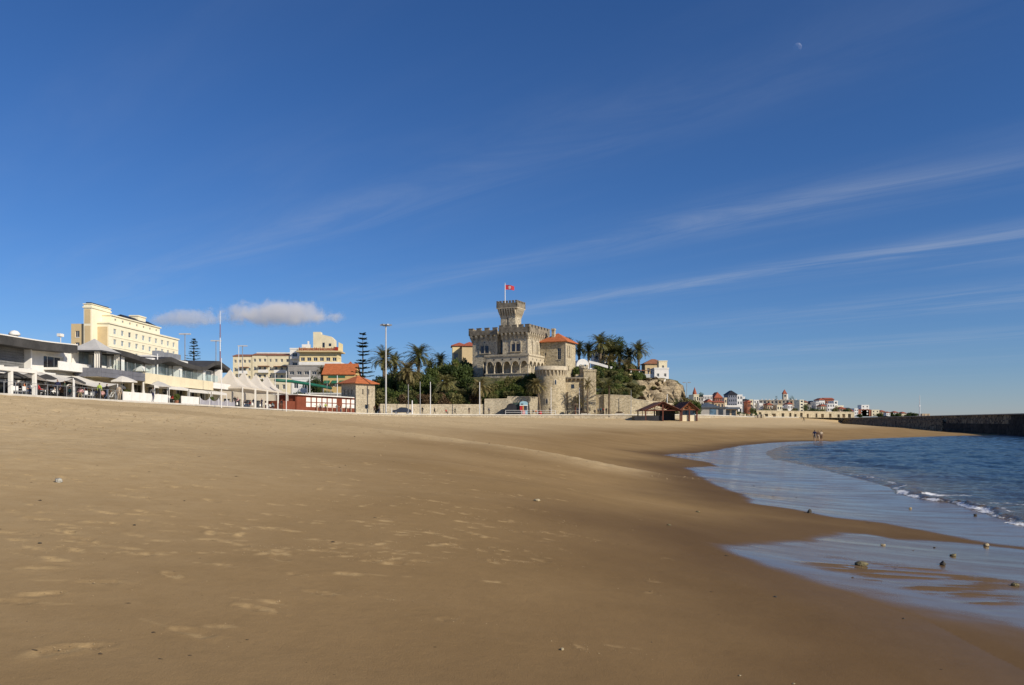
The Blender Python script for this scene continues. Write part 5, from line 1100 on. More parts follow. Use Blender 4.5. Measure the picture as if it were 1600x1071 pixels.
far('white_block', 'pale narrow block left of the long white one', 1171, 1176.5, 625.5, 460, cream_p, 1, 4); far('white_block', 'white block before the terraced row begins', 1178, 1185.5, 626, 470, white_wall, 2, 4)
random.seed(5)
tcol = [cream_p, beige, white_wall, tan_r, cream_p, beige, white_wall, beige, tan_r, cream_p]
tl = ['first', 'second', 'third', 'fourth', 'fifth', 'sixth', 'seventh', 'eighth', 'ninth', 'tenth']
for i in range(10):
    x0 = 1186+i*5.9; zt = 626+random.uniform(-.5, .5); 
    o, fr = far('terraced_house', '%s house of the stepped terraced row on the far shore, counted from the left' % tl[i], x0, x0+5.6, zt, 500, [beige, grey_r, tan_r][i % 3], 1, 4, depth=8, group='terraced row on the far shore', yaw=-.25)
    Hh_ = Zp(zt, 500)-Zp(650, 500); q = MB(); q.box(1.5, .3, Hh_, 2.2, 1.4, Hh_+1.1); q.build('chimney', white_wall, o)
    for v in (2.4, 5.2): balcony(o, fr['F'], .2, 1.7, v, white_wall, .9, .7)
far('cream_block', 'tall cream block at the right end of the terraced row', 1249.5, 1256, 626, 470, hotel_p, 1, 5)
o, _ = far('church_tower', 'church tower with pointed red spire rising above the far shore', 1224, 1229.5, 615.5, 620, beige, 1, 2, depth=3, ybase=648, group=None, cat='church')
q = MB(); q.cone([(-.3, -.3, 0), (3.0, -.3, 0), (3.0, 3.2, 0), (-.3, 3.2, 0)], (1.37, 1.5, 3.6)); q.build('spire', red_tile, o, loc=(0, 0, Zp(615.5, 620)-Zp(648, 620)))
q = MB(); q.box(2.75, .5, 0, 3.9, 2.5, Zp(615.5, 620)-Zp(648, 620)-.4); q.build('buttress', white_wall, o)
far('grey_villa', 'grey-roofed villa in the gap right of the cream block', 1267, 1274, 631, 480, beige, 2, 2, 'hip', roofm=black_p, rh=1.6)
far('white_villa', 'white balconied villa at the left of the red-roofed cluster', 1275, 1288, 629, 470, white_wall, 4, 4); far('red_roof_villa', 'white villa with broad red roof topping the far shore cluster', 1280, 1289, 625.5, 500, white_wall, 2, 2, 'hip', rh=1.2)
far('red_roof_villa', 'pink-fronted house with long red roof on the far shore', 1290, 1303, 624.5, 500, redr, 4, 3, 'gable', rh=1.0); far('white_villa', 'stepped white house below the long red roof', 1293, 1304, 632, 465, white_wall, 3, 3)
far('white_villa', 'white house with one dark round window at the right of the cluster', 1303, 1309, 627.5, 480, white_wall, 1, 4); far('white_villa', 'lower white house ending the red-roofed cluster', 1309, 1318, 635, 470, hotel_p, 3, 2)
far('dark_shed', 'dark low house right of the red-roofed cluster', 1320, 1330, 640, 520, greyb, 2, 1, 'gable', roofm=black_p, rh=1.0)
for i, (x0, x1, yt, mm, lab, rf_) in enumerate(((1335,1341,639,white_wall,'small white cube beyond the breakwater root',None),(1341,1360,640.5,redr,'low brown-red house row beyond the breakwater',None),(1346,1358,633.5,white_wall,'white flat-roofed house on top of the brown-red row',None),
        (1362,1374,641,cream_p,'cream cottage on the distant point',None),(1376,1383,643.5,tan_r,'small tan cottage on the distant point','hip'),(1396,1404,645,white_wall,'tiny white cottage far along the point','hip'),(1409,1416,646,cream_p,'tiny cream cottage second from the mast','hip'),(1421,1432,646.3,white_wall,'last tiny white house left of the white mast',None),(1441,1453,647.2,tan_r,'low tan fort wall just right of the white mast',None))):
    far('distant_house', lab, x0, x1, yt, 900, mm, 2, 2, rf_, 651, 10, 'houses on the distant point', rh=1.5)
for i, (x0, x1, yt, d, mm, lab, rf_, rm) in enumerate(((1106,1112,628,338,tan_r,'small tan house low in front of the white far shore hotel','hip',red_tile),(1129,1134,627,392,beige,'thin beige house behind the tan red-roofed house',None,None),(1160.5,1164,621,470,white_wall,'thin white house tucked beside the white block',None,None),(1168,1173,629,430,redr,'small brick-red house before the pale narrow block','hip',red_tile),
        (1186,1192,631,455,white_wall,'white cube in front of the first terraced houses',None,None),(1199,1206,633,450,tan_r,'low tan house in front of the third terraced house','hip',red_tile),(1214,1222,634,448,cream_p,'low cream house in front of the terraced row middle',None,None),(1231,1238,632,455,white_wall,'white house in front of the last terraced houses','hip',red_tile),(1256.5,1262,629,480,cream_p,'cream house just right of the tall cream block','hip',brown_tile),
        (1262,1268,634,470,grey_r,'low grey house before the grey-roofed villa',None,None),(1283,1291,635,452,cream_p,'cream villa low in the red-roofed cluster','hip',red_tile),(1312,1321,639,455,tan_r,'low tan house at the foot of the cluster','hip',red_tile),(1322,1333,643,452,white_wall,'long low white house by the breakwater root','gable',red_tile),(1385,1391,645,880,white_wall,'tiny white house in the middle of the distant point','hip',red_tile))):
    far('shore_house', lab, x0, x1, yt, d, mm, 2, 2, rf_, 650, 7, 'small houses filling the far shore', rm, rh=1.0)
# low sea-front buildings and walls on the far side of the beach
blue_r = mat('blue_grey_roof', (.07,.09,.12), .6, .2)
fc_ = thing('beach_cafe', 'low dark-roofed beach cafe with pale walls beyond the pavilion', 'cafe', (*W(1095, 262), 4.5), .1)
q = MB(); q.box(0, 0, 0, 8.5, 6, 2.9); q.build('wall', grey_r, fc_); q = MB(); q.box(-.6, -.8, 2.9, 9, 6.6, 3.15); q.build('roof', blue_r, fc_); q = MB(); q.box(3, -.08, .3, 5.2, -.001, 2.4); q.build('window', glass_b, fc_); q = MB(); q.box(6, -.08, .0, 7.6, -.001, 2.3); q.build('door', glass_d, fc_)
q = MB(); hip_roof(q, 0.5, 1, 6, 5.5, 3.16, 1.2, .3); q.build('roof', blue_r, fc_)
f2_ = thing('beach_cafe', 'second low cafe with long blue-grey roof beside the sand-coloured wall', 'cafe', (*W(1112, 290), 4.6), .1)
q = MB(); q.box(0, 0, 0, 9.5, 6, 2.7); q.build('wall', tan_r, f2_); q = MB(); q.box(-.6, -1.8, 2.7, 10, 6.6, 3.4); q.build('roof', blue_r, f2_)
for i in range(4): q = MB(); q.box(.6+i*2.3, -.08, .1, 2.2+i*2.3, -.001, 2.3); q.build('window', glass_d, f2_)
ret_wall('beach_wall', 'plain sand-coloured wall at the back of the far beach', [w3(1131, 292, 642), w3(1148, 308, 643)], tan_r, .5, False)
sw = thing('arcaded_sea_wall', 'long tan sea-front wall with dark arched niches behind the far beach', 'wall', (*W(1182, 352), 4.6), math.atan2(412-352, W(1335, 412)[0]-W(1182, 352)[0])); LW = math.hypot(412-352, W(1335, 412)[0]-W(1182, 352)[0])
random.seed(8); ho_ = []; x = 2.0
while x < LW-5: w_ = random.uniform(1.6, 3.2); ho_.append((x, .1, x+w_, random.uniform(1.6, 2.3))); x += w_+random.uniform(2.2, 6.5)
mb = MB(); wall_face(mb, Frame((0, 0, 0), 0), LW, 2.9, ho_, 1.4); mb.quad((0, 0, 2.9), (LW, 0, 2.9), (LW, 6, 2.9), (0, 6, 2.9)); mb.quad((0, 1.4, 0), (LW, 1.4, 0), (LW, 1.4, 2.9), (0, 1.4, 2.9)); mb.build('wall', rampart_m, sw)
q = MB(); q.box(-.1, -.15, 2.9, LW, .3, 3.1); q.build('coping', trim_m, sw)
for h in ho_: q = MB(); q.box(h[0]+.05, 1.28, h[1], h[2]-.05, 1.36, h[3]-.05); q.build('niche_door', random.choice((iron_d, glass_d, tan_r)), sw)
rub = thing('rock_armour', 'grassy rock bank between the sand-coloured wall and the arcaded sea wall', 'rocks', (*W(1150, 318), 4.3), .3)
for i in range(16):
    q = MB(); r_ = random.uniform(.7, 1.5); a_ = random.random()*6; pts8 = [(r_*math.cos(a_+j*1.05)*random.uniform(.75, 1.1), r_*math.sin(a_+j*1.05)*random.uniform(.7, 1.1)) for j in range(6)]
    q.add([(x, y, -.3) for x, y in pts8]+[(x*.6, y*.6, r_*random.uniform(.7, 1.2)) for x, y in pts8], [tuple(range(6, 12))]+[(j, (j+1) % 6, 6+(j+1) % 6, 6+j) for j in range(6)]); q.build('boulder', rampart_m if i % 3 else castle_m, rub, loc=(random.uniform(0, 12), random.uniform(-2, 3), 0))
ms = thing('white_mast', 'tall slender white mast standing on the distant breakwater', 'mast', (*W(1437, 330), 4.3)); q = MB(); q.tube([(0, 0, 0), (0, 0, 5.2), (0, 0, 9.3)], [.22, .17, .1], 8); q.build('pole', metal_w, ms); q = MB(); q.box(-.25, -.2, 4.6, .25, .2, 5.3); q.build('light_box', metal_w, ms)

bw_ = thing('terrace_back_wall', 'long beige wall at the back of the peaked tents', 'wall', (*W(322, 140), 4.6), math.atan2(38, W(462, 178)[0]-W(322, 140)[0])); LB = math.hypot(38, W(462, 178)[0]-W(322, 140)[0])
hb = [(2+i*4.2, .4, 4.6+i*4.2, 2.5) for i in range(int(LB/4.2)-1)]
mb = MB(); wall_face(mb, Frame((0, 0, 0), 0), LB, 4.0, hb, .3); mb.quad((0, 0, 4.0), (LB, 0, 4.0), (LB, .6, 4.0), (0, .6, 4.0)); mb.build('wall', beige, bw_)
for h in hb: window(bw_, Frame((0, 0, 0), 0), h, glass_d, metal_g, .25, (2, 0), False, 'shop_front')
q = MB(); q.box(-.1, -.1, 4.0, LB+.1, .7, 4.2); q.build('coping', white_p, bw_)
# small things on the club
o = thing('roof_ventilator', 'small white domed ventilator on the near dark roof', 'ventilator', (-47.5, 76.0, 11.05)); q = MB(); q.lathe([(0, .1), (.5, .1), (.48, .3), (.3, .52), (0, .6)], 12); q.build('dome', white_p, o, True); q = MB(); q.lathe([(.3, -.3), (.3, .12)], 12); q.build('neck', metal_g, o)
o = thing('floodlight', 'white floodlight on a short bracket at the end of the near roof', 'floodlight', (-46.6, 82.2, 11.0)); q = MB(); q.tube([(0, 0, 0), (0, 0, .8)], .04, 6); q.build('bracket', white_p, o); q = MB(); q.box(-.2, -.35, .7, .15, .35, 1.0); q.build('lamp_head', white_p, o)
for i, (y, lab) in enumerate(((112.5, 'grey air-conditioning box on the flat roof, nearest the hotel side'), (115.4, 'grey air-conditioning box in the middle of the flat roof'), (118.2, 'grey air-conditioning box at the far end of the flat roof'))):
    o = thing('air_conditioner', lab, 'air conditioner', (-50.0, y, 11.96)); q = MB(); q.box(-.5, -.8, .1, .5, .8, .9); q.build('case', metal_g, o); q = MB(); q.lathe([(.0, .92), (.33, .92), (.33, .9)], 12); q.build('fan_grille', iron_d, o)
    for s_ in (-1, 1): q = MB(); q.box(-.5, s_*.6-.06, 0, .5, s_*.6+.06, .1); q.build('foot', iron_d, o)
for i, (px, lab) in enumerate(((20, 'dark parasol under the pergola, by its first post'), (48, 'dark parasol between the pergola posts'), (72, 'dark parasol right of the pergola'), (112, 'dark parasol below the slate terrace corner'))):
    x_, y_ = -45.3, -45.3*F/(px-800); parasol(lab, x_, y_, 1.3, 2.1, m=char_p, group='dark parasols on the near terrace')
for i, (px, lab) in enumerate(((198, 'potted palm-like plant at the left end of the white screen panels'), (276, 'potted bush between the two rows of screen panels'), (330, 'potted bush at the last awning post'))):
    x_, y_ = -43.3, -43.3*F/(px-800); o = thing('potted_plant', lab, 'plant', (x_, y_, 5.22)); q = MB(); q.lathe([(0, 0), (.2, 0), (.28, .45), (.24, .45), (.22, .38), (0, .38)], 12); q.build('pot', brown_tile, o); plant_pots.append(o)
# ------------------------------------------------------------------ vegetation
def leaf_mat(name, lo, hi, tr=.35, nz_=.7):
    m, t, p, out = new_mat(name); tc = t.new('ShaderNodeTexCoord').outputs['Object']; oi = t.new('ShaderNodeObjectInfo').outputs['Random']
    a = t.noise(tc, nz_, 3, .6); b_ = t.new('ShaderNodeTexWhiteNoise', {'Vector': t.new('ShaderNodeVectorMath', {0: tc, 1: (.35, .35, .35)}, operation='SNAP').outputs[0]}).outputs[0]
    k_ = t.math('ADD', t.math('ADD', t.math('MULTIPLY', a, .55), t.math('MULTIPLY', b_, .35)), t.math('MULTIPLY', oi, .2))
    c = t.mix(t.ss(k_, .25, .8), lo, hi); t.put(p.inputs['Base Color'], c); p.inputs['Roughness'].default_value = .6; p.inputs['Specular IOR Level'].default_value = .25
    trn = t.new('ShaderNodeBsdfTranslucent', {'Color': t.mix(.5, c, hi)}); mx = t.new('ShaderNodeMixShader', {0: tr, 1: p.outputs[0], 2: trn.outputs[0]}); t.l.new(mx.outputs[0], out.inputs[0]); return m
lf_dark = leaf_mat('dark_green_leaves', (.027,.048,.014), (.105,.145,.040)); lf_mid = leaf_mat('mid_green_leaves', (.045,.075,.016), (.165,.20,.05)); lf_olive = leaf_mat('olive_leaves', (.07,.078,.026), (.23,.21,.075))
lf_dry = leaf_mat('dry_brown_leaves', (.075,.048,.024), (.19,.125,.065)); lf_palm = leaf_mat('palm_fronds', (.055,.07,.022), (.26,.235,.085), .3); lf_palm_d = leaf_mat('dark_palm_fronds', (.034,.046,.017), (.155,.155,.055), .3); lf_palm_o = leaf_mat('olive_palm_fronds', (.10,.085,.035), (.33,.27,.115), .3); lf_pine = leaf_mat('pine_needles', (.038,.058,.026), (.125,.155,.065))
lf_agave = leaf_mat('agave_leaves', (.10,.13,.11), (.22,.26,.22), .1)
bark = mat('bark', (.15,.115,.08), .95, .3, 2.0, .5); palm_bark = mat('palm_bark', (.19,.145,.095), .95, .3, 3.0, .6)
def leaf_cloud(name, m, n, lobes, size, seed, flat=.5):
    """n small leaf faces spread through the shells of several lobes (cx, cy, cz, rx, ry, rz)"""
    r = np.random.default_rng(seed); L = np.array(lobes); vol = (L[:, 3]*L[:, 4]*L[:, 5])**.67; idx = r.choice(len(L), n, p=vol/vol.sum())
    d = r.normal(size=(n, 3)); d /= np.linalg.norm(d, axis=1)[:, None]; rad = r.random(n)**.30; rad *= 1+.16*np.sin(d[:, 0]*7+idx)*np.sin(d[:, 1]*6+seed)
    c = L[idx, :3]+d*L[idx, 3:]*rad[:, None]; c = c[c[:, 2] > .02]; n = len(c); d = d[:n]
    nrm = d*.6+r.normal(size=(n, 3))*.7; nrm[:, 2] += flat; nrm /= np.linalg.norm(nrm, axis=1)[:, None]
    a = np.cross(nrm, r.normal(size=(n, 3))); a /= np.linalg.norm(a, axis=1)[:, None]; b_ = np.cross(nrm, a); s_ = size*(.6+.8*r.random(n))[:, None]
    V = np.stack([c-a*s_, c-b_*s_*.45, c+a*s_, c+b_*s_*.45], 1).reshape(-1, 3); return np_mesh(name, V, np.arange(len(V)).reshape(-1, 4), m, False)
def rnd_lobes(seed, k, R_, h, flat=1.0):
    r = random.Random(seed); out_ = [(0, 0, h*.5, R_*.62, R_*.62, h*.52)]
    for i in range(k):
        a = 2*math.pi*i/k+r.random(); q_ = R_*r.uniform(.35, .62); s_ = r.uniform(.32, .5); out_.append((q_*math.cos(a), q_*math.sin(a), h*r.uniform(.35, .75), R_*s_, R_*s_, h*s_*.8*flat))
    return out_
def stem_mesh(h, r0, m=None, n=4, seed=0):
    r = random.Random(seed); q = MB()
    for i in range(n): a = 2*math.pi*i/n; q.tube([(0, 0, -.4), (.15*math.cos(a), .15*math.sin(a), h*.3), (h*.32*math.cos(a), h*.32*math.sin(a), h*.75)], [r0, r0*.7, r0*.25], 5)
    return q.mesh('stem', m or bark)
SHR = {k_: [(leaf_cloud('foliage', m_, 1500, rnd_lobes(s0+i, 6, 1.0, 1.25), .105, s0+i), stem_mesh(1.0, .05, seed=i)) for i in range(3)] for k_, m_, s0 in (('dark', lf_dark, 10), ('mid', lf_mid, 20), ('olive', lf_olive, 30), ('dry', lf_dry, 40))}
def shrub(kind, i, x, y, z, R_, hs, label, group, name='shrub'):
    o = thing(name, label, 'shrub', (x, y, z), random.random()*6.3, group); f, s_ = SHR[kind][i % 3]
    put(f, 'foliage', o, scale=(R_, R_, hs)); put(s_, 'stem', o, scale=(R_*.8, R_*.8, hs*.9)); return o
for o in plant_pots: put(SHR['mid'][0][0], 'foliage', o, (0, 0, .3), 0, (.45, .45, .75))
random.seed(21)
def thicket(n, pxr, dr, kinds, Rr, hr, label, group, zfun=None, cond=None):
    c = 0; tries = 0
    while c < n and tries < 4000:
        tries += 1; px = random.uniform(*pxr); d = random.uniform(*dr); x, y = W(px, d)
        if cond and not cond(px, d, x, y): continue
        z = (zfun or hill_z)(x, y); k_ = random.choice(kinds); R_ = random.uniform(*Rr); hs = random.uniform(*hr)
        if n >= 12:
            u_ = (px-pxr[0])/(pxr[1]-pxr[0]); v_ = (d-dr[0])/(dr[1]-dr[0]); cw = {'dark': 'dark green', 'mid': 'fresh green', 'olive': 'olive', 'dry': 'rusty brown'}[k_]
            lab = '%s %s %s, %s, %s' % ('tall' if hs > (hr[0]+hr[1])/2 else 'low', cw, label, ('hut end', 'hut side', 'middle', 'sea side', 'sea end')[min(4, int(u_*5))], 'front row' if v_ < .4 else 'behind')
        else: lab = label
        shrub(k_, c, x, y, z-.25, R_, hs, lab, group); c += 1
wall_d = lambda px: float(np.interp(px, [594, 650, 700, 757, 846], [176, 182, 186, 190, 192.5]))
G1 = 'thicket on the slope below the castle'
thicket(54, (600, 770), (180, 212), ['dark', 'dark', 'mid', 'olive'], (1.7, 2.9), (2.2, 3.6), 'shrub in the castle slope thicket', G1, cond=lambda px, d, x, y: d > wall_d(px)+3.5 and not (px > 735 and d > 202))
thicket(18, (600, 745), (178, 193), ['dry', 'dry', 'olive'], (1.5, 2.3), (1.9, 2.8), 'bush behind the low garden wall', 'dry bushes behind the low garden wall', cond=lambda px, d, x, y: wall_d(px)+1.8 < d < wall_d(px)+4.2)
thicket(24, (756, 832), (193, 198), ['mid', 'mid', 'olive'], (1.4, 2.2), (1.4, 2.3), 'bush under the castle gallery', 'green bank under the castle gallery')
thicket(26, (748, 826), (195.2, 197.2), ['mid', 'olive', 'mid', 'dark'], (1.2, 1.8), (1.0, 1.7), 'bush at the gallery foot', 'bushes at the gallery foot')
thicket(10, (815, 842), (194.5, 199), ['dark', 'dark', 'mid'], (1.4, 2.2), (2.0, 3.2), 'dark bush in the shaded corner beside the round bastion', 'bushes beside the bastion')
thicket(12, (560, 606), (186, 205), ['dark', 'dark', 'olive'], (1.7, 2.8), (2.6, 4.2), 'shrub behind the stone hut', 'shrubs behind the stone hut')
thicket(8, (903, 925), (198, 214), ['dark', 'mid'], (1.4, 2.2), (2.2, 3.2), 'dark shrub between the castle house and the sentry turret', 'shrubs behind the turret')
thicket(34, (928, 978), (197, 224), ['olive', 'mid', 'dark', 'olive'], (1.2, 2.1), (1.3, 2.2), 'shrub on the rampart garden slope', 'shrubs on the right-hand garden slope')
thicket(14, (975, 1006), (203, 220), ['olive', 'olive', 'dry'], (1.0, 1.8), (.9, 1.5), 'tussock above the retaining wall', 'tussocks above the retaining wall')
thicket(22, (930, 1004), (234, 250), ['dark', 'dark', 'mid'], (1.6, 2.6), (2.4, 4.2), 'shrub under the headland palms', 'shrubs under the headland palms')
thicket(16, (965, 1008), (218, 228), ['olive', 'mid', 'dark'], (1.0, 1.7), (.9, 1.6), 'bush by the yellow parapet', 'bushes by the yellow parapet')
thicket(14, (1006, 1062), (219, 226), ['olive', 'dry'], (.6, 1.1), (.5, .9), 'small scrubby tuft clinging to the cliff', 'tufts on the cliff', zfun=lambda x, y: hill_z(x, y))
thicket(8, (700, 738), (208, 220), ['dark', 'mid', 'olive'], (1.6, 2.4), (3.2, 4.6), 'leafy bush before the villas beside the castle', 'bushes before the castle villas')
thicket(10, (1066, 1090), (222, 240), ['olive', 'mid', 'dark'], (1.5, 2.3), (2.4, 4.0), 'olive bush growing behind the beach pavilion', 'bushes behind the pavilion', zfun=lambda x, y: 4.4)
thicket(12, (1150, 1186), (322, 340), ['dark', 'olive', 'mid'], (1.2, 2.2), (1.2, 2.2), 'bush on the far bank', 'bushes on the far bank', zfun=lambda x, y: 4.4)
thicket(16, (1186, 1330), (418, 440), ['dark', 'olive'], (1.6, 2.6), (2.0, 3.4), 'bush above the arcaded wall', 'bushes above the arcaded wall', zfun=lambda x, y: 6.0)
thicket(10, (480, 500), (222, 232), ['dark', 'mid', 'dry'], (1.4, 2.2), (3.0, 4.6), 'dark garden bush beside the ochre villa', 'bushes beside the villa', zfun=lambda x, y: 9.0)
thicket(8, (455, 540), (203, 212), ['dark', 'mid'], (1.2, 1.8), (1.6, 2.6), 'clipped dark bush above the grey terrace wall', 'bushes above the terrace wall', zfun=lambda x, y: 8.0)
thicket(8, (400, 450), (240, 250), ['dark', 'olive'], (1.4, 2.2), (2.0, 3.4), 'dark bush below the cream apartment houses', 'bushes below the apartments', zfun=lambda x, y: 12.0)
thicket(10, (1335, 1432), (890, 905), ['dark'], (3.0, 5.0), (3.0, 5.0), 'tiny dark tree clump among the distant cottages', 'tree clumps on the distant point', zfun=lambda x, y: 7.0)
for i in range(9):
    px, d = 928+i*4.1, 202+(i % 3)*2.2; x, y = W(px, d); o = thing('agave', 'blue-grey spiky agave on the garden slope by the rampart tower', 'plant', (x, y, hill_z(x, y)+.4), i, 'agaves by the rampart'); q = MB()
    for j in range(16):
        a = 2*math.pi*j/16*2.4; e = .35+.05*(j % 9)*1.6; c_, s_ = math.cos(a), math.sin(a); L = 1.3
        q.add([(-s_*.1, c_*.1, .1), (s_*.1, -c_*.1, .1), (c_*L*.5*math.cos(e)+s_*.11, s_*L*.5*math.cos(e)-c_*.11, .1+L*.55*math.sin(e)), (c_*L*math.cos(e), s_*L*math.cos(e), L*math.sin(e)), (c_*L*.5*math.cos(e)-s_*.11, s_*L*.5*math.cos(e)+c_*.11, .1+L*.55*math.sin(e))], [(0, 1, 2, 3, 4)])
    q.build('leaves', lf_agave, o)
# palms
def palm_crown(seed, nf, L, droop, m, leaf=.62, lw=.10, pairs=22, dead=0):
    r = np.random.default_rng(seed); VV = []; FF = []
    def frond(az, el, L_, dr):
        pts = []; p_ = np.zeros(3); e = el
        for i in range(pairs+3):
            t_ = i/(pairs+2); pts.append(p_.copy()); st = L_/(pairs+2); e -= dr*(.02+.11*t_)*24/(pairs+2); p_ = p_+st*np.array([math.cos(az)*math.cos(e), math.sin(az)*math.cos(e), math.sin(e)])
        pts = np.array(pts); side = np.array([-math.sin(az), math.cos(az), 0])
        for i in range(2, len(pts)-1):
            t_ = i/len(pts); tan = pts[i+1]-pts[i]; tan /= np.linalg.norm(tan); up = np.cross(tan, side); ll = leaf*L_/3.6*(math.sin(math.pi*min(.97, .18+.80*t_))**.6)
            for s_ in (-1, 1):
                dv = side*s_*.75+tan*.62-np.array([0, 0, .22])+up*.18+r.normal(size=3)*.07; dv /= np.linalg.norm(dv); wv_ = tan*lw*.5
                b = len(VV); VV.extend([pts[i]-wv_, pts[i]+wv_, pts[i]+dv*ll+wv_*.25, pts[i]+dv*ll-wv_*.25]); FF.append((b, b+1, b+2, b+3))
        for i in range(len(pts)-1):
            b = len(VV); ww = side*.035*(1-i/len(pts)); VV.extend([pts[i]-ww, pts[i]+ww, pts[i+1]+ww, pts[i+1]-ww]); FF.append((b, b+1, b+2, b+3))
    for i in range(nf):
        u_ = (i+.5)/nf; el = math.radians(82-108*u_**.9)+r.normal()*.10; frond(i*2.39996+r.normal()*.15, el, L*(.80+.25*r.random())*(.82+.3*math.sin(math.pi*min(1, u_+.12))), droop*(.8+.5*r.random()))
    for i in range(dead): frond(i*2.4, math.radians(-62-10*r.random()), L*.62, .2)
    return np_mesh('crown', VV, FF, m, False)
def palm_trunk(h, r0, seed, lean=0.0):
    r = random.Random(seed); q = MB(); n = max(6, int(h/.45)); pts = []; rad = []
    for i in range(n+1): t_ = i/n; pts.append((lean*t_*t_, lean*.3*t_, h*t_)); rad.append(r0*(1.25-.45*t_ if t_ < .25 else 1.12-.12*t_)*(1+.07*((i % 2)*2-1)))
    rad[-1] *= 1.25; q.tube(pts, rad, 9); return q.mesh('trunk', palm_bark)
CR = {'canary': palm_crown(1, 74, 4.0, .66, lf_palm, .62, .13, dead=10), 'dark': palm_crown(2, 66, 3.8, .70, lf_palm_d, .62, .13, dead=8), 'olive': palm_crown(3, 62, 3.6, .75, lf_palm_o, .62, .13, dead=10), 'thin': palm_crown(4, 26, 3.0, .85, lf_palm_o, .5, .12), 'date': palm_crown(5, 36, 3.5, .65, lf_palm, .6, .12)}
CRR = {'canary': 3.7, 'dark': 3.5, 'olive': 3.3, 'thin': 2.7, 'date': 3.2}
def palm(kind, px, py, d, R_, label, zb=None, r0=.38, lean=0.0, group=None):
    x, y = W(px, d); zc = Zp(py, d); z0 = (hill_z(x, y) if zb is None else zb)-.2; h = max(.5, zc-z0); s_ = R_/CRR[kind]
    o = thing('palm_tree', label, 'palm tree', (x-lean, y-lean*.3, z0), 0, group); put(palm_trunk(h, r0, int(px), lean).copy(), 'trunk', o)
    c = put(CR[kind], 'crown', o, (lean, lean*.3, h-.1), random.random()*6.3, (s_, s_, s_)); return o
palm('canary', 600, 561, 197, 4.3, 'big palm with tall bare trunk behind the tall lamp post'); palm('canary', 654, 556, 203, 4.4, 'tall palm standing farthest from the hut in the trio of big palms'); palm('olive', 637, 581, 192, 4.2, 'lower drooping palm in front of the two big palms')
palm('dark', 688, 565, 214, 3.4, 'dark palm half hidden right of the trio of big palms'); palm('dark', 617, 566, 212, 3.4, 'dark palm squeezed behind the tall lamp post palm'); palm('dark', 672, 574, 208, 3.0, 'short dark palm between the trio and the castle shrubs')
palm('canary', 697, 599, 190, 3.2, 'squat green palm rising out of the castle thicket', r0=.34); palm('olive', 750, 606, 189.5, 3.3, 'olive drooping palm just behind the white pole and low wall', r0=.34)
palm('olive', 838, 603, 189, 2.8, 'slim leaning palm in front of the shaded bastion side', 4.3, .22, -.9); palm('thin', 918, 601, 188.5, 2.5, 'sparse palm with tall thin trunk before the rampart tower', 4.4, .19)
palm('date', 952, 603, 188.5, 3.3, 'green feathery palm with tall trunk before the high retaining wall', 4.4, .24); palm('thin', 904, 627, 191.0, 2.3, 'short dry palm at the foot of the rampart', 4.4, .16)
palm('dark', 905, 545, 247, 3.3, 'dark palm peeping out beside the orange-roofed castle house'); palm('dark', 920, 548, 241, 3.6, 'dark palm behind the domed white house'); palm('canary', 938, 537, 240, 4.4, 'tallest headland palm with long bare trunk')
palm('dark', 955, 546, 246, 4.2, 'dark palm in front of the broad headland tree'); palm('dark', 968, 553, 243, 4.0, 'palm in the middle of the headland grove'); palm('olive', 952, 566, 238, 3.6, 'brownish palm low at the front of the headland grove')
palm('olive', 978, 574, 236, 3.9, 'brown shaggy palm above the yellow parapet wall'); palm('dark', 983, 556, 242, 3.6, 'palm right of centre in the headland grove'); palm('canary', 998, 548, 240, 4.1, 'rightmost headland palm standing clear against the sky')
palm('dark', 1058, 636, 206, 2.7, 'dark bushy palm behind the beach pavilion roof', 4.4); palm('olive', 1071, 628, 222, 2.2, 'small palm at the foot of the cliff corner', 4.4); palm('dark', 1040, 634, 215, 2.0, 'low palm between the cliff and the pavilion gable', 4.4)
palm('olive', 503, 580, 240, 2.2, 'small palm in front of the yellow balcony hotel', 9)
# broad trees
def tree(label, px, py, d, R_, h, zb, m, seed, name='tree', n=3600, leaf=.24, group=None):
    x, y = W(px, d); zt = Zp(py, d); o = thing(name, label, 'tree', (x, y, zb), 0, group); H_ = zt-zb
    lb = [(a, b, H_-h+c, e, f, g_) for a, b, c, e, f, g_ in rnd_lobes(seed, 8, R_, h)]
    put(leaf_cloud('crown', m, n, lb, leaf, seed), 'crown', o)
    q = MB(); q.tube([(0, 0, -.5), (.1, 0, H_-h*.8), (0, .1, H_-h*.3)], [.45, .32, .12], 7)
    for j in range(5): a = j*1.3; q.tube([(.05, 0, H_-h*.85), (R_*.35*math.cos(a), R_*.35*math.sin(a), H_-h*.5), (R_*.6*math.cos(a), R_*.6*math.sin(a), H_-h*.3)], [.2, .12, .04], 5)
    q.build('trunk', bark, o)
tree('broad dark tree crowning the headland grove', 957, 524, 250, 5.2, 8, 14.5, lf_dark, 71); tree('dark round tree behind the turret villa on the far shore', 1094, 613, 352, 2.2, 5, 5, lf_dark, 72, n=900)
tree('dark tree beside the far church tower', 1236, 617.5, 640, 3.6, 9, 6, lf_dark, 73, n=900); tree('dark tree between the white hotel and the brick-red house', 1115, 628, 362, 1.8, 5, 5, lf_dark, 74, n=700); tree('dark leafy tree below the villa and the green slide', 492, 588, 214, 2.6, 5.5, 8.5, lf_dark, 75, n=1600)
tree('green tree in front of the far terraced row', 1176, 636, 420, 2.2, 4, 5, lf_mid, 76, n=700); tree('dark tree right of the cream far shore block', 1259, 632, 460, 2.4, 5, 5, lf_dark, 77, n=700); tree('dark hedge tree behind the pavilion gable', 1083, 633, 245, 2.6, 5, 4.4, lf_olive, 78, n=1500)
tree('dark tree behind the orange castle roof', 888, 526, 262, 2.6, 4, 14, lf_dark, 79, n=1200)
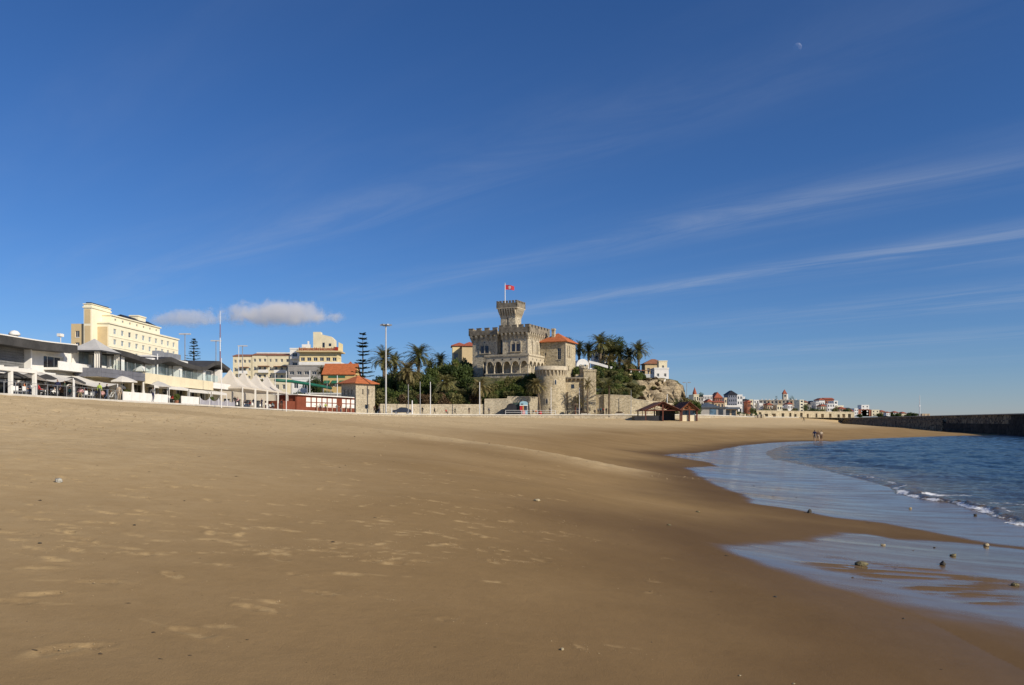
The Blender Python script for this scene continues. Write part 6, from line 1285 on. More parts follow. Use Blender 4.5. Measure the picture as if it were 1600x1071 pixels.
# Norfolk pines: whorled tiers on a straight trunk
def norfolk(label, px, ytop, ybase, d, wid, tiers, seed, zb):
    x, y = W(px, d); z1 = Zp(ytop, d); o = thing('norfolk_pine', label, 'tree', (x, y, zb)); H_ = z1-zb; r = random.Random(seed)
    q = MB(); q.tube([(0, 0, 0), (0, 0, H_*.6), (0, 0, H_)], [.3, .2, .04], 7); q.build('trunk', bark, o)
    vis = (ybase-ytop)/F*d; V = []; Fc = []
    for t_ in range(tiers):
        u_ = (t_+.35)/tiers; zz = H_-vis*(u_+r.uniform(-.018, .018)); L = wid*(.10+.90*u_**.85)
        for b_ in range(6):
            a = b_*math.pi/3+t_*.5+r.uniform(-.3, .3); zz += r.uniform(-.12, .12); k_ = 7; Lb = L*r.uniform(.6, 1.12)
            for s_ in range(k_):
                f0 = (s_+.4)/k_; c = np.array([Lb*f0*math.cos(a), Lb*f0*math.sin(a), zz+Lb*.10*f0+Lb*.06*f0*f0])
                for w_ in range(5):
                    dv = np.array([math.cos(a+r.uniform(-1.1, 1.1)), math.sin(a+r.uniform(-1.1, 1.1)), r.uniform(-.1, .45)]); sd = np.array([-dv[1], dv[0], 0])*.13*vis/6; ln = .30*vis/6*r.uniform(.6, 1.2)
                    b = len(V); V.extend([c-sd, c+sd, c+dv*ln+sd*.5, c+dv*ln-sd*.5]); Fc.append((b, b+1, b+2, b+3))
    put(np_mesh('crown', V, Fc, lf_pine, False), 'crown', o)
norfolk('tall tiered pine beside the orange-roofed hut and villa', 567, 523, 600, 212, 3.3, 12, 1, 7.5); norfolk('tiered pine behind the wavy roofs next to the cream hotel', 303, 529, 572, 190, 2.7, 11, 2, 8)
norfolk('tiny tiered pine far behind the terraced row', 1213, 619, 640, 640, 3.0, 8, 3, 6)
# ------------------------------------------------------------------ people
SKIN = mat('skin', (.42,.25,.17), .6, .08, 4); HAIR = mat('dark_hair', (.035,.025,.02), .6, .2, 6); SHOE = mat('dark_shoes', (.04,.035,.03), .6, .2, 6)
def cloth(name, c): return mat('cloth_'+name, c, .85, .14, 5)
def body_mesh(name, J, arms_bare=False, legs_bare=False):
    """J: joint positions; grows one continuous skin over the skeleton and assigns clothing zones by nearest bone"""
    chain = [('pel','bel',.125,.115,3),('bel','che',.115,.145,2),('che','nec',.145,.055,2),('nec','chin',.055,.075,0),('chin','head',.075,.105,0),('head','top',.105,.075,1)]
    for s_ in 'lr':
        chain += [('che','sho'+s_,.145,.075,2),('sho'+s_,'elb'+s_,.068,.048,2),('elb'+s_,'wri'+s_,.045,.03,0 if arms_bare else 2),('wri'+s_,'pal'+s_,.03,.038,0),
                  ('pel','hip'+s_,.125,.105,3),('hip'+s_,'kne'+s_,.100,.066,3),('kne'+s_,'ank'+s_,.062,.040,0 if legs_bare else 3),('ank'+s_,'toe'+s_,.045,.034,0 if legs_bare else 4)]
    names = []; [names.append(a) for c in chain for a in c[:2] if a not in names]
    rad = {}
    for a, b, ra, rb, z in chain: rad.setdefault(a, ra); rad[b] = rb
    V = [Vector(J[n]) for n in names]; E = [(names.index(a), names.index(b)) for a, b, *_ in chain]; R_ = [rad[n] for n in names]
    for s_ in 'lr':                                             # five fingers, unequal and slightly curled
        p_ = Vector(J['pal'+s_]); d_ = (p_-Vector(J['wri'+s_])).normalized(); sd = Vector((0, 1, 0)) if abs(d_.y) < .8 else Vector((1, 0, 0)); inn = Vector((1 if s_ == 'l' else -1, 0, 0)); i0 = names.index('pal'+s_)
        for k_, (off, ln) in enumerate(((-.028, .075), (-.010, .088), (.008, .082), (.026, .065), (-.045, .05))):
            base = p_+d_*(.035 if k_ < 4 else -.01)+sd*off; V += [base, base+d_*ln*.6+inn*.008, base+d_*ln+inn*.02]; b0 = len(V)-3; E += [(i0, b0), (b0, b0+1), (b0+1, b0+2)]; R_ += [.0105, .0095, .008]
    fw = (Vector(J['head'])-Vector(J['chin'])); nose = Vector(J['head'])+Vector((0, -.105, -.035)); V += [nose]; E += [(names.index('head'), len(V)-1)]; R_ += [.016]
    me = bpy.data.meshes.new(name+'_skeleton'); me.from_pydata([tuple(v) for v in V], E, []); ob = bpy.data.objects.new(name+'_tmp', me); COL.objects.link(ob)
    sk = ob.modifiers.new('skin', 'SKIN'); sk.use_smooth_shade = True; sk.branch_smoothing = .4
    for i, sv in enumerate(me.skin_vertices[0].data): sv.radius = (R_[i], R_[i]*.86); sv.use_root = (i == 0)
    sb = ob.modifiers.new('sub', 'SUBSURF'); sb.levels = 1; sb.render_levels = 1
    dg = bpy.context.evaluated_depsgraph_get(); out_ = bpy.data.meshes.new_from_object(ob.evaluated_get(dg)); out_.name = name
    bpy.data.objects.remove(ob); out_.materials.clear()
    for mm in (SKIN, HAIR, SKIN, SKIN, SHOE): out_.materials.append(mm)
    C = np.empty(len(out_.polygons)*3); out_.polygons.foreach_get('center', C); C = C.reshape(-1, 3); best = np.full(len(C), 1e9); reg = np.zeros(len(C), int)
    for a, b, ra, rb, z in chain:
        A_, B_ = np.array(J[a]), np.array(J[b]); ab = B_-A_; t_ = np.clip(((C-A_)@ab)/(ab@ab), 0, 1); dd = np.linalg.norm(C-A_-t_[:, None]*ab, axis=1)/(ra+(rb-ra)*t_)
        mk = dd < best; best[mk] = dd[mk]; reg[mk] = z
    hd = np.array(J['head']); hairy = (np.linalg.norm(C-hd, axis=1) < .19) & ((C[:, 2] > hd[2]+.035) | ((C[:, 1] > hd[1]+.02) & (C[:, 2] > hd[2]-.09))); reg[hairy] = 1
    for s_ in 'lr': reg[np.linalg.norm(C-np.array(J['pal'+s_]), axis=1) < .13] = 0
    out_.polygons.foreach_set('material_index', reg.astype(np.int32)); out_.polygons.foreach_set('use_smooth', np.ones(len(C), bool)); out_.update(); return out_
def joints(kind):
    J = dict(pel=(0,0,.95), bel=(0,0,1.10), che=(0,.01,1.33), nec=(0,.02,1.50), chin=(0,0,1.56), head=(0,-.01,1.645), top=(0,0,1.72))
    for s_, k_ in (('l', -1), ('r', 1)):
        J.update({'sho'+s_: (.185*k_, .01, 1.41), 'elb'+s_: (.235*k_, .03, 1.13), 'wri'+s_: (.245*k_, -.05, .88), 'pal'+s_: (.245*k_, -.08, .80), 'hip'+s_: (.095*k_, 0, .90), 'kne'+s_: (.105*k_, -.01, .49), 'ank'+s_: (.105*k_, .03, .08), 'toe'+s_: (.12*k_, -.13, .035)})
    if kind == 'walk':
        J.update(kner=(.10,-.20,.52), ankr=(.10,-.27,.10), toer=(.11,-.43,.06), knel=(-.10,.08,.50), ankl=(-.10,.36,.14), toel=(-.10,.24,.04), elbr=(.235,.16,1.14), wrir=(.24,.20,.90), palr=(.24,.19,.82), elbl=(-.235,-.08,1.14), wril=(-.22,-.28,.97), pall=(-.21,-.35,.93))
    if kind == 'sit':
        dz_ = -.43
        for k_ in ('pel','bel','che','nec','chin','head','top','shol','shor'): x, y, z = J[k_]; J[k_] = (x, y, z+dz_)
        for s_, k_ in (('l', -1), ('r', 1)): J.update({'hip'+s_: (.10*k_, -.03, .49), 'kne'+s_: (.13*k_, -.44, .50), 'ank'+s_: (.13*k_, -.42, .09), 'toe'+s_: (.14*k_, -.58, .04), 'elb'+s_: (.25*k_, -.06, .72), 'wri'+s_: (.20*k_, -.30, .68), 'pal'+s_: (.17*k_, -.37, .70)})
    if kind == 'talk':
        J.update(elbr=(.26,-.02,1.14), wrir=(.20,-.26,1.16), palr=(.17,-.34,1.20), kner=(.12,-.05,.49), toer=(.2,-.12,.035))
    if kind == 'lean':
        for k_ in ('bel','che','nec','chin','head','top','shol','shor'): x, y, z = J[k_]; J[k_] = (x, y-(z-.95)*.28, z-.02)
        J.update(elbl=(-.24,-.26,1.08), wril=(-.2,-.48,1.06), pall=(-.19,-.56,1.06), elbr=(.24,-.26,1.08), wrir=(.2,-.48,1.06), palr=(.19,-.56,1.06))
    return J
POSE = {k_: body_mesh('person_'+k_, joints(k_)) for k_ in ('stand', 'walk', 'sit', 'talk', 'lean')}
POSE['wade'] = body_mesh('person_wade', joints('walk'), True, True); POSE['bather'] = body_mesh('person_bather', joints('stand'), True, True)
CL = dict(navy=(.02,.025,.07), black=(.022,.022,.025), grey=(.16,.155,.15), white=(.68,.66,.62), red=(.40,.03,.035), lime=(.42,.55,.10), beige=(.46,.37,.27), jeans=(.06,.085,.15), khaki=(.22,.18,.11), pink=(.55,.32,.32), green=(.06,.09,.06), orange=(.55,.18,.07), brown=(.12,.07,.045), teal=(.05,.16,.18), skin=(.42,.25,.17))
def person(pose, pos, yaw, top, bottom, label, h=1.0, hair=None, group=None, skin=None):
    o = put(POSE[pose], 'person', None, pos, yaw, (h, h, h)); tag(o, label, 'person', group)
    for i, mm in ((1, HAIR if hair is None else mat('hair_'+hair, CL.get(hair, (.2,.12,.05)), .6, .2)), (2, cloth(top, CL[top])), (3, cloth(bottom, CL[bottom]))): o.material_slots[i].link = 'OBJECT'; o.material_slots[i].material = mm
    return o
def tp(px, X_, z=5.23): return (X_, X_*F/(px-800), z)        # terrace position on the line X = X_
D2 = math.radians
person('stand', tp(90, -43.1), D2(10), 'navy', 'black', 'person in navy jacket standing by the terrace rail, left of the pair', 1.0)
person('talk', tp(101, -43.2), D2(-60), 'green', 'black', 'person in dark green jacket standing right beside the navy jacket', .98)
person('stand', tp(155.5, -43.0), D2(170), 'lime', 'black', 'person in lime shirt seen from behind on the promenade', 1.02)
person('walk', tp(167, -43.0), D2(150), 'black', 'jeans', 'person in black jacket with red shoulder bag walking next to the lime shirt', 1.0)
person('stand', tp(186, -42.8), D2(185), 'beige', 'beige', 'person in pale beige coat in front of the white screen panels', .97)
person('walk', tp(239, -42.8), D2(-170), 'grey', 'navy', 'person in grey jacket striding past the cream parasol', 1.06)
seats = [(25, -43.9, 'black', 'navy', 'diner in black under the pergola, nearest its first post'), (38, -44.0, 'orange', 'jeans', 'diner in orange top seated under the pergola'), (47, -44.0, 'white', 'jeans', 'diner in white top between the two pergola posts'), (60, -43.9, 'red', 'black', 'diner in red-brown top just right of the pergola post'),
         (68, -44.3, 'grey', 'black', 'diner in grey seated left of the standing pair'), (80, -44.4, 'black', 'black', 'diner in black behind the standing pair'), (126, -43.9, 'pink', 'khaki', 'diner in pink top under the second shade sail'), (133, -44.3, 'red', 'black', 'diner in red beside the pink top'), (145, -44.2, 'navy', 'black', 'diner in navy under the end of the shade sail'), (118, -44.6, 'grey', 'jeans', 'diner in grey behind the pink top'),
         (264, -44.3, 'white', 'jeans', 'diner in white in front of the widest dark opening'), (270, -44.6, 'red', 'black', 'diner in red seated beside the white top diner'), (295, -45.0, 'navy', 'black', 'diner in navy under the creased awning'), (301, -45.2, 'white', 'grey', 'diner in white under the creased awning')]
cw = ['black', 'navy', 'red', 'white', 'grey', 'brown', 'teal', 'beige', 'green', 'jeans', 'pink', 'khaki']
for i, px in enumerate((14, 31, 53, 72, 87, 96, 109, 114, 138, 150, 160, 205)): seats.append((px, -45.0-.5*(i % 3), cw[i], cw[(i+5) % 10], 'diner in %s %s' % (cw[i], ('farther back under the pergola, by its first post', 'farther back between the pergola posts', 'at the second pergola post', 'farther back right of the pergola', 'directly behind the navy jacket', 'directly behind the green jacket', 'right of the standing pair', 'farther back below the sail', 'farther back left of the lime shirt', 'just left of the lime shirt', 'between the lime shirt and the black jacket', 'at the screen panels by the folded parasol')[i])))
for px, X_, a, b, lab in seats: person('sit', tp(px, X_), random.uniform(0, 6.3), a, b, lab)
tents_p = [(367, -42.9, 'stand', 'black', 'black', 'person in black at the first tent post'), (373, -43.6, 'lean', 'pink', 'black', 'person in pink top leaning over a table in the first tent'), (380, -44.2, 'sit', 'brown', 'black', 'diner in brown in the first tent'), (384, -43.6, 'sit', 'black', 'jeans', 'diner in black between the first and second tents'), (391, -43.4, 'sit', 'red', 'jeans', 'diner in bright red jacket in the peaked tents'), (396, -44.6, 'stand', 'navy', 'black', 'person in navy standing behind the red jacket'),
           (409, -42.8, 'talk', 'navy', 'navy', 'person in dark navy standing at the front of the third tent'), (416, -43.8, 'sit', 'white', 'jeans', 'diner in white in the third tent'), (426, -43.6, 'sit', 'teal', 'black', 'diner in teal in the farthest tent'), (440, -41.6, 'stand', 'black', 'brown', 'person in black just past the farthest tent')]
for px, X_, po, a, b, lab in tents_p: person(po, tp(px, X_, 5.15), random.uniform(-1, 1), a, b, lab)
kz = lambda px, off: (*[ax+(LK*((px-464)/85))*math.cos(KY)+off*math.sin(KY), ay+(LK*((px-464)/85))*math.sin(KY)-off*math.cos(KY)], 4.98-.42*((px-464)/85))
for px, po, a, b, lab, yw_ in ((489, 'stand', 'white', 'black', 'person in white top before the kiosk shutters', 3.0), (497, 'stand', 'lime', 'brown', 'person in lime top before the kiosk shutters', 3.0), (515, 'talk', 'grey', 'grey', 'person in grey at the middle of the kiosk', 1.0), (521, 'stand', 'brown', 'jeans', 'person in brown beside the grey one at the kiosk', -1.2), (530, 'walk', 'black', 'black', 'person in black walking past the right end of the kiosk', 1.6), (537, 'stand', 'grey', 'black', 'person in grey hood at the right end of the kiosk', 2.0)):
    person(po, kz(px, 1.3), yw_, a, b, lab)
for px, d_, po, a, b, lab, yw_ in ((585, 2.0, 'stand', 'brown', 'black', 'person in brown jacket at the hut corner', .3), (592.5, 1.6, 'walk', 'grey', 'navy', 'person in grey jacket walking beside the hut', 1.4), (660, 4, 'stand', 'black', 'black', 'dark figure standing beside the middle white pole', 0), (679, 4, 'walk', 'black', 'black', 'dark figure walking right of the third white pole', 1.5),
        (711, 5, 'walk', 'green', 'black', 'figure in dark green walking along the low garden wall', -1.5), (733, 3, 'stand', 'black', 'brown', 'dark figure standing halfway along the low garden wall', 0), (764, 3, 'stand', 'navy', 'black', 'figure in navy standing where the garden wall steps up', 1), (749.5, 3.2, 'stand', 'brown', 'black', 'figure in brown directly behind the white pole', 2), (697, 3, 'sit', 'red', 'black', 'small crouching figure by the low garden wall', 1),
        (833, 3, 'sit', 'black', 'black', 'seated dark figure left of the red barrel', -.5), (837.5, 3.4, 'sit', 'orange', 'black', 'seated figure in orange near the red barrel', .5), (859, 2.2, 'stand', 'black', 'brown', 'dark figure standing at the foot of the bastion', .4), (903, 2.5, 'talk', 'navy', 'jeans', 'person in navy under the brown thatched parasol', .6), (908, 2.9, 'stand', 'black', 'black', 'person in black behind the thatched parasol', -.6),
        (929.5, 2, 'sit', 'black', 'black', 'seated person in black at the rampart tower foot', 0), (934.5, 2.4, 'stand', 'grey', 'black', 'first of four people standing between two palms', .5), (938.5, 2, 'stand', 'teal', 'black', 'second of four people standing between two palms', -.5), (942.5, 2.4, 'talk', 'red', 'black', 'person in red between two palms', .8), (947.3, 2, 'stand', 'black', 'black', 'last person in black left of the feathery palm', -.8)):
    x, y, z = prom(px, d_); person(po, (x, y, z), yw_, a, b, lab)
# three walkers at the water's edge and a distant one
def shore_at(px, py):
    g_ = at_px(px, py); return (float(g_[0]), float(g_[1]), max(float(g_[2]), -.12))
for px, po, a, b, lab, yw_, h in ((1273, 'wade', 'navy', 'grey', 'walker in navy shirt and grey shorts at the water edge', D2(160), 1.02), (1278.5, 'wade', 'brown', 'beige', 'middle walker of the trio at the water edge', D2(175), .96), (1283.2, 'bather', 'beige', 'brown', 'walker with pale top and dark trunks at the water edge', D2(190), .97)):
    x, y = W(px, 113); person(po, (x, y, ground(x, y)-.03), yw_, a, b, lab, h)
x, y = W(1256, 260); person('walk', (x, y, ground(x, y)), .4, 'black', 'black', 'tiny dark figure walking the far beach by the breakwater')
# ------------------------------------------------------------------ cafe furniture
def chair_tree():
    o = thing('chair', 'x', 'chair'); q = MB(); q.box(-.22, -.22, .43, .22, .22, .47); q.build('seat', metal_w, o); q = MB(); q.box(-.22, .20, .5, .22, .235, .88); q.build('backrest', metal_w, o)
    for a in (-1, 1):
        for b in (-1, 1): q = MB(); q.box(a*.19-.018, b*.19-.018, 0, a*.19+.018, b*.19+.018, .43 if b < 0 else .88); q.build('leg', metal_g, o)
    return o
def table_tree():
    o = thing('cafe_table', 'x', 'table'); q = MB(); q.lathe([(0, .74), (.42, .74), (.42, .71), (0, .71)], 14); q.build('table_top', white_p, o); q = MB(); q.tube([(0, 0, 0), (0, 0, .71)], .03, 8); q.build('leg', metal_g, o); q = MB(); q.lathe([(0, .03), (.25, .03), (.25, 0)], 12); q.build('base', metal_g, o); return o
ct, tt = chair_tree(), table_tree(); first = True
for i, (px, X_) in enumerate(((22, -44.4), (33, -44.6), (43, -44.6), (55, -44.5), (64, -44.9), (76, -44.9), (122, -44.4), (130, -44.8), (141, -44.6), (266, -44.9), (298, -45.6), (377, -44.0), (387, -44.2), (412, -44.3), (421, -44.3))):
    x, y, z = tp(px, X_, 5.2 if px < 350 else 5.15); grp = 'under the pergola' if px < 60 else 'under the shade sails' if px < 200 else 'below the awnings' if px < 340 else 'in the peaked tents'
    t_ = tt if i == 0 else copy_tree(tt); t_.location = (x, y, z); t_['label'] = 'small round white cafe table among the diners '+grp; t_['group'] = 'cafe tables '+grp
    for k_ in range(2):
        c = ct if i == 0 and k_ == 0 else copy_tree(ct); a = random.random()*6.3+k_*3; c.location = (x+.7*math.cos(a), y+.7*math.sin(a), z); c.rotation_euler = (0, 0, a-math.pi/2); c['label'] = 'white metal cafe chair drawn up to a table '+grp; c['group'] = 'cafe chairs '+grp
bk = thing('bicycle', 'white bicycle leaning against the terrace edge beside the black jacket', 'bicycle', (*tp(176, -42.75)[:2], 5.25), D2(80))
for x_ in (-.5, .5):
    q = MB(); q.tube([(x_+.33*math.cos(2*math.pi*i/20), 0, .34+.33*math.sin(2*math.pi*i/20)) for i in range(21)], .018, 5); w_ = q.build('wheel', iron_d, bk)
    q = MB()
    for i in range(6): a = math.pi*i/6; q.tube([(x_+.32*math.cos(a), 0, .34+.32*math.sin(a)), (x_-.32*math.cos(a), 0, .34-.32*math.sin(a))], .004, 3)
    q.build('spokes', metal_w, w_)
q = MB()
for a, b in (((-.5, .34), (-.12, .82)), ((-.12, .82), (.36, .86)), ((.36, .86), (-.05, .34)), ((-.05, .34), (-.5, .34)), ((-.05, .34), (-.15, .9)), ((.5, .34), (.34, 1.0))): q.tube([(a[0], 0, a[1]), (b[0], 0, b[1])], .02, 6)
q.build('frame', metal_w, bk); q = MB(); q.box(-.28, -.07, .9, -.04, .07, .95); q.build('saddle', iron_d, bk); q = MB(); q.tube([(.34, -.25, 1.02), (.34, .25, 1.02)], .016, 6); q.build('handlebar', metal_g, bk)
# ------------------------------------------------------------------ poles and lamps
def pole(label, px, ytop, d, zb, r0=.07, m=metal_w, name='pole', cat='pole', group=None):
    x, y = W(px, d); o = thing(name, label, cat, (x, y, zb), 0, group); h = Zp(ytop, d)-zb; q = MB(); q.tube([(0, 0, 0), (0, 0, h*.5), (0, 0, h)], [r0, r0*.9, r0*.7], 8); q.build('shaft', m, o); q = MB(); q.box(-r0*1.8, -r0*1.8, 0, r0*1.8, r0*1.8, .06); q.build('base_plate', metal_g, o); return o, h
pole('slender white flagpole on the sand before the first tent', 346, 560, 112, 4.4); pole('slender white flagpole on the sand left of the brown kiosk', 447.3, 580, 143, 4.4, .08); pole('slender white pole at the farthest tent corner', 430, 584, 150, 5.1, .07)
pole('bare metal pole nearest the parked car', 638, 601, 172, 4.3, .10, metal_g); pole('bare metal pole between two others below the big palms', 656.5, 596.5, 174.5, 4.35, .10, metal_g); pole('white pole third from the parked car', 672.5, 597, 176, 4.4, .10)
pole('white pole beside the olive drooping palm', 749.5, 597, 181.5, 4.4, .11); pole('thin white lamp pole against the round bastion', 861, 605, 186.5, 4.5, .08); pole('thin white pole before the rampart buttresses', 905.3, 606, 188.5, 4.5, .07); pole('thin pole at the step of the retaining wall', 986, 610, 191.5, 4.5, .08, metal_g)
pole('white post standing behind the pavilion ridge', 1042.5, 616, 205, 4.5, .13); pole('white lamp pole on the club upper terrace', 246, 553, 104, 8.3, .10); pole('white lamp pole rising behind the brown kiosk roof', 484, 579, 172, 4.6, .11); pole('white lamp pole in front of the villa awnings', 527, 587, 182, 4.6, .12); pole('thin pole above the kiosk roof middle', 511, 592, 178, 4.6, .05, metal_g)
pole('white pole just right of the car by the garden wall', 644, 626, 172.5, 4.4, .16); pole('white flagpole behind the peaked tents', 373, 541, 165, 5, .08)
o, h = pole('tall stadium lamp post with a crown of floodlights before the big palms', 603, 508, 171, 4.4, .18, mat('galvanised_pole', (.50,.50,.48), .5, .1), 'lamp_post', 'lamp post')
for i in range(6): a = 2*math.pi*i/6; q = MB(); q.box(.4, -.22, -.12, 1.25, .22, .16); q.build('lamp_head', metal_g, o, loc=(0, 0, h-.05), yaw=a)
q = MB(); q.lathe([(.5, h-.2), (.5, h+.1), (.1, h+.2)], 10); q.build('crown_ring', metal_g, o)
for i, (px, yt, d, wd_, lab) in enumerate(((289, 523, 205, 17.6, 'twin-arm street lamp nearest the cream hotel'), (337.5, 533.5, 228, 16, 'twin-arm street lamp beside the striped mast'), (379, 541.5, 250, 14.5, 'twin-arm street lamp above the cream apartments'))):
    o, h = pole(lab, px, yt, d, 8, .16, metal_g, 'street_lamp', 'street lamp', 'twin-arm street lamps on the hill road'); L = wd_/F*d
    for s_ in (-1, 1): q = MB(); q.box(min(0, s_*L/2)+.05*(s_ > 0), -.25, h-.02, max(0, s_*L/2)-.05*(s_ < 0), .25, h+.28); q.build('lamp_head', mat('pale_lamp_head', (.58,.55,.50), .5, .1), o)
st_ = thing('radio_mast', 'tall red and white striped radio mast behind the wavy roofs', 'mast', (*W(344, 190), 10)); z_ = 10.0; zt_ = Zp(486, 190)
for i in range(6): a, b = (zt_-10)*i/6, (zt_-10)*(i+1)/6; q = MB(); q.tube([(0, 0, a), (0, 0, b)], .17-.018*i, 6); q.build('section', metal_w if i % 2 else mat('faded_red_paint', (.25,.11,.10), .6, .1), st_)
for i in range(8): q = MB(); q.box(-.28, -.05, 10+i*.55, .28, .05, 10.06+i*.55); q.build('rung', metal_g, st_)
o, h = pole('far lamp post with twin heads right of the cliff', 1073, 598, 232, 4.5, .1, metal_g, 'street_lamp', 'street lamp')
for s_ in (-1, 1): q = MB(); q.box(s_*.75-.4, -.2, h-.1, s_*.75+.4, .2, h+.12); q.build('lamp_head', metal_g, o)
for px, yt, d, lab in ((612, 637, 170, 'short white bollard sign near the hut'), ):
    pole(lab, px, yt, d, 4.4, .1)
# ------------------------------------------------------------------ car, stalls, kiosk
def car(label, x, y, z, yaw, paint):
    o = thing('parked_car', label, 'car', (x, y, z), yaw); side = [(-2.05, .35), (-2.1, .62), (-2.0, .88), (-1.1, .97), (-.55, 1.38), (-.1, 1.46), (.9, 1.42), (1.6, 1.05), (1.95, .95), (2.05, .6), (2.0, .35)]
    q = MB(); n = len(side); V = []
    for yy, k_ in ((-.84, 0), (-.72, 1), (.72, 1), (.84, 0)):
        for a, b in side: V.append((a*(.985 if k_ else 1), yy*(1 if b < 1.0 else .82) if not k_ else yy*(1 if b < 1 else .85), b+(.03 if k_ and b > .9 else 0)))
    fs = [tuple(range(n-1, -1, -1)), tuple(range(3*n, 4*n))]
    for r_ in range(3):
        for i in range(n): j = (i+1) % n; fs.append((r_*n+i, r_*n+j, (r_+1)*n+j, (r_+1)*n+i))
    q.add(V, fs); q.build('body', paint, o)
    for s_ in (-1, 1):
        q = MB(); q.ext([(-.92, 1.0), (-.5, 1.33), (-.12, 1.39), (.85, 1.35), (1.35, 1.03)], (0, s_*.735 if s_ > 0 else s_*.735, 0), (1, 0, 0), (0, 0, 1), (0, s_, 0), .012); q.build('side_window', glass_d, o)
        for x_ in (-1.28, 1.28):
            q = MB(); q.ext([(x_+.32*math.cos(2*math.pi*i/18), .32+.32*math.sin(2*math.pi*i/18)) for i in range(18)], (0, s_*.66, 0), (1, 0, 0), (0, 0, 1), (0, s_, 0), .21); w_ = q.build('wheel', iron_d, o)
            q = MB(); q.ext([(x_+.19*math.cos(2*math.pi*i/12), .32+.19*math.sin(2*math.pi*i/12)) for i in range(12)], (0, s_*.87, 0), (1, 0, 0), (0, 0, 1), (0, s_, 0), .012); q.build('rim', metal_g, w_)
        q = MB(); q.box(-2.08, s_*.62-.16, .68, -1.98, s_*.62+.16, .82); q.build('headlight', metal_w, o); q = MB(); q.box(1.93, s_*.66-.12, .72, 2.04, s_*.66+.12, .9); q.build('tail_light', mat('red_lens', (.35,.02,.02), .3, .1), o)
    return o
x, y, z = prom(628, 5.5); car('dark blue-grey hatchback parked in front of the low garden wall', x, y, z, D2(8), mat('dark_car_paint', (.03,.035,.05), .25, .1, spec=.6))
x, y, z = prom(799, 4.5); o = thing('covered_cart', 'black tarpaulin-covered stall left of the ice cream kiosk', 'stall', (x, y, z))
q = MB(); q.ext([(-1.3, .9), (1.2, .9), (1.25, 1.7), (1.0, 2.3), (.5, 2.62), (0, 2.7), (-.6, 2.55), (-1.1, 2.1)], (0, 0, 0), (1, 0, 0), (0, 0, 1), (0, 1, 0), 1.6); q.build('cover', black_p, o)
q = MB(); q.box(-1.7, -.1, .25, 2.6, 1.7, .9); q.build('counter', black_p, o)
for x_ in (-1.4, 2.3): q = MB(); q.box(x_-.08, 0, 0, x_+.08, 1.5, .25); q.build('foot', iron_d, o)
x, y, z = prom(818, 3.8); o = thing('ice_cream_kiosk', 'small kiosk with red and white front and pale blue rounded roof sign', 'kiosk', (x, y, z))
pb = mat('pale_blue_panel', (.30,.48,.56), .5, .1); rd = mat('kiosk_red', (.48,.03,.035), .5, .1); pk = mat('kiosk_pink', (.62,.30,.30), .6, .1)
q = MB(); q.box(-.85, .05, 0, .95, 2.0, 2.2); q.build('wall', white_p, o)
q = MB(); q.box(-.84, -.02, 1.0, -.25, .048, 2.05); q.build('red_panel', rd, o); q = MB(); q.box(-.84, -.02, .05, .4, .048, .96); q.build('pink_panel', pk, o); q = MB(); q.box(.42, -.02, .05, .94, .048, .96); q.build('blue_panel', pb, o); q = MB(); q.box(.1, -.015, 1.0, .85, .046, 2.05); q.build('serving_window', glass_d, o); q = MB(); q.box(-.2, -.03, .9, .08, .045, 2.05); q.build('ice_cream_picture', mat('kiosk_orange', (.62,.30,.10), .6, .1), o)
q = MB(); q.ext([(-.9, 2.2), (1.0, 2.2), (1.0, 2.75), (.75, 3.05), (.05, 3.2), (-.65, 3.05), (-.9, 2.75)], (0, -.05, 0), (1, 0, 0), (0, 0, 1), (0, 1, 0), 2.1); q.build('roof_sign', pb, o); q = MB(); q.box(-.6, -.09, 2.35, -.05, -.052, 2.6); q.build('dark_lettering_patch', iron_d, o); q = MB(); q.box(-.9, -.12, 2.1, 1.0, -.0505, 2.26); q.build('white_band', white_p, o)
q = MB(); q.box(-2.5, .9, 0, -.86, 2.4, 2.9); q.build('rear_store', mat('dark_green_panel', (.05,.075,.06), .6, .15), o)
x, y, z = prom(844, 2.6); o = thing('red_barrel', 'red round barrel standing left of the bastion', 'barrel', (x, y, z)); q = MB(); q.lathe([(0, .72), (.34, .72), (.42, .36), (.34, 0), (0, 0)], 14); q.build('drum', rd, o, True); q = MB(); q.lathe([(.40, .5), (.425, .47), (.40, .44)], 14); q.build('hoop', metal_g, o)
x, y, z = prom(899, 2.5); o = thing('thatched_parasol', 'brown thatched parasol on a wooden post by the rampart', 'parasol', (x, y, z)); q = MB(); q.tube([(0, 0, 0), (0, 0, 2.4)], .13, 8); q.build('post', timber, o); q = MB(); q.lathe([(0, 2.75), (.5, 2.55), (.95, 2.25), (.9, 2.2), (0, 2.4)], 12); q.build('thatch', mat('brown_thatch', (.12,.085,.055), .95, .3, 6, .4), o)
for px, lab in ((975, 'flowerbed box beside the feathery palm trunk'), (922, 'low flowerbed box beside the thin palm trunk')):
    x, y, z = prom(px-14, 1.8); o = thing('flower_box', lab, 'planter', (x, y, z)); q = MB(); q.box(0, 0, 0, 2.2, .5, .35); q.build('trough', conc_m, o); f_ = put(SHR['dry'][0][0], 'plants', o, (1.1, .25, .3), 0, (1.0, .3, .35))
dr = thing('drain_outlet', 'small round dark drain hole in the sea wall below the feathery palm', 'drain', (*prom(951.5, -.08)[:2], prom(951.5)[2]-.45)); q = MB(); q.lathe([(.16, 0), (.22, 0)], 12); q.v = [(a, -.02, b) for a, b, c in q.v]; q.build('rim', conc_m, dr); q = MB(); q.ext([(.17*math.cos(i*.524), .17*math.sin(i*.524)) for i in range(12)], (0, 0, 0), (1, 0, 0), (0, 0, 1), (0, -1, 0), .01); q.build('opening', iron_d, dr)
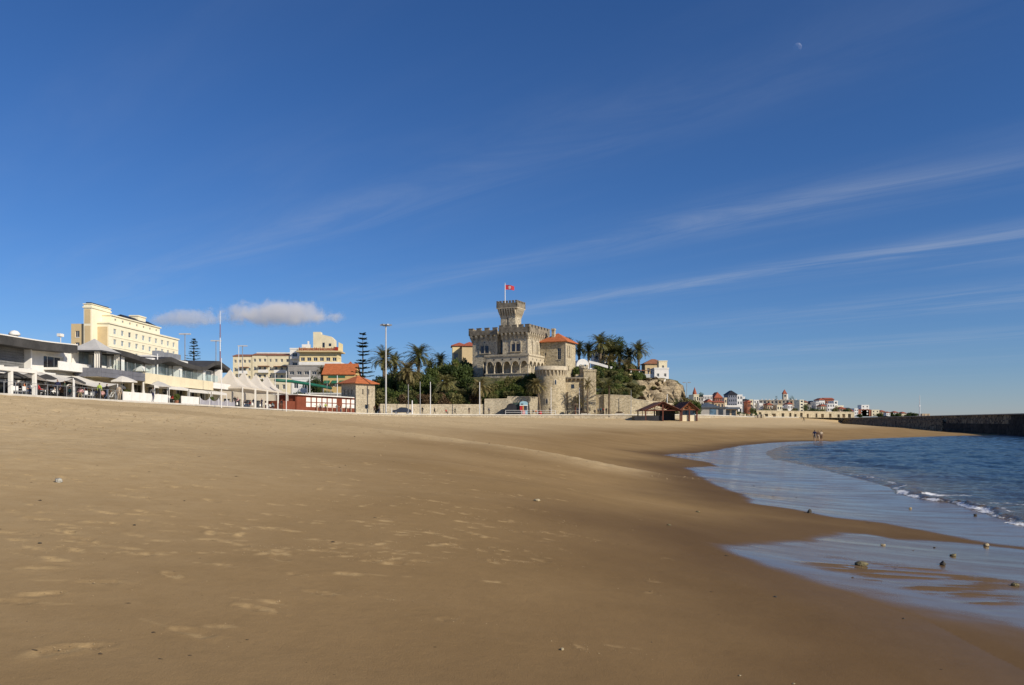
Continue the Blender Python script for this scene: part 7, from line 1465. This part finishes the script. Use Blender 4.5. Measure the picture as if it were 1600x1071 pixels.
# ------------------------------------------------------------------ stones on the sand
stone_d = mat('dark_beach_stone', (.06,.055,.045), .85, .35, 6, .6); stone_y = mat('pale_beach_stone', (.40,.33,.20), .85, .3, 6, .6); stone_o = mat('mossy_beach_stone', (.17,.145,.075), .85, .35, 6, .6)
def stone(px, py, w_, m, label, tall=.55):
    g_ = at_px(px, py); d = g_[1]; R_ = w_/F*d/2; r = np.random.default_rng(int(px*7+py)); n = 10; V = []; Fc = []
    for i in range(n+1):
        for j in range(14):
            a, b = math.pi*i/n, 2*math.pi*j/14; V.append([math.sin(a)*math.cos(b), math.sin(a)*math.sin(b), math.cos(a)])
    V = np.array(V); 
    for k_ in range(9): dv = r.normal(size=3); dv /= np.linalg.norm(dv); hh = r.uniform(.55, .9); e = V@dv; V = V-np.outer(np.clip(e-hh, 0, 1), dv)
    V *= 1+.10*np.sin(V[:, :1]*5+r.random()*6)*np.cos(V[:, 1:2]*4+r.random()*6); V *= np.array([R_, R_*.7, R_*tall])
    for i in range(n):
        for j in range(14): Fc.append((i*14+j, (i+1)*14+j, (i+1)*14+(j+1) % 14, i*14+(j+1) % 14))
    o = put(np_mesh('beach_stone', V, Fc, m, False), 'beach_stone', None, (g_[0], g_[1], g_[2]+R_*tall*.45), r.random()*.6); return tag(o, label, 'stone')
stone(92, 755, 13, mat('grey_beach_stone', (.38,.37,.32), .85, .3, 6, .6), 'grey lump of stone on the dry sand, far from the water', .8)
stone(839, 784, 11, stone_y, 'pale yellow stone in the middle of the beach'); stone(1045, 822, 8, stone_o, 'flat brown stone left of the wet sand'); stone(1090, 801, 7, stone_o, 'small brown stone nearest the tongue of wet sand'); stone(1264.5, 802.5, 9, stone_d, 'dark upright stone on the edge of the wet sand', 1.0)
stone(1422.5, 796, 6, stone_y, 'small pale pebble on the wet sand before the foam'); stone(1524, 806, 7, stone_d, 'small dark stone close to the breaking foam'); stone(1541, 854.5, 10, stone_y, 'pale stone on wet sand at the right edge of the beach', .7); stone(1380, 853.5, 9, stone_y, 'flat yellow stone between the two sheets of water', .5); stone(1490, 870, 13, stone_o, 'flat olive stone left of the pale one on wet sand', .5)
stone(1473, 884, 12, stone_d, 'black rounded stone on the rippled wet sand', .8); stone(1347, 885, 22, stone_o, 'large mossy stone lying in the rippled water', .5); stone(1586, 917, 14, stone_o, 'brown stone farthest right on the wet sand', .7); stone(1211, 934, 7, stone_d, 'small flat dark stone on the smooth damp sand', .4); stone(1412, 968, 5, stone_d, 'tiny dark pebble beside the glossy sand', .6)
stone(878, 1017, 9, stone_y, 'yellow pebble near the bottom of the beach', .6); stone(1156, 1058, 5, stone_y, 'small yellow pebble closest to the viewer', .6); stone(1240, 1070, 6, stone_y, 'pale pebble at the very front of the damp sand', .5); stone(62, 850, 7, stone_d, 'dark twig-like stone among the footprints on the dry side', .4); stone(1460, 857, 5, stone_d, 'tiny black stone left of the pale wet-sand stone', .5); stone(210, 822, 5, stone_d, 'small dark stone among the footprints, nearer the grey lump', .5)
# ------------------------------------------------------------------ moon and low clouds
m, t, p, out = new_mat('moon'); t.n.remove(p)
tc = t.new('ShaderNodeTexCoord').outputs['Object']; df = t.new('ShaderNodeBsdfDiffuse', {'Color': t.mix(t.ss(t.noise(tc, .02, 4, .6), .4, .65), (.045,.045,.045), (.11,.11,.11))}); tr = t.new('ShaderNodeBsdfTransparent')
ad = t.new('ShaderNodeAddShader', {0: df.outputs[0], 1: tr.outputs[0]}); bf = t.new('ShaderNodeNewGeometry').outputs['Backfacing']; mx = t.new('ShaderNodeMixShader', {0: bf, 1: ad.outputs[0], 2: tr.outputs[0]}); t.l.new(mx.outputs[0], out.inputs[0])
dM = 15000; q = MB(); R_ = 6.4/F*dM; q.lathe([(R_*math.sin(math.pi*i/24), -R_*math.cos(math.pi*i/24)) for i in range(25)], 36)
mo = q.build('moon', m, None, True, (*W(1246, dM), Zp(74, dM))); tag(mo, 'pale half moon high in the blue sky', 'moon')
mo.visible_shadow = True
def cloud(label, x0, x1, y0, y1, d, seed, dens):
    cx = (x0+x1)/2; cy = (y0+y1)/2; sx_, sz_ = (x1-x0)/F*d/2*1.12, (y1-y0)/F*d/2*1.15; sy_ = sx_*.45
    m, t, p, out = new_mat('cloud_%d' % seed); t.n.remove(p); tc = t.new('ShaderNodeTexCoord').outputs['Object']
    sp = t.new('ShaderNodeVectorMath', {0: tc, 1: (1/sx_, 1/sy_, 1/sz_)}, operation='MULTIPLY').outputs[0]
    sep_ = t.new('ShaderNodeSeparateXYZ', {0: sp}); zq = t.math('ADD', sep_.outputs[2], .15)
    zf = t.math('MULTIPLY', zq, t.math('ADD', 1.0, t.math('MULTIPLY', t.math('LESS_THAN', zq, 0.0), .55)))
    rad = t.math('SQRT', t.math('ADD', t.math('ADD', t.math('POWER', t.math('ABSOLUTE', sep_.outputs[0]), 2.0), t.math('POWER', t.math('ABSOLUTE', sep_.outputs[1]), 2.0)), t.math('POWER', t.math('ABSOLUTE', zf), 2.0)))
    off = t.new('ShaderNodeVectorMath', {0: tc, 1: (seed*31.7, 0, 0)}, operation='ADD').outputs[0]
    n1 = t.noise(off, 1/48.0, 6, .62, .4)
    v_ = t.math('ADD', t.math('SUBTRACT', .95, rad), t.math('MULTIPLY', t.math('SUBTRACT', n1, .5), 2.3))
    dn = t.math('MULTIPLY', t.ss(v_, .0, .45), dens)
    vol = t.new('ShaderNodeVolumePrincipled', {'Density': dn, 'Color': (.995,.992,.995,1), 'Anisotropy': .1}); t.l.new(vol.outputs[0], out.inputs[1])
    b = MB(); b.lathe([(math.sin(math.pi*i/10), -math.cos(math.pi*i/10)) for i in range(11)], 18); b.v = [(x*sx_*1.15, y*sy_*1.15, z*sz_*1.15) for x, y, z in b.v]
    o = b.build('cloud', m, None, True, (*W(cx, d), Zp(cy, d))); return tag(o, label, 'cloud')
cloud('larger grey-white cloud low above the apartment roofs', 343, 522, 469, 512, 3000, 1, .017); cloud('smaller flat grey cloud left of the striped mast', 232, 345, 483, 513, 3000, 2, .013)
